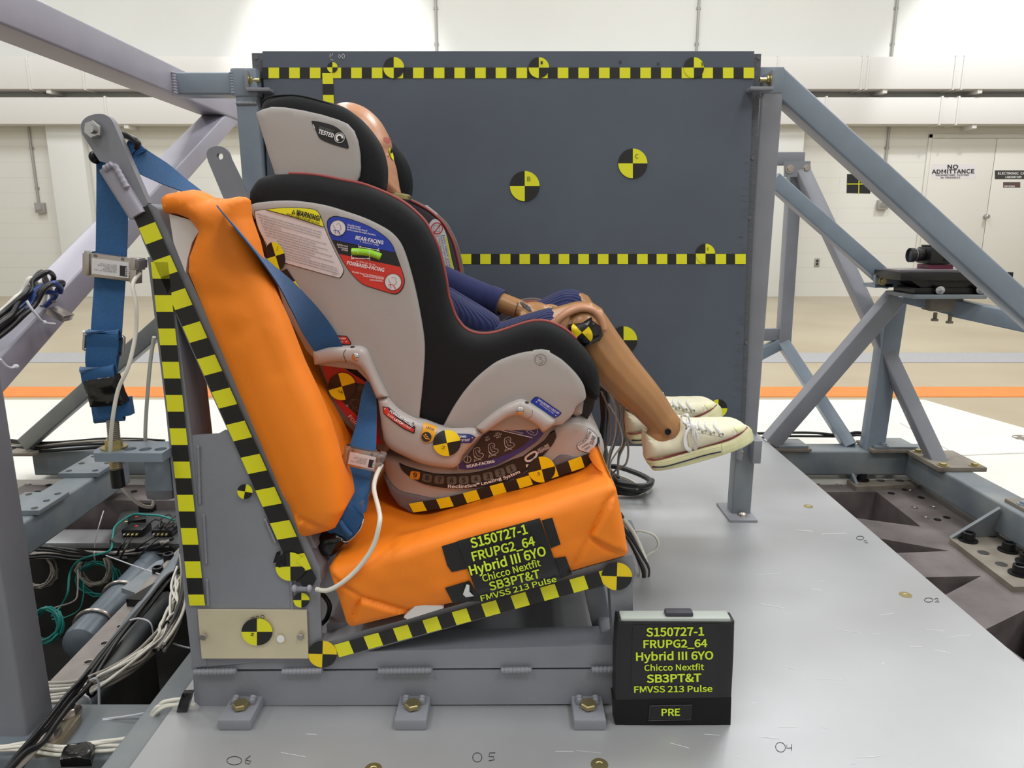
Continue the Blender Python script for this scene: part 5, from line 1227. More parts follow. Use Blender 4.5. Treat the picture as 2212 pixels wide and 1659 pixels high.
lo_ = lg_.build('leggings', M['knit2'], dm, 'ribbed navy knit leggings'); remesh(lo_, .005, 5)
# gathered waist folds in the lap (rolled hem)
hm = MB()
for (pts, r) in (([(960, 634), (1000, 658), (1040, 682), (1070, 702)], .017), ([(960, 660), (1000, 694), (1055, 716)], .024), ([(960, 700), (1000, 722), (1060, 736)], .026)):
    hm.tube(spline([V(a, b, 1.36) for a, b in pts], 6), r, 14, M['knit2'])
capsule(hm, [V(915, 640, 1.30), V(1000, 690, 1.335), V(1050, 708, 1.35)], [.038, .035, .032])
hmo = hm.build('shirt_hem', None, dm); remesh(hmo, .004, 4)
# knee: pink vinyl collar ring and tape-wrapped target
kx = MB()
kc = V(1262, 706, YL-.042)
col = sp2([(1195, 708), (1208, 690), (1232, 674), (1256, 667), (1280, 672), (1296, 690), (1303, 712)], 5)
q = [Vector((p.x, YL-.03, p.z)) for p in (P(a, b, Y=YL-.03) for a, b in col)]
for off in (-.012, -.004, .004, .012, .02, .03, .045): kx.tube([v+Vector((-.0, off, .002)) for v in q], .0068, 10, M['skin'])
pl = [(1190, 694), (1204, 686), (1220, 677), (1236, 671), (1231, 690), (1227, 712), (1223, 726), (1205, 714), (1192, 706)]
kx.panel(pxz(pl, YL-.045), YL-.045, YL-.02, r=.006, sp=.006, m=M['skin'])
ko = kx.build('knee_collar', None, dm, 'pinkish vinyl collar around the near knee')
kj = MB(); kj.ell(V(1263, 708, YL-.028), (.036, .024, .034), None, M['skint'], 24, 14); kjo = kj.build('knee_joint', None, dm)
D = MB(); tp = [(1228, 703), (1256, 698), (1279, 686), (1281, 694), (1298, 706), (1305, 726), (1296, 738), (1280, 744), (1268, 752), (1250, 742), (1232, 732), (1229, 720)]
def wrinkle(x, z, t): return (noise.noise(Vector((x*70, z*70, 3)))*.004)*min(1, t/.004)
D.panel(pxz(tp, YL-.056), YL-.056, YL-.02, r=.008, crown=.004, cr=.03, sp=.0035, m=M['eltape'], fn=wrinkle); kb = D.bvh(); kt = D.build('knee_tape', None, kjo)
D = Decal(lambda px, py, l=0, g=on_bvh(kb, YL-.056): g(px, py, l)+Vector((0, -.0018, 0))); D.target((1257, 718), 27, 19, 47, False, k=1, my=M['yellow2'], sp=4); D.build('knee_target', kjo)
# ankle bolt on near leg
ab = MB(); p = V(1442.5, 932.5, YL-.033); ab.lathe([(.0062, 0), (.0062, .002), (.0045, .0022), (.004, .0008)], p, (.15, -1, 0), 20, M['blackbolt']); ab.build('ankle_bolt', None, dm)
# ---- canvas shoes
def shoe(Y, dxy, label):
    ox, oy = dxy; Q = lambda x, y: (1280+x/5.529+ox, 820+y/5.529+oy)
    g = 0.036
    t = dm
    up = [Q(*p) for p in [(640, 700), (655, 675), (690, 692), (760, 715), (850, 720), (940, 700), (1000, 655), (1040, 600), (1075, 520), (1130, 520), (1190, 545), (1270, 555), (1400, 565), (1500, 560), (1610, 560), (1700, 545), (1800, 545), (1860, 580), (1800, 660), (1600, 760), (1300, 850), (1000, 915), (800, 950), (660, 965), (645, 900), (632, 800)]]
    mb = MB(); W = g*2
    def nar(x, z, t): return 0
    hl, te = P(*Q(640, 960), Y=Y-g), P(*Q(1925, 680), Y=Y-g); ax_ = (te-hl); LL = ax_.length; ax_.normalize()
    def wid(x, z):
        t_ = (Vector((x, 0, z))-Vector((hl.x, 0, hl.z))).dot(ax_)/LL
        return float(np.interp(t_, [-.02, .0, .03, .08, .2, .45, .66, .8, .9, .95, .985, 1.01], [.3, .42, .62, .78, .85, .84, 1.0, .97, .8, .62, .38, .2]))
    def plan(b): b.v = [(x, Y+(y-Y)*wid(x, z), z) for x, y, z in b.v]
    def pxs(pts):
        o = []
        for a, b in pts:
            q = P(a, b, Y=Y-g)
            for _ in range(3): q = P(a, b, Y=Y-g*wid(q.x, q.z))
            o.append((q.x, q.z))
        return o
    pz = pxs(sp2(up, 2, True)); mb.panel(pz, Y-g, Y+g, r=.016, crown=.004, cr=.02, sp=.005, m=M['shoe']); plan(mb); bv = mb.bvh()
    so_ = mb.build('shoe', None, t, label)
    so2 = [Q(*p) for p in [(645, 935), (700, 958), (850, 935), (1100, 870), (1400, 785), (1600, 725), (1750, 655), (1840, 585), (1865, 572), (1905, 600), (1925, 700), (1915, 740), (1850, 790), (1650, 880), (1400, 960), (1150, 1030), (900, 1085), (780, 1095), (720, 1085), (680, 1030), (655, 1000)]]
    mb = MB(); mb.panel(pxs(sp2(so2, 2, True)), Y-g-.004, Y+g+.004, r=.008, sp=.005, m=M['rubber']); plan(mb); bs = mb.bvh(); sl = mb.build('sole', None, so_)
    D = Decal(on_bvh(bs, Y-g-.004), lift=.0024); D.stroke(sp2([Q(*p) for p in [(648, 945), (760, 955), (1000, 895), (1300, 805), (1600, 725), (1760, 648), (1850, 565)]], 6), 3.2, M['maroon'], 0)
    D.stroke(sp2([Q(*p) for p in [(710, 1043), (860, 1040), (1100, 975), (1340, 905), (1535, 862)]], 6), 3.0, M['navystripe'], 0)
    D.stroke(sp2([Q(*p) for p in [(660, 1000), (860, 985), (1150, 900), (1540, 800)]], 6), .5, M['greyp'], 0); D.stroke([Q(1540, 770), Q(1550, 900)], .6, M['greyp'], 0)
    rr_ = random.Random(1)
    for i in range(19):
        for j in range(2): x = 1560+i*13.5; y = 790+j*30-i*7.6; D.stroke([Q(x, y), Q(x+8, y+14*(-1)**(i+j))], .6, M['shoe'], 0)
    D.build('sole_stripe', sl)
    D = Decal(on_bvh(bv, Y-g), lift=.0009); D.poly(sp2([Q(*p) for p in [(1690, 563), (1740, 552), (1790, 553), (1826, 574), (1795, 626), (1745, 656), (1718, 610)]], 3, True), M['rubber'], 0, 3); D.build('toe_cap', so_)
    D = Decal(on_bvh(bv, Y-g), lift=.0009)
    for i in range(22):
        f = i/22; x, y = (690+f*420, 725+math.sin(f*3)*18-f*f*190)
        if i % 2 == 0 and i > 5: D.stroke([Q(x, y), Q(x+10, y-2-f*8)], .5, M['greyp'], 0)
    D.stroke(sp2([Q(*p) for p in [(1110, 560), (1130, 640), (1160, 880)]], 3), .6, M['greyp'], 0); D.stroke(sp2([Q(*p) for p in [(1110, 640), (1300, 640), (1550, 690)]], 3), .5, M['greyp'], 0)
    D.build('stitching', so_)
    for i, (x, y) in enumerate(((1140, 580), (1248, 600), (1332, 618), (1432, 640), (1535, 655))):
        c0 = on_bvh(bv, Y-g)(*Q(x, y), 0); mb = MB(); mb.tube([c0+Vector((.0042*math.cos(a), -.0005, .0038*math.sin(a))) for a in [k*.524 for k in range(12)]], .0011, 6, M['steel'], closed=True); mb.build('eyelet', None, so_)
    lc = MB(); G = lambda x, y, l=.002: on_bvh(bv, Y-g)(*Q(x, y), l)
    for (x0, y0, x1, y1) in ((1135, 575, 1120, 505), (1245, 595, 1180, 520), (1330, 610, 1270, 535), (1430, 632, 1350, 545), (1530, 645, 1460, 548)):
        a, b = G(x0, y0), G(x1, y1+12); e = b+Vector((.004, .012, .006)); lc.tube(spline([a, a.lerp(b, .5)+Vector((0, -.003, 0)), b+Vector((0, 0, .002)), e], 5), .003, 8, M['lace'], flat=.45)
    lc.tube(spline([G(1170, 530), G(1130, 420, .004), G(1060, 440, .006), G(1090, 500, .004), G(1190, 560, .006)], 6), .003, 8, M['lace'], flat=.5)
    lc.tube(spline([G(1190, 560), G(1130, 620, .004), G(1105, 720, .004), G(1130, 820, .004), G(1200, 845, .004), G(1240, 780, .004), G(1210, 680, .005), G(1200, 580, .006)], 6), .0042, 8, M['lace'], flat=.3)
    lc.tube(spline([G(1200, 570), G(1240, 640, .003), G(1260, 720, .003)], 6), .003, 8, M['lace'], flat=.4)
    lc.ell(G(1195, 560, .004), (.008, .006, .007), None, M['lace'], 10, 8)
    lc.build('shoelace', None, so_)
    return so_
s1 = shoe(YL, (0, 0), 'cream canvas shoe on the near foot')
# far shoe: same shoe copied across and a little back
def copy_part(o, parent, off):
    c = o.copy(); COL.objects.link(c); c.parent = parent; c.location = Vector(o.location)+Vector(off); ORG[c.name] = ORG[o.name]
    for ch in [k for k in list(bpy.data.objects) if k.parent == o]: copy_part(ch, c, (0, 0, 0))
    return c
s2 = copy_part(s1, dm, (-.013, YR-YL, .004)); s2['label'] = 'cream canvas shoe on the far foot'
# ================================================================ seat belts, load cells
def S(px, py, Y): return P(px, py, Y=Y)
def strap(keys, n=8):
    """keys: (px, py, Y, width_m, side vector)"""
    pts = spline([S(k[0], k[1], k[2]) for k in keys], n); sd = spline([k[4] for k in keys], n); wd = [v.x for v in spline([(k[3], 0, 0) for k in keys], n)]
    return pts, wd, [v.normalized() for v in sd]
XV = (1, 0, 0)
sb = thing('shoulder_belt', 'blue webbing belt hung from the anchor arm ring and crossing the child seat side', 'seat belt', S(235, 905, 1.02))
mb = MB(); p, w_, s_ = strap([(245, 340, 1.03, .045, (1, .1, 0)), (243, 420, 1.02, .044, XV), (240, 560, 1.015, .0435, XV), (231, 700, 1.0, .0435, XV), (228, 745, 1.0, .0435, XV), (222, 800, 1.0, .043, XV), (228, 870, 1.0, .048, (1, 0, .15))])
mb.ribbon(p, w_, s_, .0018, M['webbing']); mb.build('hanging_strap', None, sb)
# strap bends over the ring and passes to the cushion
mb = MB(); p, w_, s_ = strap([(232, 392, 1.025, .03, (1, 0, .2)), (250, 338, 1.03, .034, (1, .2, .3)), (284, 326, 1.02, .03, (.35, .1, 1)), (300, 344, 1.02, .036, (.1, .1, 1)), (350, 372, 1.05, .036, (-.25, .1, 1)), (400, 402, 1.07, .026, (-.4, .3, .8)), (440, 428, 1.08, .024, (-.4, .5, .6))])
mb.ribbon(p, w_, s_, .0018, M['webbing']); mb.build('strap', None, sb)
mb = MB(); p, w_, s_ = strap([(476, 454, .955, .04, (-.41, 1, 0)), (505, 488, .955, .046, (-.36, 1, .02)), (545, 535, .985, .046, (-.32, 1, .03)), (592, 592, 1.04, .046, (-.2, 1, .06)), (640, 650, 1.11, .046, (.15, 1, .1)), (682, 708, 1.165, .047, (.6, .6, .12)), (710, 752, 1.182, .047, (1, .1, .05)), (722, 776, 1.19, .047, (1, 0, .0))])
mb.ribbon(p, w_, s_, .0018, M['webbing']); mb.build('diagonal_strap', None, sb)
mb = MB(); p, w_, s_ = strap([(800, 822, 1.195, .014, (1, 0, .25)), (797, 850, 1.19, .024, (1, 0, .1)), (795, 880, 1.185, .03, (1, 0, .05)), (791, 920, 1.175, .036, (1, 0, .0)), (783, 970, 1.14, .044, (1, 0, -.1)), (776, 1010, 1.11, .041, (1, 0, -.2)), (770, 1050, 1.08, .041, (1, 0, -.2)), (766, 1088, 1.06, .041, (1, 0, -.2)), (764, 1104, 1.05, .038, (1, 0, -.3))])
mb.ribbon(p, w_, s_, .0018, M['webbing']); mb.build('lap_strap', None, sb)
# twisted fold above the buckle
mb = MB(); p, w_, s_ = strap([(779, 1086, 1.045, .03, (.8, 0, .6)), (762, 1098, 1.035, .044, (.85, 0, -.5)), (748, 1124, 1.03, .046, (.8, 0, -.55)), (738, 1144, 1.03, .044, (.8, 0, -.55)), (726, 1160, 1.035, .04, (.75, 0, -.6))])
mb.ribbon(p, w_, s_, .002, M['webbing']); mb.build('folded_strap', None, sb)
mb = MB(); p, w_, s_ = strap([(730, 1124, 1.026, .012, (.2, 0, 1)), (736, 1142, 1.024, .02, (.7, 0, -.7)), (745, 1158, 1.026, .012, (.6, 0, -.7))]); mb.tube(spline([S(733, 1126, 1.025), S(745, 1143, 1.023), S(757, 1156, 1.025)], 6), .0042, 8, M['webbing']); mb.build('fold_edge', None, sb)
# buckle wrapped in black tape, latch tongue, tail of webbing
mb = MB(); bk = [(676, 1172), (690, 1160), (722, 1150), (752, 1160), (778, 1140), (772, 1152), (740, 1180), (724, 1200), (712, 1208), (690, 1202), (680, 1190)]
mb.panel(pxz(bk, 1.03), 1.03, 1.06, r=.008, crown=.004, cr=.02, sp=.004, m=M['eltape'], fn=lambda x, z, t: noise.noise(Vector((x*60, z*60, 5)))*.003*min(1, t/.004)); mb.build('buckle', None, sb, 'black taped buckle')
mb = MB(); mb.tube(spline([S(727, 1160, 1.03), S(750, 1170, 1.03), S(776, 1146, 1.03), S(785, 1122, 1.04)], 6), .0016, 6, M['steel']); mb.build('latch_tongue', None, sb)
mb = MB(); mb.panel(pxz([(684, 1200), (712, 1206), (704, 1216), (688, 1240), (684, 1240)], 1.045), 1.045, 1.05, r=.001, sp=.02, m=M['webbing']); mb.build('webbing_tail', None, sb)
# slide buckle, folded end and taped loop at the floor anchor
mb = MB(); p, w_, s_ = strap([(226, 724, .985, .043, XV), (226, 718, .99, .043, XV), (228, 716, 1.0, .043, XV)]); 
q = spline([S(221, 760, .992), S(222, 722, .986), S(224, 716, .992), S(228, 722, 1.003), S(228, 765, 1.004)], 8); mb.ribbon(q, .043, XV, .002, M['webbing']); 
q = spline([S(221, 745, .99), S(218, 780, .99), S(221, 805, .992), S(226, 850, .995), S(234, 905, .995), S(240, 900, 1.005), S(236, 850, 1.008)], 8); mb.ribbon(q, .043, [(1, 0, .1)]*len(q), .002, M['webbing']); mb.build('buckle_loop', None, sb)
mb = MB(); q = spline([S(214, 830, .985), S(210, 802, .982), S(211, 796, .986), S(213, 802, .992), S(218, 840, .992)], 8); mb.ribbon(q, .046, [(1, 0, .12)]*len(q), .0024, M['webbing']); mb.build('folded_end', None, sb)
mb = MB(); mb.panel(pxz([(176, 822), (246, 810), (258, 850), (268, 870), (262, 876), (194, 880), (186, 850)], .982), .98, .998, r=.003, sp=.005, m=M['eltape'], fn=lambda x, z, t: noise.noise(Vector((x*40, z*70, 8)))*.0025*min(1, t/.004)); mb.build('tape_wrap', None, sb)
mb = MB(); mb.panel(pxz([(194, 868), (270, 862), (276, 900), (206, 912)], .99), .992, 1.01, r=.004, sp=.01, m=M['webbing']); mb.build('loop_end', None, sb)
for x, y0, y1 in ((182, 718, 756), (265, 729, 766)):
    a, b = S(x, y0, 1.0), S(x, y1, 1.0); mb = MB(); mb.tube(spline([a, a+Vector((.001, 0, -.002)), b], 4), .0028, 8, M['steel']); mb.build('slide_buckle_side', None, sb)
mb = MB(); mb.tube([S(183, 722, 1.0), S(264, 733, 1.0)], .0025, 8, M['steel']); mb.tube([S(183, 754, 1.0), S(264, 763, 1.0)], .0025, 8, M['steel']); mb.build('slide_buckle_bar', None, sb)
# load cells
def loadcell(c, Y, ux, W, Hh, label, cell_mat):
    """c: pixel centre, ux: image direction of the long axis, sizes in metres"""
    p = S(c[0], c[1], Y); a = P(c[0]+ux[0]*50, c[1]+ux[1]*50, Y=Y)-p; a.normalize(); n = Vector((0, -1, 0)); b = a.cross(n); b = b if b.z > 0 else -b
    rot = Matrix((a, -n, b)).transposed(); t = thing('belt_load_cell', label, 'load cell', p)
    mb = MB(); mb.obox(p, (W*.86, .012, Hh), rot, cell_mat, .0012)
    mb.build('body', None, t)
    mb = MB(); mb.obox(p-a*W*.44, (W*.12, .017, Hh*.92), rot, cell_mat, .001); mb.obox(p-a*W*.42+b*Hh*.5, (W*.14, .012, Hh*.12), rot, M['steel'], .001); mb.build('end_block', None, t)
    mb = MB(); mb.obox(p+a*W*.46+b*Hh*.28, (W*.15, .02, Hh*.5), rot, cell_mat, .0012); mb.obox(p+a*W*.43-b*Hh*.25, (W*.12, .017, Hh*.6), rot, cell_mat, .001); mb.obox(p+a*W*.52+b*Hh*.3, (W*.08, .024, Hh*.35), rot, M['plasticd'], .0012); mb.build('end_block', None, t)
    mb = MB(); mb.obox(p+n*.0066-b*Hh*.03, (W*.68, .0008, Hh*.66), rot, M['labelwhite'])
    fn = lambda u, v, l=0: p+a*u+b*v+n*(.0071+l)
    D = Decal(fn, mb, .0003); D.poly(box_poly(W*.18, -Hh*.3, W*.31, Hh*.14), M['ink'], 0); D.text('CELL', (W*.29, Hh*.10), (W*.29, -Hh*.26), W*.07, M['labelwhite'], 2, .02, flipy=False)
    for i, (t1, x0, x1) in enumerate((('CALIBRATED  IN  LBS', .12, -.28), ('CAP. 3,500  LBF', .12, -.14), ('MODEL  SERIAL', .12, -.10), ('10 VDC EXC 350 OHM', .12, -.22), ('BELT CELL  0-16', .12, -.18))):
        D.text(t1, (W*x0, Hh*(.02+(.05-.07*i)*-1-.12)), (W*x1, Hh*(.02+(.05-.07*i)*-1-.12)), Hh*.05, M['ink'], 1, 0, flipy=False)
    mb.build('cell_label', None, t)
    for u, v in ((-.28, .4), (.22, .4)):
        mb = MB(); mb.lathe([(.0022, 0), (.0022, .001)], p+a*W*u+b*Hh*v*1.02+n*.006, n, 12, M['plasticd']); mb.build('screw', None, t)
    return t, p+a*W*.5-b*Hh*.1
t1, e1 = loadcell((244, 577), 1.0, (1, .13), .075, .033, 'silver belt load cell clamped on the hanging blue strap at the left', M['nickel'])
t2, e2 = loadcell((784, 991), 1.085, (1, .22), .062, .031, 'silver belt load cell clamped on the lap strap beside the child seat', M['nickel'])
def cable(name, label, pts, r, m, n=8, cat='cable', group=None, parent=None):
    mb = MB(); mb.tube(spline(pts, n), r, 8, m); o = mb.build(name, None, parent)
    if parent is None: tag(o, label, cat, group)
    return o
cable('load_cell_cable', 'white cable curving from the load cell down across the orange seat cushion', [e2, S(812, 1030, 1.06), S(808, 1058, 1.04), S(818, 1100, 1.0), S(820, 1128, .976), S(806, 1180, .972), S(775, 1226, .972), S(740, 1258, .972), S(708, 1275, .978), S(684, 1273, .992)], .0036, M['cablew'])
cable('load_cell_cable', 'white cable hanging from the left load cell down to the black sensor boxes', [e1, S(287, 615, .985), S(294, 660, .98), S(293, 720, .98), S(278, 790, .97), S(256, 840, .97), S(244, 900, .97), S(239, 960, .98), S(243, 1005, 1.0), S(265, 1055, 1.05), S(300, 1088, 1.1), S(322, 1095, 1.14), S(331, 1088, 1.15), S(333, 1040, 1.12), S(328, 1002, 1.1), S(316, 960, 1.06), S(314, 930, 1.05), S(318, 860, 1.04), S(325, 780, 1.03), S(333, 728, 1.02)], .0028, M['cablew'])

# ---- floor anchor for the belt: threaded rod through a drilled bar
fa_ = thing('belt_floor_anchor', 'drilled grey anchor bar with threaded rod and gold nut under the hanging blue strap', 'anchor', P(290, 985, Z=.03))
bz = P(240, 968, Y=1.0).z
mb = MB(); pr = []
p0 = S(243, 905, 1.0); p1 = S(253, 1030, 1.0)
L = (p1-p0).length; k = 60
mb.lathe([(.0075 if i % 2 else .0088, L*i/k) for i in range(k+1)], p0, p1-p0, 14, M['rust']); mb.build('threaded_rod', None, fa_)
mb = MB(); mb.lathe([(.018, 0), (.018, .003)], S(247, 968, 1.0), (0, 0, 1), 24, M['zincbolt']); mb.lathe([(.012, .003), (.012, .014)], S(247, 968, 1.0), (0, 0, 1), m=M['zincbolt'], hexn=6); mb.build('nut', None, fa_)
zt = S(247, 968, 1.0).z
A = [S(212, 985, .985), S(372, 986, .985)]
mb = MB(); 
bar = [(A[0].x, .985), (A[0].x-.004, 1.0), (A[0].x+.012, 1.03), (A[1].x+.03, 1.03), (A[1].x+.03, .985)]
hl = []
for u, v in ((281, 970), (314, 970.5), (347, 970)):
    c0 = P(u, v, Z=zt); hl.append([(c0.x+.0085*math.cos(t), c0.y+.009*math.sin(t)) for t in [2*math.pi*i/16 for i in range(16)]])
mb = plate_with_holes([(A[0].x, .975), (A[0].x-.008, .99), (A[0].x-.008, 1.012), (A[0].x+.006, 1.035), (P(358, 986, Y=.985).x, 1.035), (P(358, 986, Y=.985).x, .975)], hl, zt-.013, zt, M['paintb']); mb.build('drilled_bar', None, fa_)
mb = MB(); mb.lathe([(.0085, 0), (.0085, .02)], S(251, 1010, 1.0), (0, 0, 1), 18, M['zincbolt']); mb.lathe([(.0095, -.03), (.0095, -.002)], S(251, 1010, 1.0), (0, 0, 1), 18, M['blackbolt']); mb.build('rod_sleeve', None, fa_)
q = S(365, 1040, 1.02)
mb = MB(); mb.box((S(306, 1040, 1.06).x, 1.06, S(310, 1085, 1.06).z), (S(370, 1040, 1.06).x, 1.16, S(310, 1030, 1.06).z), M['paint'], .012); mb.box((S(340, 1040, 1.05).x, 1.015, S(310, 1040, 1.06).z), (S(360, 1040, 1.0).x, 1.05, zt-.014), M['paintb'], .004); mb.build('support_block', None, fa_)

# ================================================================ information sign box
YS2 = P(1450, 1566, Z=0).y
sg = thing('test_sign', 'black upright sign box with lime lettering and PRE, on the deck beside the bench', 'sign', (P(1455, 1560, Z=0).x, YS2+.014, 0))
body_ = sp2([(1328, 1568), (1329, 1420), (1334, 1345), (1338, 1342)], 2)+[(1588, 1344), (1586, 1420), (1578, 1568)]
mb = MB(); mb.panel(pxz(body_, YS2), YS2, YS2+.028, r=.004, sp=.01, m=M['signblack']); mb.build('case', None, sg)
zt = P(1450, 1344, Y=YS2).z; x0 = P(1336, 1340, Y=YS2).x; x1 = P(1586, 1340, Y=YS2).x
mb = MB(); mb.box((x0+.004, YS2+.002, zt-.002), (x1-.004, YS2+.026, zt+.005), M['signgrey'], .005); mb.build('case_top', None, sg)
hx0, hx1 = P(1433, 1336, Y=YS2+.02).x, P(1493, 1336, Y=YS2+.02).x
mb = MB(); mb.box((hx0, YS2+.006, zt+.003), (hx1, YS2+.022, zt+.012), M['handle'], .005); mb.build('carry_handle', None, sg)
D = Decal(on_Y(YS2)); D.poly([(1367, 1350), (1554, 1347), (1546, 1506), (1362, 1508)], M['label_black'], 0)
for t, p0, p1, cap, of in (('S150727-1', (1396, 1374.5), (1521, 1372.5), 17.5, .02), ('FRUPG2_64', (1390, 1399.5), (1528, 1397.5), 16, .02), ('Hybrid III 6YO', (1374, 1427), (1541, 1424), 17, .018),
                           ('Chicco Nextfit', (1392, 1449), (1521, 1447), 12.5, .012), ('SB3PT&T', (1397, 1474.5), (1515, 1472), 16.5, .022), ('FMVSS 213 Pulse', (1370, 1496), (1539, 1494), 13, .015)):
    D.text(t, p0, p1, cap, M['lime'], 2, of)
D.build('test_lettering', sg, 'lime lettering S150727-1')
mb = MB(); mb.panel(pxz([(1325, 1512), (1580, 1506), (1578, 1568), (1330, 1571)], YS2), YS2-.003, YS2+.03, r=.003, sp=.02, m=M['velvet']); mb.build('felt_skirt', None, sg)
D = Decal(on_Y(YS2-.003)); D.poly([(1404, 1525), (1495, 1523), (1492, 1555), (1401, 1557)], M['eltape'], 0); D.stroke([(1404, 1525), (1495, 1523), (1492, 1555), (1401, 1557)], .8, M['plasticd'], 1, True); D.text('PRE', (1429, 1546), (1469, 1545.5), 14.5, M['lime'], 2, .02); D.build('stage_label', sg)
# ================================================================ target panel
YP = 1.80
tb_ = thing('target_panel', 'large slate grey panel with checker tape rows and round targets behind the child seat', 'panel', P(1100, 965, Y=YP))
def rect(a, b, c_, d_): return [a, b, c_, d_]
mb = MB(); mb.panel(pxz([(566, 110), (1630, 110), (1598, 962), (600, 962)], YP), YP, YP+.018, r=.002, sp=.06, m=M['board']); mb.build('board', None, tb_)
mb = MB(); mb.panel(pxz([(543, 114), (1645, 116), (1608, 964), (590, 964)], YP+.018), YP+.018, YP+.036, r=.002, sp=.06, m=M['boardedge']); mb.build('backing_board', None, tb_)
for u, v in ((1639, 124), (1640, 210), (1626, 341), (1619, 470), (1612, 740), (553, 124), (556, 345)):
    p = P(u, v, Y=YP+.018); mb = MB(); mb.lathe([(.0045, 0), (.0045, .0006), (.002, .0007), (.0015, .0001)], p, (0, -1, 0), 12, M['plasticd']); mb.build('wood_screw', None, tb_)
def row(y, x0, first, n, pitch, nm, wd=23.5):
    D = Decal(on_Y(YP)); D.poly([(first-15, y-wd/2), (x0, y-wd/2), (x0, y+wd/2), (first-15, y+wd/2)], M['black'], 0)
    for i in range(n): D.poly(box_poly(first+i*pitch, y-wd/2+.3, first+i*pitch+23, y+wd/2-.3), M['yellow'], 1)
    D.build(nm, tb_)
row(157.5, 1629, 580, 24, 44.62, 'checker_tape'); row(559.5, 1604, 995+42.35*-9, 24, 42.35, 'checker_tape', 22)
D = Decal(on_Y(YP))
for i in range(3): D.poly([(696+i*.8, 158+i*23.5), (719+i*.8, 158+i*23.5), (720+i*.8, 181.5+i*23.5), (697+i*.8, 181.5+i*23.5)], M['yellow'] if i % 2 == 0 else M['black'], 2)
D.poly([(698, 228), (721, 228), (728, 430), (705, 430)], M['black'], 1); D.build('checker_tape', tb_)
def tgt(c, r, ltr=None, flip=False, half=None, rot=0):
    D = Decal(on_Y(YP)); D.target(c, r, r*1.02, rot, flip, k=3)
    if ltr: D.text(ltr, (c[0]+r*.18, c[1]-r*.34), (c[0]+r*.38, c[1]-r*.34), r*.3, M['ink'], 6, .0)
    D.build('panel_target', tb_)
tgt((718, 145.5), 11.3); tgt((850.5, 146), 22.5); tgt((1164, 146), 22, 'I'); tgt((1499, 146), 22); tgt((1133.5, 402), 32, 'B'); tgt((1367, 353), 31.5, 'C'); tgt((1524, 548), 21, 'E'); tgt((1347, 735), 29.5, None); tgt((1552, 882), 19, None, True)
D = Decal(on_Y(YP)); 
for pts in ([(713, 125), (713, 116), (716, 121), (719, 115)], [(714, 128), (720, 130)], [(731, 121), (733, 117), (736, 121), (734, 126), (731, 122)], [(741, 116), (744, 119), (744, 125), (740, 126), (738, 120), (741, 116)]): D.stroke(pts, 1, M['labelwhite'], 0)
for (x, y) in ((1338, 134), (1420, 138)): D.stroke([(x, y-4), (x, y+4)], 1, M['ink'], 0); D.stroke([(x+4, y-4), (x+4, y+4)], 1, M['ink'], 0); D.stroke([(x, y), (x+4, y)], 1, M['ink'], 0)
D.stroke([(1516, 134), (1517, 143)], 1.4, M['ink'], 6); D.stroke([(1521, 134), (1517, 138), (1522, 143)], 1.4, M['ink'], 6)
D.build('handwriting', tb_)
D = Decal(on_Y(YP)); rs = random.Random(5)
for i in range(60):
    y = rs.uniform(330, 950); x = 1632-(y-110)*.0376-rs.uniform(8, 22); D.stroke([(x, y), (x+rs.uniform(5, 14), y+rs.uniform(-1, 1))], rs.uniform(.5, 1.2), M['boardedge'], 0)
D.build('saw_marks', tb_)
# right post with foot, bracket and diagonal
YQ = YP+.04
rp_ = thing('panel_support_frame', 'blue grey tube post and long diagonal brace holding the right side of the panel', 'frame', P(1625, 1110, Z=0))
a, b = P(1668, 155, Y=YQ), P(1623, 1000, Y=YQ)
px_ = (P(1690, 160, Y=YQ).x+P(1650, 200, Y=YQ).x)/2
mb = MB(); mb.beam((px_, YQ+.028, .16), (px_, YQ+.028, a.z), .054, .056, (0, 1, 0), .006, M['paint']); mb.build('post', None, rp_)
zt = P(1700, 180, Y=YQ).z
d0 = P(1676, 166, Y=YQ); d1 = P(2290, 726, Y=YQ)
mb = MB(); sl_ = (d1.z-d0.z)/(d1.x-d0.x); xe = d0.x+(FZ+.02-d0.z)/sl_; mb.beam((d0.x, YQ+.03, d0.z), (xe, YQ+.03, FZ+.02), .056, .06, (0, 0, 1), .006, M['paintb']); mb.build('diagonal_brace', None, rp_)
mb = MB(); mb.box((xe-.12, YQ-.04, FZ+.012), (xe+.08, YQ+.1, FZ+.024), M['rust'], .002); mb.build('foot_plate', None, rp_)
mb = MB(); q = P(1668, 152, Y=YQ); mb.obox((q.x, YQ+.028, q.z-.022), (.06, .06, .06), Matrix.Identity(3), M['paintb'], .004); mb.build('post_cap', None, rp_)
# small angle brackets with gold bolts joining panel and posts
def angle_bracket(px, s, frame, par):
    x, y0, y1 = px; p = P(x, y1, Y=YP-.004); h0 = P(x, y0, Y=YP-.004).z
    mb = MB(); mb.box((p.x-.004, YP-.03, p.z), (p.x+.004, YP+.06, h0), M['paint'], .002); mb.box((min(p.x, p.x+s*.055), YP-.035, p.z-.006), (max(p.x, p.x+s*.055), YP, p.z+.002), M['paint'], .002); o = mb.build('angle_bracket', None, par)
    mb = MB(); mb.hexbolt((p.x+s*.004, YP-.014, (p.z+h0)/2), (s, 0, 0), .009, M['zincbolt']); mb.lathe([(.0055, .008), (.0055, .024)], (p.x+s*.004, YP-.014, (p.z+h0)/2), (s, 0, 0), 12, M['zincbolt']); mb.build('bolt', None, o)
angle_bracket((1662, 155, 194), -1, None, rp_)
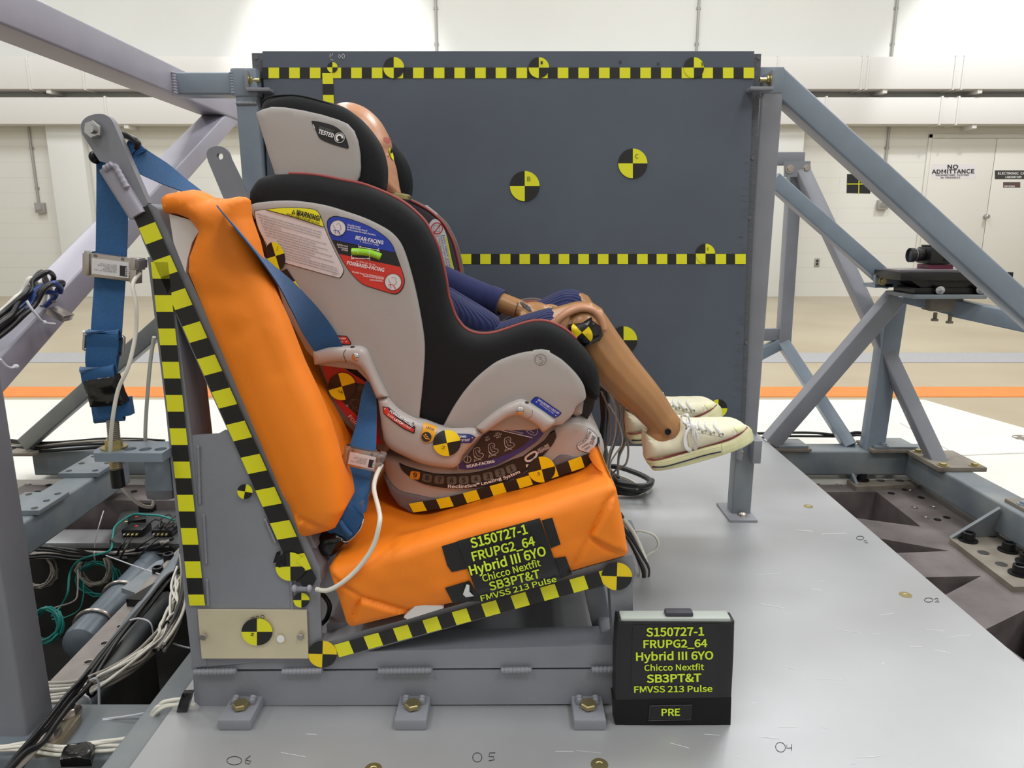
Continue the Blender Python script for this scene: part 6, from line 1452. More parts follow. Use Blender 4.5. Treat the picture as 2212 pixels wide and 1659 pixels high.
# foot leg in front
fx0, fx1 = P(1588, 1000, Y=YP-.01).x, P(1630, 1000, Y=YP-.01).x
lz = P(1600, 955, Y=YP-.01).z
mb = MB(); mb.beam(((fx0+fx1)/2, YP+.012, .006), ((fx0+fx1)/2, YP+.012, lz), fx1-fx0, .045, (0, 1, 0), .004, M['paintold']); lg2 = mb.build('leg', None, rp_)
mb = MB(); mb.box((fx0-.018, YP-.055, 0), (fx1+.004, YP+.07, .006), M['paint'], .001); mb.build('foot_plate', None, lg2)
mb = MB(); mb.box((fx0+.002, YP-.03, lz-.045), (fx0+.012, YP+.03, lz), M['paint'], .002); mb.box((fx1-.016, YP-.04, lz-.05), (fx1+.006, YP+.03, lz+.012), M['paint'], .003); mb.build('clamp_bracket', None, lg2)
mb = MB(); mb.hexbolt((fx0+.012, YP-.02, lz-.025), (-1, 0, 0), .008, M['zincbolt']); mb.build('bolt', None, lg2)
mb = MB(); mb.lathe([(.013, 0), (.011, .006), (.006, .01)], ((fx0+fx1)/2, YP-.022, .006), (0, 0, 1), 16, M['nickel']); mb.build('foot_bolt', None, lg2)
# ---- left frame: post, short tube, long top tube, near column, brace
lf = thing('brace_frame', 'grey tube frame at the left with near column, long top tube and diagonal', 'frame', (-.82, 1.4, -.05))
YT = 1.785
xp = (P(507, 200, Y=YT).x+P(555, 200, Y=YT).x)/2
zc = P(530, 150, Y=YT).z
mb = MB(); mb.beam((xp, YT+.03, .02), (xp, YT+.03, zc), .052, .06, (0, 1, 0), .005, M['paintb']); mb.build('post', None, lf)
mb = MB(); mb.box((xp-.034, YT-.004, P(530, 262, Y=YT).z+.055), (xp+.03, YT+.06, zc+.004), M['paintb'], .008); mb.build('post_cap', None, lf)
z0, z1 = P(430, 204, Y=YT).z, P(430, 155, Y=YT).z
xt = -.838
mb = MB(); mb.beam((xt+.03, YT+.028, (z0+z1)/2), (xp-.028, YT+.028, (z0+z1)/2), .056, z1-z0, (0, 0, 1), .005, M['paintb']); mb.build('short_tube', None, lf)
mb = MB(); mb.beam((xt, -.2, 1.1), (xt, 2.32, 1.1), .076, .066, (0, 0, 1), .005, M['paintl']); mb.build('top_tube', None, lf)
weld((xt+.04, YT, z0-.0), (xt+.04, YT, z1), .008, lf, M['paintl']); weld((xp-.03, YT+.0, z0), (xp-.03, YT+.0, z1), .006, lf, M['paintb']); weld((xp-.026, YT, z0-.02), (xp+.026, YT, z0-.02), .005, lf, M['paint'])
mb = MB(); mb.beam((-.838, 1.035, -.05), (-.838, 1.035, 1.07), .105, .07, (0, 1, 0), .006, M['paint']); mb.build('column', None, lf)
mb = MB(); mb.beam((xt, 1.04, .50), (xt, 2.2, 1.09), .068, .05, (0, 0, 1), .005, M['paintl']); mb.build('diagonal_brace', None, lf)
mb = MB(); mb.prism([P(u, v, Z=-.036) for u, v in ((70, 1590), (141, 1531), (168, 1531), (175, 1537), (174, 1545), (128, 1606), (120, 1612), (72, 1618))], (0, 0, -.016), mat('plated_beige_steel', '#a39a86', .45, metal=.3, vscale=20, col2='#8d7f68')); bp_ = mb.build('column_base_plate', None, lf)
for x, y in ((148, 1541), (103, 1590)):
    mb = MB(); mb.hexbolt(P(x, y, Z=-.036), (0, 0, 1), .0135, M['nickel']); mb.build('hex_bolt', None, bp_)
angle_bracket((541, 155, 196), 1, None, lf)
# far left thin diagonal from the sled frame up to the panel post
ld = thing('diagonal_brace', 'worn thin grey diagonal tube rising from the sled frame behind the hanging blue strap', 'brace', P(60, 950, Y=2.45))
a = P(60, 955, Y=2.45); b = P(560, 520, Y=2.0)
mb = MB(); mb.beam(a, b, .05, .05, (0, 1, 0), .004, M['paintold']); mb.build('tube', None, ld)
mb = MB(); mb.box((a.x-.06, 2.41, FT), (a.x+.04, 2.53, FT+.012), M['rust'], .002); mb.build('foot_plate', None, ld)
# ================================================================ right truss and camera
tr = thing('camera_support_frame', 'blue grey tube truss behind the right post carrying the high speed camera', 'frame', P(1900, 955, Z=FT))
YA2, YB2 = 2.84, 2.40
def mem(name, a, b, w_=.05, h_=.05, m='paintb', up=(0, 1, 0)):
    mb = MB(); mb.beam(a, b, w_, h_, up, .004, M[m]); return mb.build(name, None, tr)
mem('vertical_tube', P(1716, 372, Y=YA2), P(1692, 738, Y=YA2), .048, .05, 'paint')
mem('cross_bar', P(1630, 343, Y=YA2), P(1735, 343, Y=YA2), .05, .03, 'paint')
mem('cross_bar', P(1630, 722, Y=YA2), P(1690, 722, Y=YA2), .05, .03, 'paint')
mem('strut', P(1630, 770, Y=YA2), P(1692, 738, Y=YA2), .045, .045)
mem('strut', P(1690, 738, Y=YA2), P(1836, 964, Y=2.54), .045, .045)
foot_p = P(2035, 998, Z=FT+.012)
mem('strut', P(1728, 362, Y=YA2-.02), Vector((foot_p.x, foot_p.y+.02, FT)), .05, .05, 'paint')
pk = P(1920, 610, Y=2.46)
mem('strut', P(1668, 388, Y=2.44), pk, .05, .05)
post_t = P(1932, 640, Y=2.51)
mem('camera_post', Vector((post_t.x-.02, 2.51, FT)), post_t, .066, .06)
mem('strut', P(1935, 640, Y=2.45), P(1664, 955, Y=2.50), .058, .058, 'paint')
mb = MB(); A = [P(u, v, Y=YA2-.05) for u, v in ((1695, 348), (1751, 348), (1750, 382), (1695, 382))]; mb.prism(A, (0, .01, 0), M['paint']); gp = mb.build('gusset_plate', None, tr)
for u, v in ((1706, 365), (1742, 364)):
    mb = MB(); mb.hexbolt(P(u, v, Y=YA2-.05), (0, -1, 0), .011, M['nickel']); mb.build('bolt', None, gp)
mb = MB(); A = [P(u, v, Y=2.40) for u, v in ((1891, 594), (1962, 590), (1968, 618), (1890, 620))]; mb.prism(A, (0, .012, 0), M['paintb']); A = [P(u, v, Y=2.40) for u, v in ((1890, 614), (1968, 612), (1968, 620), (1890, 622))]; mb.prism(A, (0, .08, 0), M['paintb']); ab_ = mb.build('angle_clip', None, tr)
for u, v in ((1907, 606), (1952, 605)):
    mb = MB(); mb.hexbolt(P(u, v, Y=2.40), (0, -1, 0), .011, M['zincbolt']); mb.build('bolt', None, ab_)
for (u, v, sx_, sy_) in ((1678, 948, .13, .1), (1888, 950, .18, .12)):
    p = P(u, v, Z=FT); mb = MB(); mb.box((p.x-sx_/2, 2.52-sy_*.6, FT), (p.x+sx_/2, 2.52+sy_*.45, FT+.012), M['rust'], .002); mb.box((p.x-sx_*.42, 2.52-sy_*.55, FT+.012), (p.x+sx_*.42, 2.52+sy_*.4, FT+.022), M['paintold'], .002); f_ = mb.build('foot_plate', None, tr)
    if u > 1800:
        for dx_, dy_ in ((-.06, .02), (-.04, -.05), (-.015, .03)):
            mb = MB(); mb.hexbolt((p.x+dx_, 2.52+dy_, FT+.022), (0, 0, 1), .011, M['paintold']); mb.build('bolt', None, f_)
mb = MB(); mb.box((1.42, foot_p.y-.07, FT), (1.58, foot_p.y+.12, FT+.016), M['rust'], .002); f_ = mb.build('foot_plate', None, tr)
for dx_, dy_ in ((.05, -.05), (-.055, -.05), (-.055, .1)):
    mb = MB(); mb.hexbolt((1.50+dx_, foot_p.y+dy_, FT+.016), (0, 0, 1), .012, M['zincbolt']); mb.build('bolt', None, f_)
# camera arm coming forward to the right
arm0 = P(1955, 638, Y=2.44); arm1 = P(2060, 664, Y=2.36); arm2 = P(2225, 698, Y=2.18)
mem('camera_arm', arm0, arm1, .05, .05, 'paintb', (0, 0, 1)); mem('camera_arm', arm1, arm2+(arm2-arm1)*.4, .056, .056, 'paintb', (0, 0, 1))
mb = MB(); c0 = P(2035, 656, Y=2.37); mb.obox(c0, (.1, .07, .045), Matrix.Rotation(R(-8), 3, 'Z'), M['rust'], .004); mb.build('clamp_block', None, tr)
for u, v in ((2020, 683), (2052, 688)):
    p = P(u, v, Y=2.34); mb = MB(); mb.lathe([(.006, 0), (.006, .02), (.011, .021), (.011, .028)], p+Vector((0, 0, .012)), (0, 0, -1), 14, M['rust']); mb.build('clamp_screw', None, tr)
# mount
YM = 2.36
mt = thing('camera_mount', 'black tilting mount plate with silver knobs on the grey arm under the camera', 'camera mount', P(2050, 645, Y=YM))
def slabp(nm, u0, u1, v0, v1, Y0, Y1, m, bev=.002):
    a = P(u0, v1, Y=Y0); b = P(u1, v0, Y=Y0); mb = MB(); mb.box((a.x, Y0, a.z), (b.x, Y1, b.z), M[m], bev); return mb.build(nm, None, mt)
slabp('base_plate', 1975, 2133, 637, 646, YM-.1, YM+.08, 'paintold')
slabp('top_plate', 1945, 2190, 588, 606, YM-.11, YM+.06, 'camblack'); slabp('slide_plate', 1942, 2140, 583, 588, YM-.09, YM+.02, 'plasticd', .001)
mb = MB(); pz = pxz(sp2([(1965, 606), (1990, 622), (2025, 632), (2060, 633), (2100, 624), (2128, 606)], 3), YM-.05); mb.panel(pz, YM-.06, YM+.04, r=.002, sp=.02, m=M['camblack']); mb.build('tilt_cradle', None, mt)
slabp('cradle_foot', 1975, 2128, 622, 637, YM-.07, YM+.06, 'camblack')
for u, v in ((2028, 626), (2115, 625)):
    mb = MB(); mb.lathe([(.013, 0), (.015, .006), (.013, .022), (.005, .024)], P(u, v, Y=YM-.07), (-.35, -1, 0), 18, M['steel']); mb.build('knob', None, mt)
cm = thing('high_speed_camera', 'black high speed camera with lens pointing left on a plum coloured base', 'camera', P(2030, 582, Y=YM))
p = lambda u, v, Y=YM: P(u, v, Y=Y)
a = p(1992, 582); b = p(2047, 570); mb = MB(); mb.box((a.x, YM-.035, a.z), (b.x, YM+.035, b.z), M['camred'], .004); mb.build('base', None, cm)
D = Decal(on_Y(YM-.035)); D.text('CAMERA', (1995, 578), (2005, 578), 3, M['greyp'], 1, 0); D.build('base_mark', cm)
a = p(1992, 569); b = p(2052, 533); mb = MB(); mb.box((a.x, YM-.045, a.z), (b.x, YM+.04, b.z), M['camblack'], .006); bdy = mb.build('camera_body', None, cm)
a = p(2000, 533); b = p(2040, 528.5); mb = MB(); mb.box((a.x, YM-.035, a.z), (b.x, YM+.03, b.z), M['camblack'], .003); mb.build('top_cover', None, bdy)
for i in range(6):
    u = 2022+i*4.5; a = p(u, 564); b = p(u+2.2, 541); mb = MB(); mb.box((a.x, YM-.048, a.z), (b.x, YM-.044, b.z), M['camblack'], .0005); mb.build('cooling_fin', None, bdy)
lc = p(1993, 551); u_ = p(1964, 551); Lx = lc.x-u_.x
mb = MB(); mb.lathe([(.019, 0), (.019, Lx*.25), (.021, Lx*.27), (.021, Lx*.5), (.0195, Lx*.52), (.0195, Lx*.62), (.023, Lx*.68), (.023, Lx), (.0205, Lx), (.019, Lx*.9)], lc, (-1, 0, 0), 28, M['camblack']); ln = mb.build('lens', None, cm)
mb = MB(); mb.lathe([(.019, Lx*.88), (.012, Lx*.92), (.0005, Lx*.93)], lc, (-1, 0, 0), 24, M['glass']); mb.build('front_glass', None, ln)
mb = MB(); mb.lathe([(.0197, Lx*.53), (.0205, Lx*.55), (.0205, Lx*.57), (.0197, Lx*.6)], lc, (-1, 0, 0), 24, M['plasticd']); mb.build('focus_ring', None, ln)
cbl = MB(); cbl.tube(spline([p(2052, 554), p(2070, 556), p(2090, 575), p(2110, 600, 2.36), p(2140, 628, 2.36), p(2175, 632, 2.4)], 6), .003, 6, M['cablek']); cbl.build('camera_cable', None, cm)
# ================================================================ pit gear and cabling
def zp(pts, Z): return [P(u, v, Z=Z) for u, v in pts]
db = thing('drilled_rail', 'flat rusty rail with a row of holes running back along the left pit edge', 'rail', P(200, 1420, Z=-.15))
A = zp([(80, 1500), (150, 1500), (388, 1218), (388, 1182)], -.15)
hl = []
for u, v in ((190.6, 1430.6), (225.5, 1390), (260, 1353.6), (290.4, 1319.5)):
    c0 = P(u, v, Z=-.15); hl.append([(c0.x+.0075*math.cos(t), c0.y+.0075*math.sin(t)) for t in [2*math.pi*i/16 for i in range(16)]])
mb = plate_with_holes([(a.x, a.y) for a in A], hl, -.164, -.15, mat('brown_rail_steel', '#7d7470', .5, vscale=20, col2='#8f8681')); mb.build('rail_plate', None, db)
for u, v in ((190.6, 1430.6), (225.5, 1390), (260, 1353.6), (290.4, 1319.5)):
    c0 = P(u, v, Z=-.15); mb = MB(); mb.tube([c0+Vector((.0085*math.cos(t), .0085*math.sin(t), .0005)) for t in [2*math.pi*i/16 for i in range(16)]], .0012, 6, M['nickel'], closed=True); mb.build('hole_rim', None, db)
mb = MB(); mb.prism(zp([(272, 1294), (352, 1248), (372, 1262), (318, 1297)], -.13), (0, 0, -.02), M['blackbolt']); mb.build('black_gusset', None, db)
lt_ = thing('longitudinal_tube', 'round blue grey tube carrying tied cables beside the drilled rail', 'tube', P(280, 1380, Z=-.15))
a, b = P(205, 1480, Z=-.16), P(392, 1222, Z=-.16); a2 = a+(a-b)*.5
mb = MB(); mb.tube([a2, a, b, b+(b-a)*.4], .033, 20, M['paintold']); mb.build('tube', None, lt_)
cy = thing('accumulator_cylinder', 'grey cylinder with rounded end, held by two U-bolts under the drilled rail', 'cylinder', P(170, 1390, Z=-.3))
a, b = P(176, 1388, Z=-.27), P(330, 1222, Z=-.27); dv = (b-a).normalized()
mb = MB(); mb.tube([a-dv*.02, a-dv*.017, a-dv*.008, a+dv*.01, b, b+dv*.2], [.012, .03, .043, .047, .047, .047], 28, mat('cylinder_grey_paint', '#566069', .38)); mb.build('cylinder_body', None, cy)
for f in (.16, .52):
    c0 = a.lerp(b, f); sd = dv.cross(Vector((0, 0, 1))).normalized(); mb = MB()
    mb.tube([c0+sd*(.053*math.cos(t))+Vector((0, 0, .053*math.sin(t))) for t in [math.pi*(i/12*1.1-.05) for i in range(13)]]+[c0-sd*.053-Vector((0, 0, .05))], .005, 8, M['nickel']); mb.build('u_bolt', None, cy)
br_ = thing('pit_bracket', 'grey bracket plate with two black socket bolts in front of the sensor boxes', 'bracket', P(340, 1250, Z=-.18))
mb = MB(); mb.prism(zp([(262, 1270), (339, 1212), (392, 1195), (392, 1224), (305, 1285)], -.17), (0, 0, -.014), M['paintold']); mb.build('plate', None, br_)
for u, v in ((366, 1220), (343, 1250)):
    mb = MB(); mb.lathe([(.02, 0), (.02, .003), (.014, .004), (.014, .034), (.009, .035), (.008, .02)], P(u, v, Z=-.17), (0, 0, 1), 20, M['blackbolt']); mb.build('socket_bolt', None, br_)
bar = thing('pit_cross_tray', 'dark tray holding the small black sensor boxes beside the bench', 'tray', P(310, 1165, Z=-.22))
mb = MB(); mb.prism(zp([(236, 1165), (262, 1105), (300, 1082), (392, 1080), (392, 1175), (250, 1172)], -.2), (0, 0, -.014), mat('clouded_dark_plate', '#4a4a4b', .3)); mb.build('tray_plate', None, bar)
mb = MB(); mb.box((P(300, 1150, Z=-.2).x, 2.05, -.3), (P(390, 1150, Z=-.2).x, 2.12, -.214), M['pit']); mb.build('tray_leg', None, bar)
lab_box = ('rearmost small black sensor box, at the end of the white looped cable', 'small black sensor box set crosswise between the rear box and the front pair', 'left black sensor box of the front pair with gold connectors', 'right black sensor box of the front pair, next to the bench tape')
for i, (u0, u1, v0, v1) in enumerate(((298, 332, 1092, 1107), (266, 307, 1111, 1139), (261, 311, 1141, 1160), (325, 375, 1142, 1160))):
    p = P((u0+u1)/2, v1, Z=-.2); p1 = P(u1, v1, Z=-.2); p0 = P(u0, v1, Z=-.2); hgt = .024
    t = thing('sensor_box', lab_box[i], 'sensor box', p, 'black sensor boxes on the pit tray')
    q = p0.y
    mb = MB(); rot = Matrix.Rotation(R(28 if i == 1 else 0), 3, 'Z'); w_ = (p1.x-p0.x)*(.9 if i != 1 else .85)
    mb.obox(p+Vector((0, .03, hgt/2)), (w_, .06, hgt), rot, M['camblack'], .003); mb.build('box_body', None, t)
    mb = MB(); mb.lathe([(.005, 0), (.005, .0008)], p+Vector((0, .03, hgt)), (0, 0, 1), 14, M['red']); mb.build('indicator_dot', None, t)
    if i >= 2:
        for k in range(4):
            mb = MB(); mb.lathe([(.0038, 0), (.0046, .003), (.0046, .006), (.003, .007), (.0025, .013)], p+Vector((w_*(-.33+.2*k), 0, hgt*.45)), (0, -1, 0), 10, M['zincbolt' if k else 'steel']); mb.build('connector', None, t)
    else:
        mb = MB(); mb.lathe([(.0035, 0), (.0035, .008)], p+Vector((-w_*.48, .02, hgt*.45)), (-1, -.4, 0), 10, M['zincbolt']); mb.build('connector', None, t)
def bundle(name, label, pts, mats, r, spread, cat='cable bundle', seed=1, n=8, parts='cable', ends=None):
    rr = random.Random(seed); q0 = pts[0]; t = thing(name, label, cat, pts[0])
    for i, m in enumerate(mats):
        ph = rr.uniform(0, 6.28); ra = spread*math.sqrt(rr.random()); k = []
        for j, p in enumerate(pts):
            a = ph+j*rr.uniform(.1, .5); f = 1 if 0 < j < len(pts)-1 else 1.2
            k.append(Vector(p)+Vector((math.cos(a)*ra*f, .5*math.sin(a)*ra*f, math.sin(a)*ra*f)))
        mb = MB(); mb.tube(spline(k, n), r*rr.uniform(.85, 1.15), 7, M[m]); mb.build(parts, None, t)
    return t
def tie(path, par, r=.0022):
    mb = MB(); mb.tube(spline(path, 6), r, 6, M['tie'], flat=.6); return mb.build('cable_tie', None, par)
K, W_, G_, T_, B_ = 'cablek', 'cablew', 'cableg', 'cablet', 'cableb'
t = bundle('cable_bundle', 'bundle of black cables tied along the drilled rail', zp([(170, 1490), (187, 1467), (235, 1402), (285, 1342), (350, 1262), (378, 1236), (392, 1196)], -.125), [K]*7, .0042, .014, seed=2)
tie([P(281, 1340, Z=-.11), P(300, 1336, Z=-.1), P(322, 1343, Z=-.1), P(330, 1360, Z=-.12), P(332, 1385, Z=-.16)], t)
t = bundle('cable_bundle', 'bundle of white and grey cables sweeping across the left pit in front of the tube', zp([(50, 1500), (156, 1493), (210, 1475), (252, 1455), (303, 1422), (341, 1384), (358, 1354), (374, 1316), (380, 1278), (388, 1240)], -.1), [W_, G_, W_, G_, W_, W_, G_, G_, W_, G_], .0032, .015, seed=3)
tie([P(195, 1470, Z=-.08), P(205, 1466, Z=-.075), P(213, 1480, Z=-.09), P(214, 1555, Z=-.16)], t); tie([P(180, 1500, Z=-.09), P(194, 1512, Z=-.1), P(199, 1545, Z=-.15), P(203, 1556, Z=-.17)], t)
for (u, v) in ((358, 1362), (200, 1482)):
    c0 = P(u, v, Z=-.1); mb = MB(); mb.tube([c0+Vector((.0, .017*math.cos(a), .019*math.sin(a))) for a in [i*.524 for i in range(12)]], .003, 6, M['cablek'], closed=True); mb.build('cable_tie', None, t)
bundle('cable_bundle', 'bundle of thick grey and black cables hanging along the outer side of the bench upright', zp([(394, 1190), (396, 1240), (393, 1290), (384, 1330), (366, 1372), (345, 1400)], -.08), [G_, K, K, G_, W_], .0042, .012, seed=4)
bundle('cable_bundle', 'black cables laid on top of the sled frame tube behind the hanging strap', [P(18, 962, Z=-.02), P(80, 966, Z=-.015), P(150, 962, Z=-.012), P(225, 957, Z=-.01), P(300, 956, Z=-.01), P(360, 962, Z=-.015)], [K, K, K, K, K, G_, K], .005, .016, seed=5)
tie([P(68, 962, Y=2.44), P(66, 985, Y=2.43), P(67, 1030, Y=2.43)], lt_) if 0 else None
bundle('cable_bundle', 'black cables running beneath the aluminium rail across the pit', [P(30, 1190, Z=-.24), P(100, 1188, Z=-.24), P(170, 1196, Z=-.24), P(240, 1193, Z=-.23), P(300, 1186, Z=-.22), P(360, 1176, Z=-.2)], [K, K, G_, K, K, K, G_], .005, .022, seed=6)
bundle('cable_bundle', 'blue black and white cables strapped on the upper left diagonal tube', [P(-40, 735, X=-.8), P(10, 700, X=-.8), P(45, 668, X=-.79), P(70, 645, X=-.79), P(84, 618, X=-.785), P(104, 606, X=-.785), P(122, 612, X=-.79), P(112, 634, X=-.8)], [K, B_, W_, K, B_, K, G_, K, B_], .0045, .02, seed=8)
for pts, lb in (([P(58, 650, X=-.77), P(66, 664, X=-.765), P(82, 684, X=-.76), P(95, 697, X=-.76), P(118, 700, X=-.76)], 'white cable tie strapped around the upper left diagonal tube'), ([P(0, 776, X=-.75), P(12, 790, X=-.75), P(24, 795, X=-.75), P(34, 792, X=-.75)], 'white cable tie strapped around the lower end of the left diagonal tube')):
    mb = MB(); mb.tube(spline(pts, 5), .0022, 6, M['tie']); mb.ell(pts[3], (.005, .004, .004), None, M['tie'], 8, 6); tag(mb.build('cable_tie'), lb, 'cable tie')
cp = P(130, 678, X=-.77); mb = MB(); mb.obox(cp, (.03, .03, .012), Matrix.Rotation(R(30), 3, 'Y'), M['nickel'], .002); tag(mb.build('tube_clip'), 'small metal clip on the underside of the upper left diagonal tube', 'clip')
# coils
def coil(name, label, c, Z, r, m, n, tilt, squash, rr_, cat='cable coil'):
    c0 = P(c[0], c[1], Z=Z); rs = random.Random(int(c[0])); path = []
    rot = Matrix.Rotation(R(tilt+18), 3, 'X')
    for i in range(n*14):
        a = i/14*2*math.pi; q = r*(1+.12*math.sin(i*.37)+.05*rs.uniform(-1, 1)); path.append(c0+rot@Vector((q*math.cos(a), q*squash*math.sin(a), rs.uniform(-.006, .006)+.012*math.sin(i*.11))))
    mb = MB(); mb.tube(path, rr_, 6, M[m]); return tag(mb.build(name), label, cat)
coil('cable_coil', 'coil of grey cable hanging in the dark pit in front of the sensor boxes', (206, 1230), -.33, .05, G_, 7, 60, 1, .003)
coil('cable_coil', 'loose teal cable coil under the grey coil in the pit', (214, 1250), -.36, .062, T_, 4, 60, .85, .0026)
coil('cable_coil', 'coil of grey cable partly behind the near column', (84, 1232), -.36, .055, G_, 8, 60, 1, .003)
coil('cable_coil', 'tight teal cable coil hanging beside the near column', (100, 1350), -.38, .042, T_, 9, 50, 1.1, .0034)
cable('teal_cable', 'teal cable looping from the sensor boxes down into the pit', [P(378, 1124, Z=-.16), P(345, 1114, Z=-.15), P(316, 1112, Z=-.15), P(286, 1112, Z=-.16), P(250, 1136, Z=-.18), P(243, 1160, Z=-.2), P(236, 1190, Z=-.22), P(176, 1208, Z=-.25), P(152, 1236, Z=-.3), P(146, 1282, Z=-.35), P(130, 1312, Z=-.4), P(112, 1330, Z=-.4)], .0036, M[T_])
cable('grey_cable', 'thin grey cable dropping from the pit rail to the teal coil', [P(168, 1232, Z=-.3), P(168, 1275, Z=-.34), P(160, 1298, Z=-.36), P(120, 1312, Z=-.38), P(88, 1320, Z=-.38)], .0024, M[G_])
cable('thin_teal_cable', 'thin teal cable dropping beside the grey cable in the pit', [P(180, 1250, Z=-.33), P(180, 1288, Z=-.36), P(170, 1318, Z=-.4), P(140, 1334, Z=-.42), P(112, 1338, Z=-.42)], .0022, M[T_])
for i, (u, v, u2, v2, z) in enumerate(((272, 1163, 252, 1200, -.2), (284, 1162, 256, 1215, -.2), (331, 1160, 285, 1196, -.2), (342, 1162, 292, 1212, -.2))):
    cable('sensor_cable', ('outermost black lead from the left front sensor box', 'inner black lead from the left front sensor box', 'outermost black lead from the right front sensor box', 'inner black lead from the right front sensor box')[i], [P(u, v, Z=-.185), P((u+u2)/2, (v+v2)/2-3, Z=-.19), P(u2, v2, Z=-.24)], .0032, M[K])
cable('black_lead_loops', 'tangle of thin black leads behind the front sensor boxes', [P(316, 1135, Z=-.17), P(335, 1122, Z=-.16), P(352, 1130, Z=-.17), P(344, 1140, Z=-.17), P(350, 1118, Z=-.16), P(368, 1112, Z=-.16), P(374, 1132, Z=-.17), P(356, 1140, Z=-.17), P(372, 1120, Z=-.15), P(388, 1110, Z=-.15)], .0028, M[K])
for pts, lb in (([P(204, 1182, Z=-.2), P(208, 1160, Z=-.16), P(214, 1135, Z=-.12), P(224, 1103, Z=-.08)], 'long cut white cable tie end standing up in front of the pit rail'), ([P(229, 1200, Z=-.2), P(262, 1212, Z=-.18), P(300, 1226, Z=-.16), P(357, 1244, Z=-.14)], 'long white cable tie end lying over the pit bracket'),
                ([P(205, 1190, Z=-.2), P(203, 1198, Z=-.21), P(205, 1210, Z=-.24)], 'short white cable tie around the black cables under the pit rail'), ([P(222, 1554, Z=-.05), P(262, 1549, Z=-.045), P(300, 1543, Z=-.04), P(324, 1537, Z=-.035)], 'white cable tie end lying on the front cross tube, upper of two'), ([P(222, 1556, Z=-.05), P(270, 1552, Z=-.05), P(332, 1546, Z=-.045)], 'white cable tie end lying on the front cross tube, lower of two'),
                ([P(374, 1390, Z=-.1), P(392, 1396, Z=-.1), P(410, 1400, Z=-.1)], 'white cable tie end against the dark gap beside the name plate')):
    mb = MB(); mb.tube(spline(pts, 5), .0022, 6, M['tie'], flat=.5); tag(mb.build('cable_tie'), lb, 'cable tie')
# foreground white cables taped to the front tube
FZ2 = -.045
t = bundle('cable_bundle', 'white cables taped flat along the front cross tube at the lower left', zp([(-40, 1621), (0, 1620), (60, 1617), (130, 1624), (165, 1622), (200, 1614), (240, 1611), (288, 1606), (318, 1592)], -.038), [W_]*4, .0032, .008, seed=11)
mb = MB(); mb.panel([(x, y) for x, y in [(q.x, q.y) for q in zp([(129, 1640), (140, 1606), (205, 1601), (196, 1638)], -.03)]], 0, .016, r=.004, sp=.008, m=M['eltape'], fn=lambda x, z, t: noise.noise(Vector((x*60, z*40, 8)))*.003); mb.v = [(x, z, -.028-y) for x, y, z in mb.v]; mb.build('tape_wrap', None, t)
mb = MB(); mb.panel([(q.x, q.y) for q in zp([(276, 1634), (284, 1606), (306, 1588), (314, 1590), (300, 1612), (288, 1636)], -.02)], 0, .012, r=.003, sp=.008, m=M['eltape']); mb.v = [(x, z, -.02-y) for x, y, z in mb.v]; mb.build('tape_wrap', None, t)
t = bundle('cable_bundle', 'pale cables curling over the deck edge beside the bench base', [P(331, 1566, Z=-.03), P(334, 1545, Z=-.01), P(346, 1527, Z=.006), P(366, 1518, Z=.01), P(388, 1517, Z=.01), P(420, 1514, Z=.012)], [W_, W_, W_], .003, .006, seed=12)
mb = MB(); mb.panel(pxz([(383, 1536), (390, 1510), (396, 1495), (417, 1494), (412, 1512), (405, 1536)], .995), .99, 1.0, r=.002, sp=.006, m=M['eltape'], fn=lambda x, z, t: noise.noise(Vector((x*60, z*60, 8)))*.002); mb.build('tape_wrap', None, t)
bundle('cable_bundle', 'black cables running past the near column base towards the lower left corner', zp([(192, 1462), (176, 1482), (146, 1514), (112, 1560), (80, 1600), (45, 1640), (-10, 1690)], -.012), [K, K, K, G_, K], .0042, .01, seed=13)
# cables behind the seat end
t = bundle('cable_bundle', 'thick black sleeved cable bundle hanging from the dummy behind the child seat front edge', [P(1306, 830, Y=1.6), P(1308, 880, Y=1.62), P(1304, 930, Y=1.66), P(1302, 970, Y=1.7), P(1312, 1010, Y=1.8), P(1330, 1036, Y=1.95)], [K]*6, .006, .012, seed=14)
t = bundle('cable_bundle', 'loose pale sensor wires hanging between the seat and the dummy feet', [P(1322, 850, Y=1.52), P(1336, 890, Y=1.54), P(1334, 940, Y=1.56), P(1318, 980, Y=1.58), P(1312, 1022, Y=1.62)], [G_, W_, G_, W_, G_, W_, G_], .0022, .022, seed=15)
cable('pale_wire_loop', 'single pale wire looping below the heel of the near shoe', [P(1345, 870, Y=1.5), P(1347, 920, Y=1.5), P(1357, 968, Y=1.5), P(1352, 1002, Y=1.5), P(1332, 1014, Y=1.52), P(1318, 1030, Y=1.55)], .0024, M[G_])
def deckloop(u0, v0, u1, v1, h): 
    a, b = P(u0, v0, Z=.01), P(u1, v1, Z=.01)
    return a, b
t = thing('cable_coil', 'coil of thick black and pale cables lying on the deck behind the orange seat cushion', 'cable coil', P(1350, 1060, Z=0))
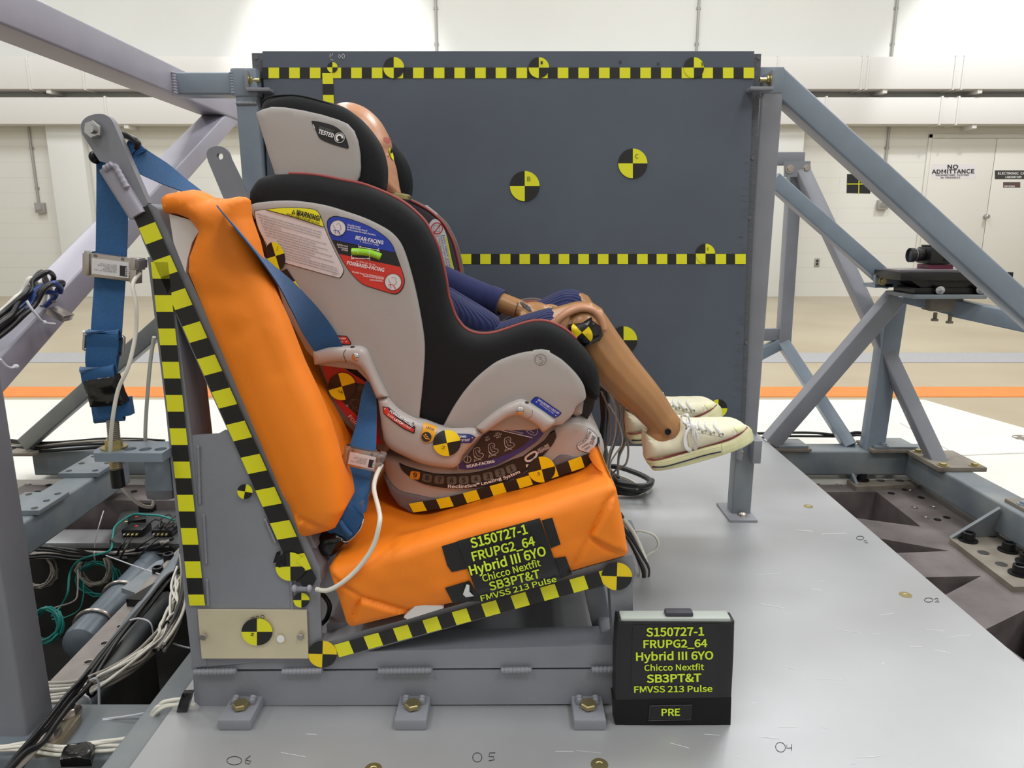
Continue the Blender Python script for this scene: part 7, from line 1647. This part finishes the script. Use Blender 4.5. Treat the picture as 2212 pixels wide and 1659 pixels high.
for i, (m, r, pts, z) in enumerate(((K, .008, [(1290, 1010), (1330, 1008), (1375, 1022), (1402, 1036), (1404, 1046), (1380, 1050), (1330, 1044), (1290, 1034)], .05), (K, .008, [(1290, 1022), (1340, 1040), (1380, 1052), (1398, 1048), (1406, 1038)], .03), (K, .009, [(1290, 1040), (1330, 1055), (1378, 1060), (1402, 1050), (1408, 1038)], .02),
        (K, .006, [(1290, 1052), (1330, 1064), (1372, 1066), (1398, 1054)], .012), (W_, .003, [(1290, 1022), (1330, 1026), (1360, 1036), (1378, 1048), (1376, 1056)], .035), (G_, .003, [(1290, 1028), (1335, 1032), (1364, 1042), (1382, 1052)], .03), (W_, .003, [(1290, 1070), (1330, 1072), (1370, 1068), (1395, 1058)], .006), (G_, .003, [(1290, 1064), (1340, 1069), (1380, 1062)], .006))):
    mb = MB(); mb.tube(spline(zp(pts, z), 6), r, 8, M[m]); mb.build('cable', None, t)
t = bundle('cable_bundle', 'taped black and white cable loop hanging beyond the right end of the seat cushion', [P(1340, 1120, Y=1.45), P(1362, 1150, Y=1.45), P(1382, 1190, Y=1.45), P(1392, 1224, Y=1.45), P(1388, 1250, Y=1.45), P(1374, 1254, Y=1.46), P(1362, 1240, Y=1.47), P(1352, 1200, Y=1.48)], [K, K, K, W_, W_, G_], .0045, .012, seed=17)
cable('white_wire_loop', 'single white wire loop sticking out right of the seat cushion cables', [P(1370, 1146, Y=1.48), P(1390, 1148, Y=1.48), P(1412, 1156, Y=1.48), P(1422, 1172, Y=1.48), P(1416, 1188, Y=1.48), P(1398, 1200, Y=1.48), P(1388, 1214, Y=1.48)], .0028, M[W_])
bundle('cable_bundle', 'black cable lying along the rear frame tube under the right truss', [P(1640, 940, Z=-.02), P(1700, 937, Z=-.02), P(1760, 937, Z=-.02), P(1820, 940, Z=-.02), P(1850, 935, Z=-.01), P(1872, 938, Z=-.02), P(1905, 945, Z=-.01)], [K, K, K], .005, .01, seed=19)
cable('bench_cable', 'black cable looping in the gap between the two bench rails', [P(686, 1278, Y=1.05), P(702, 1290, Y=1.06), P(712, 1310, Y=1.06), P(706, 1335, Y=1.06), P(694, 1348, Y=1.06)], .004, M[K])
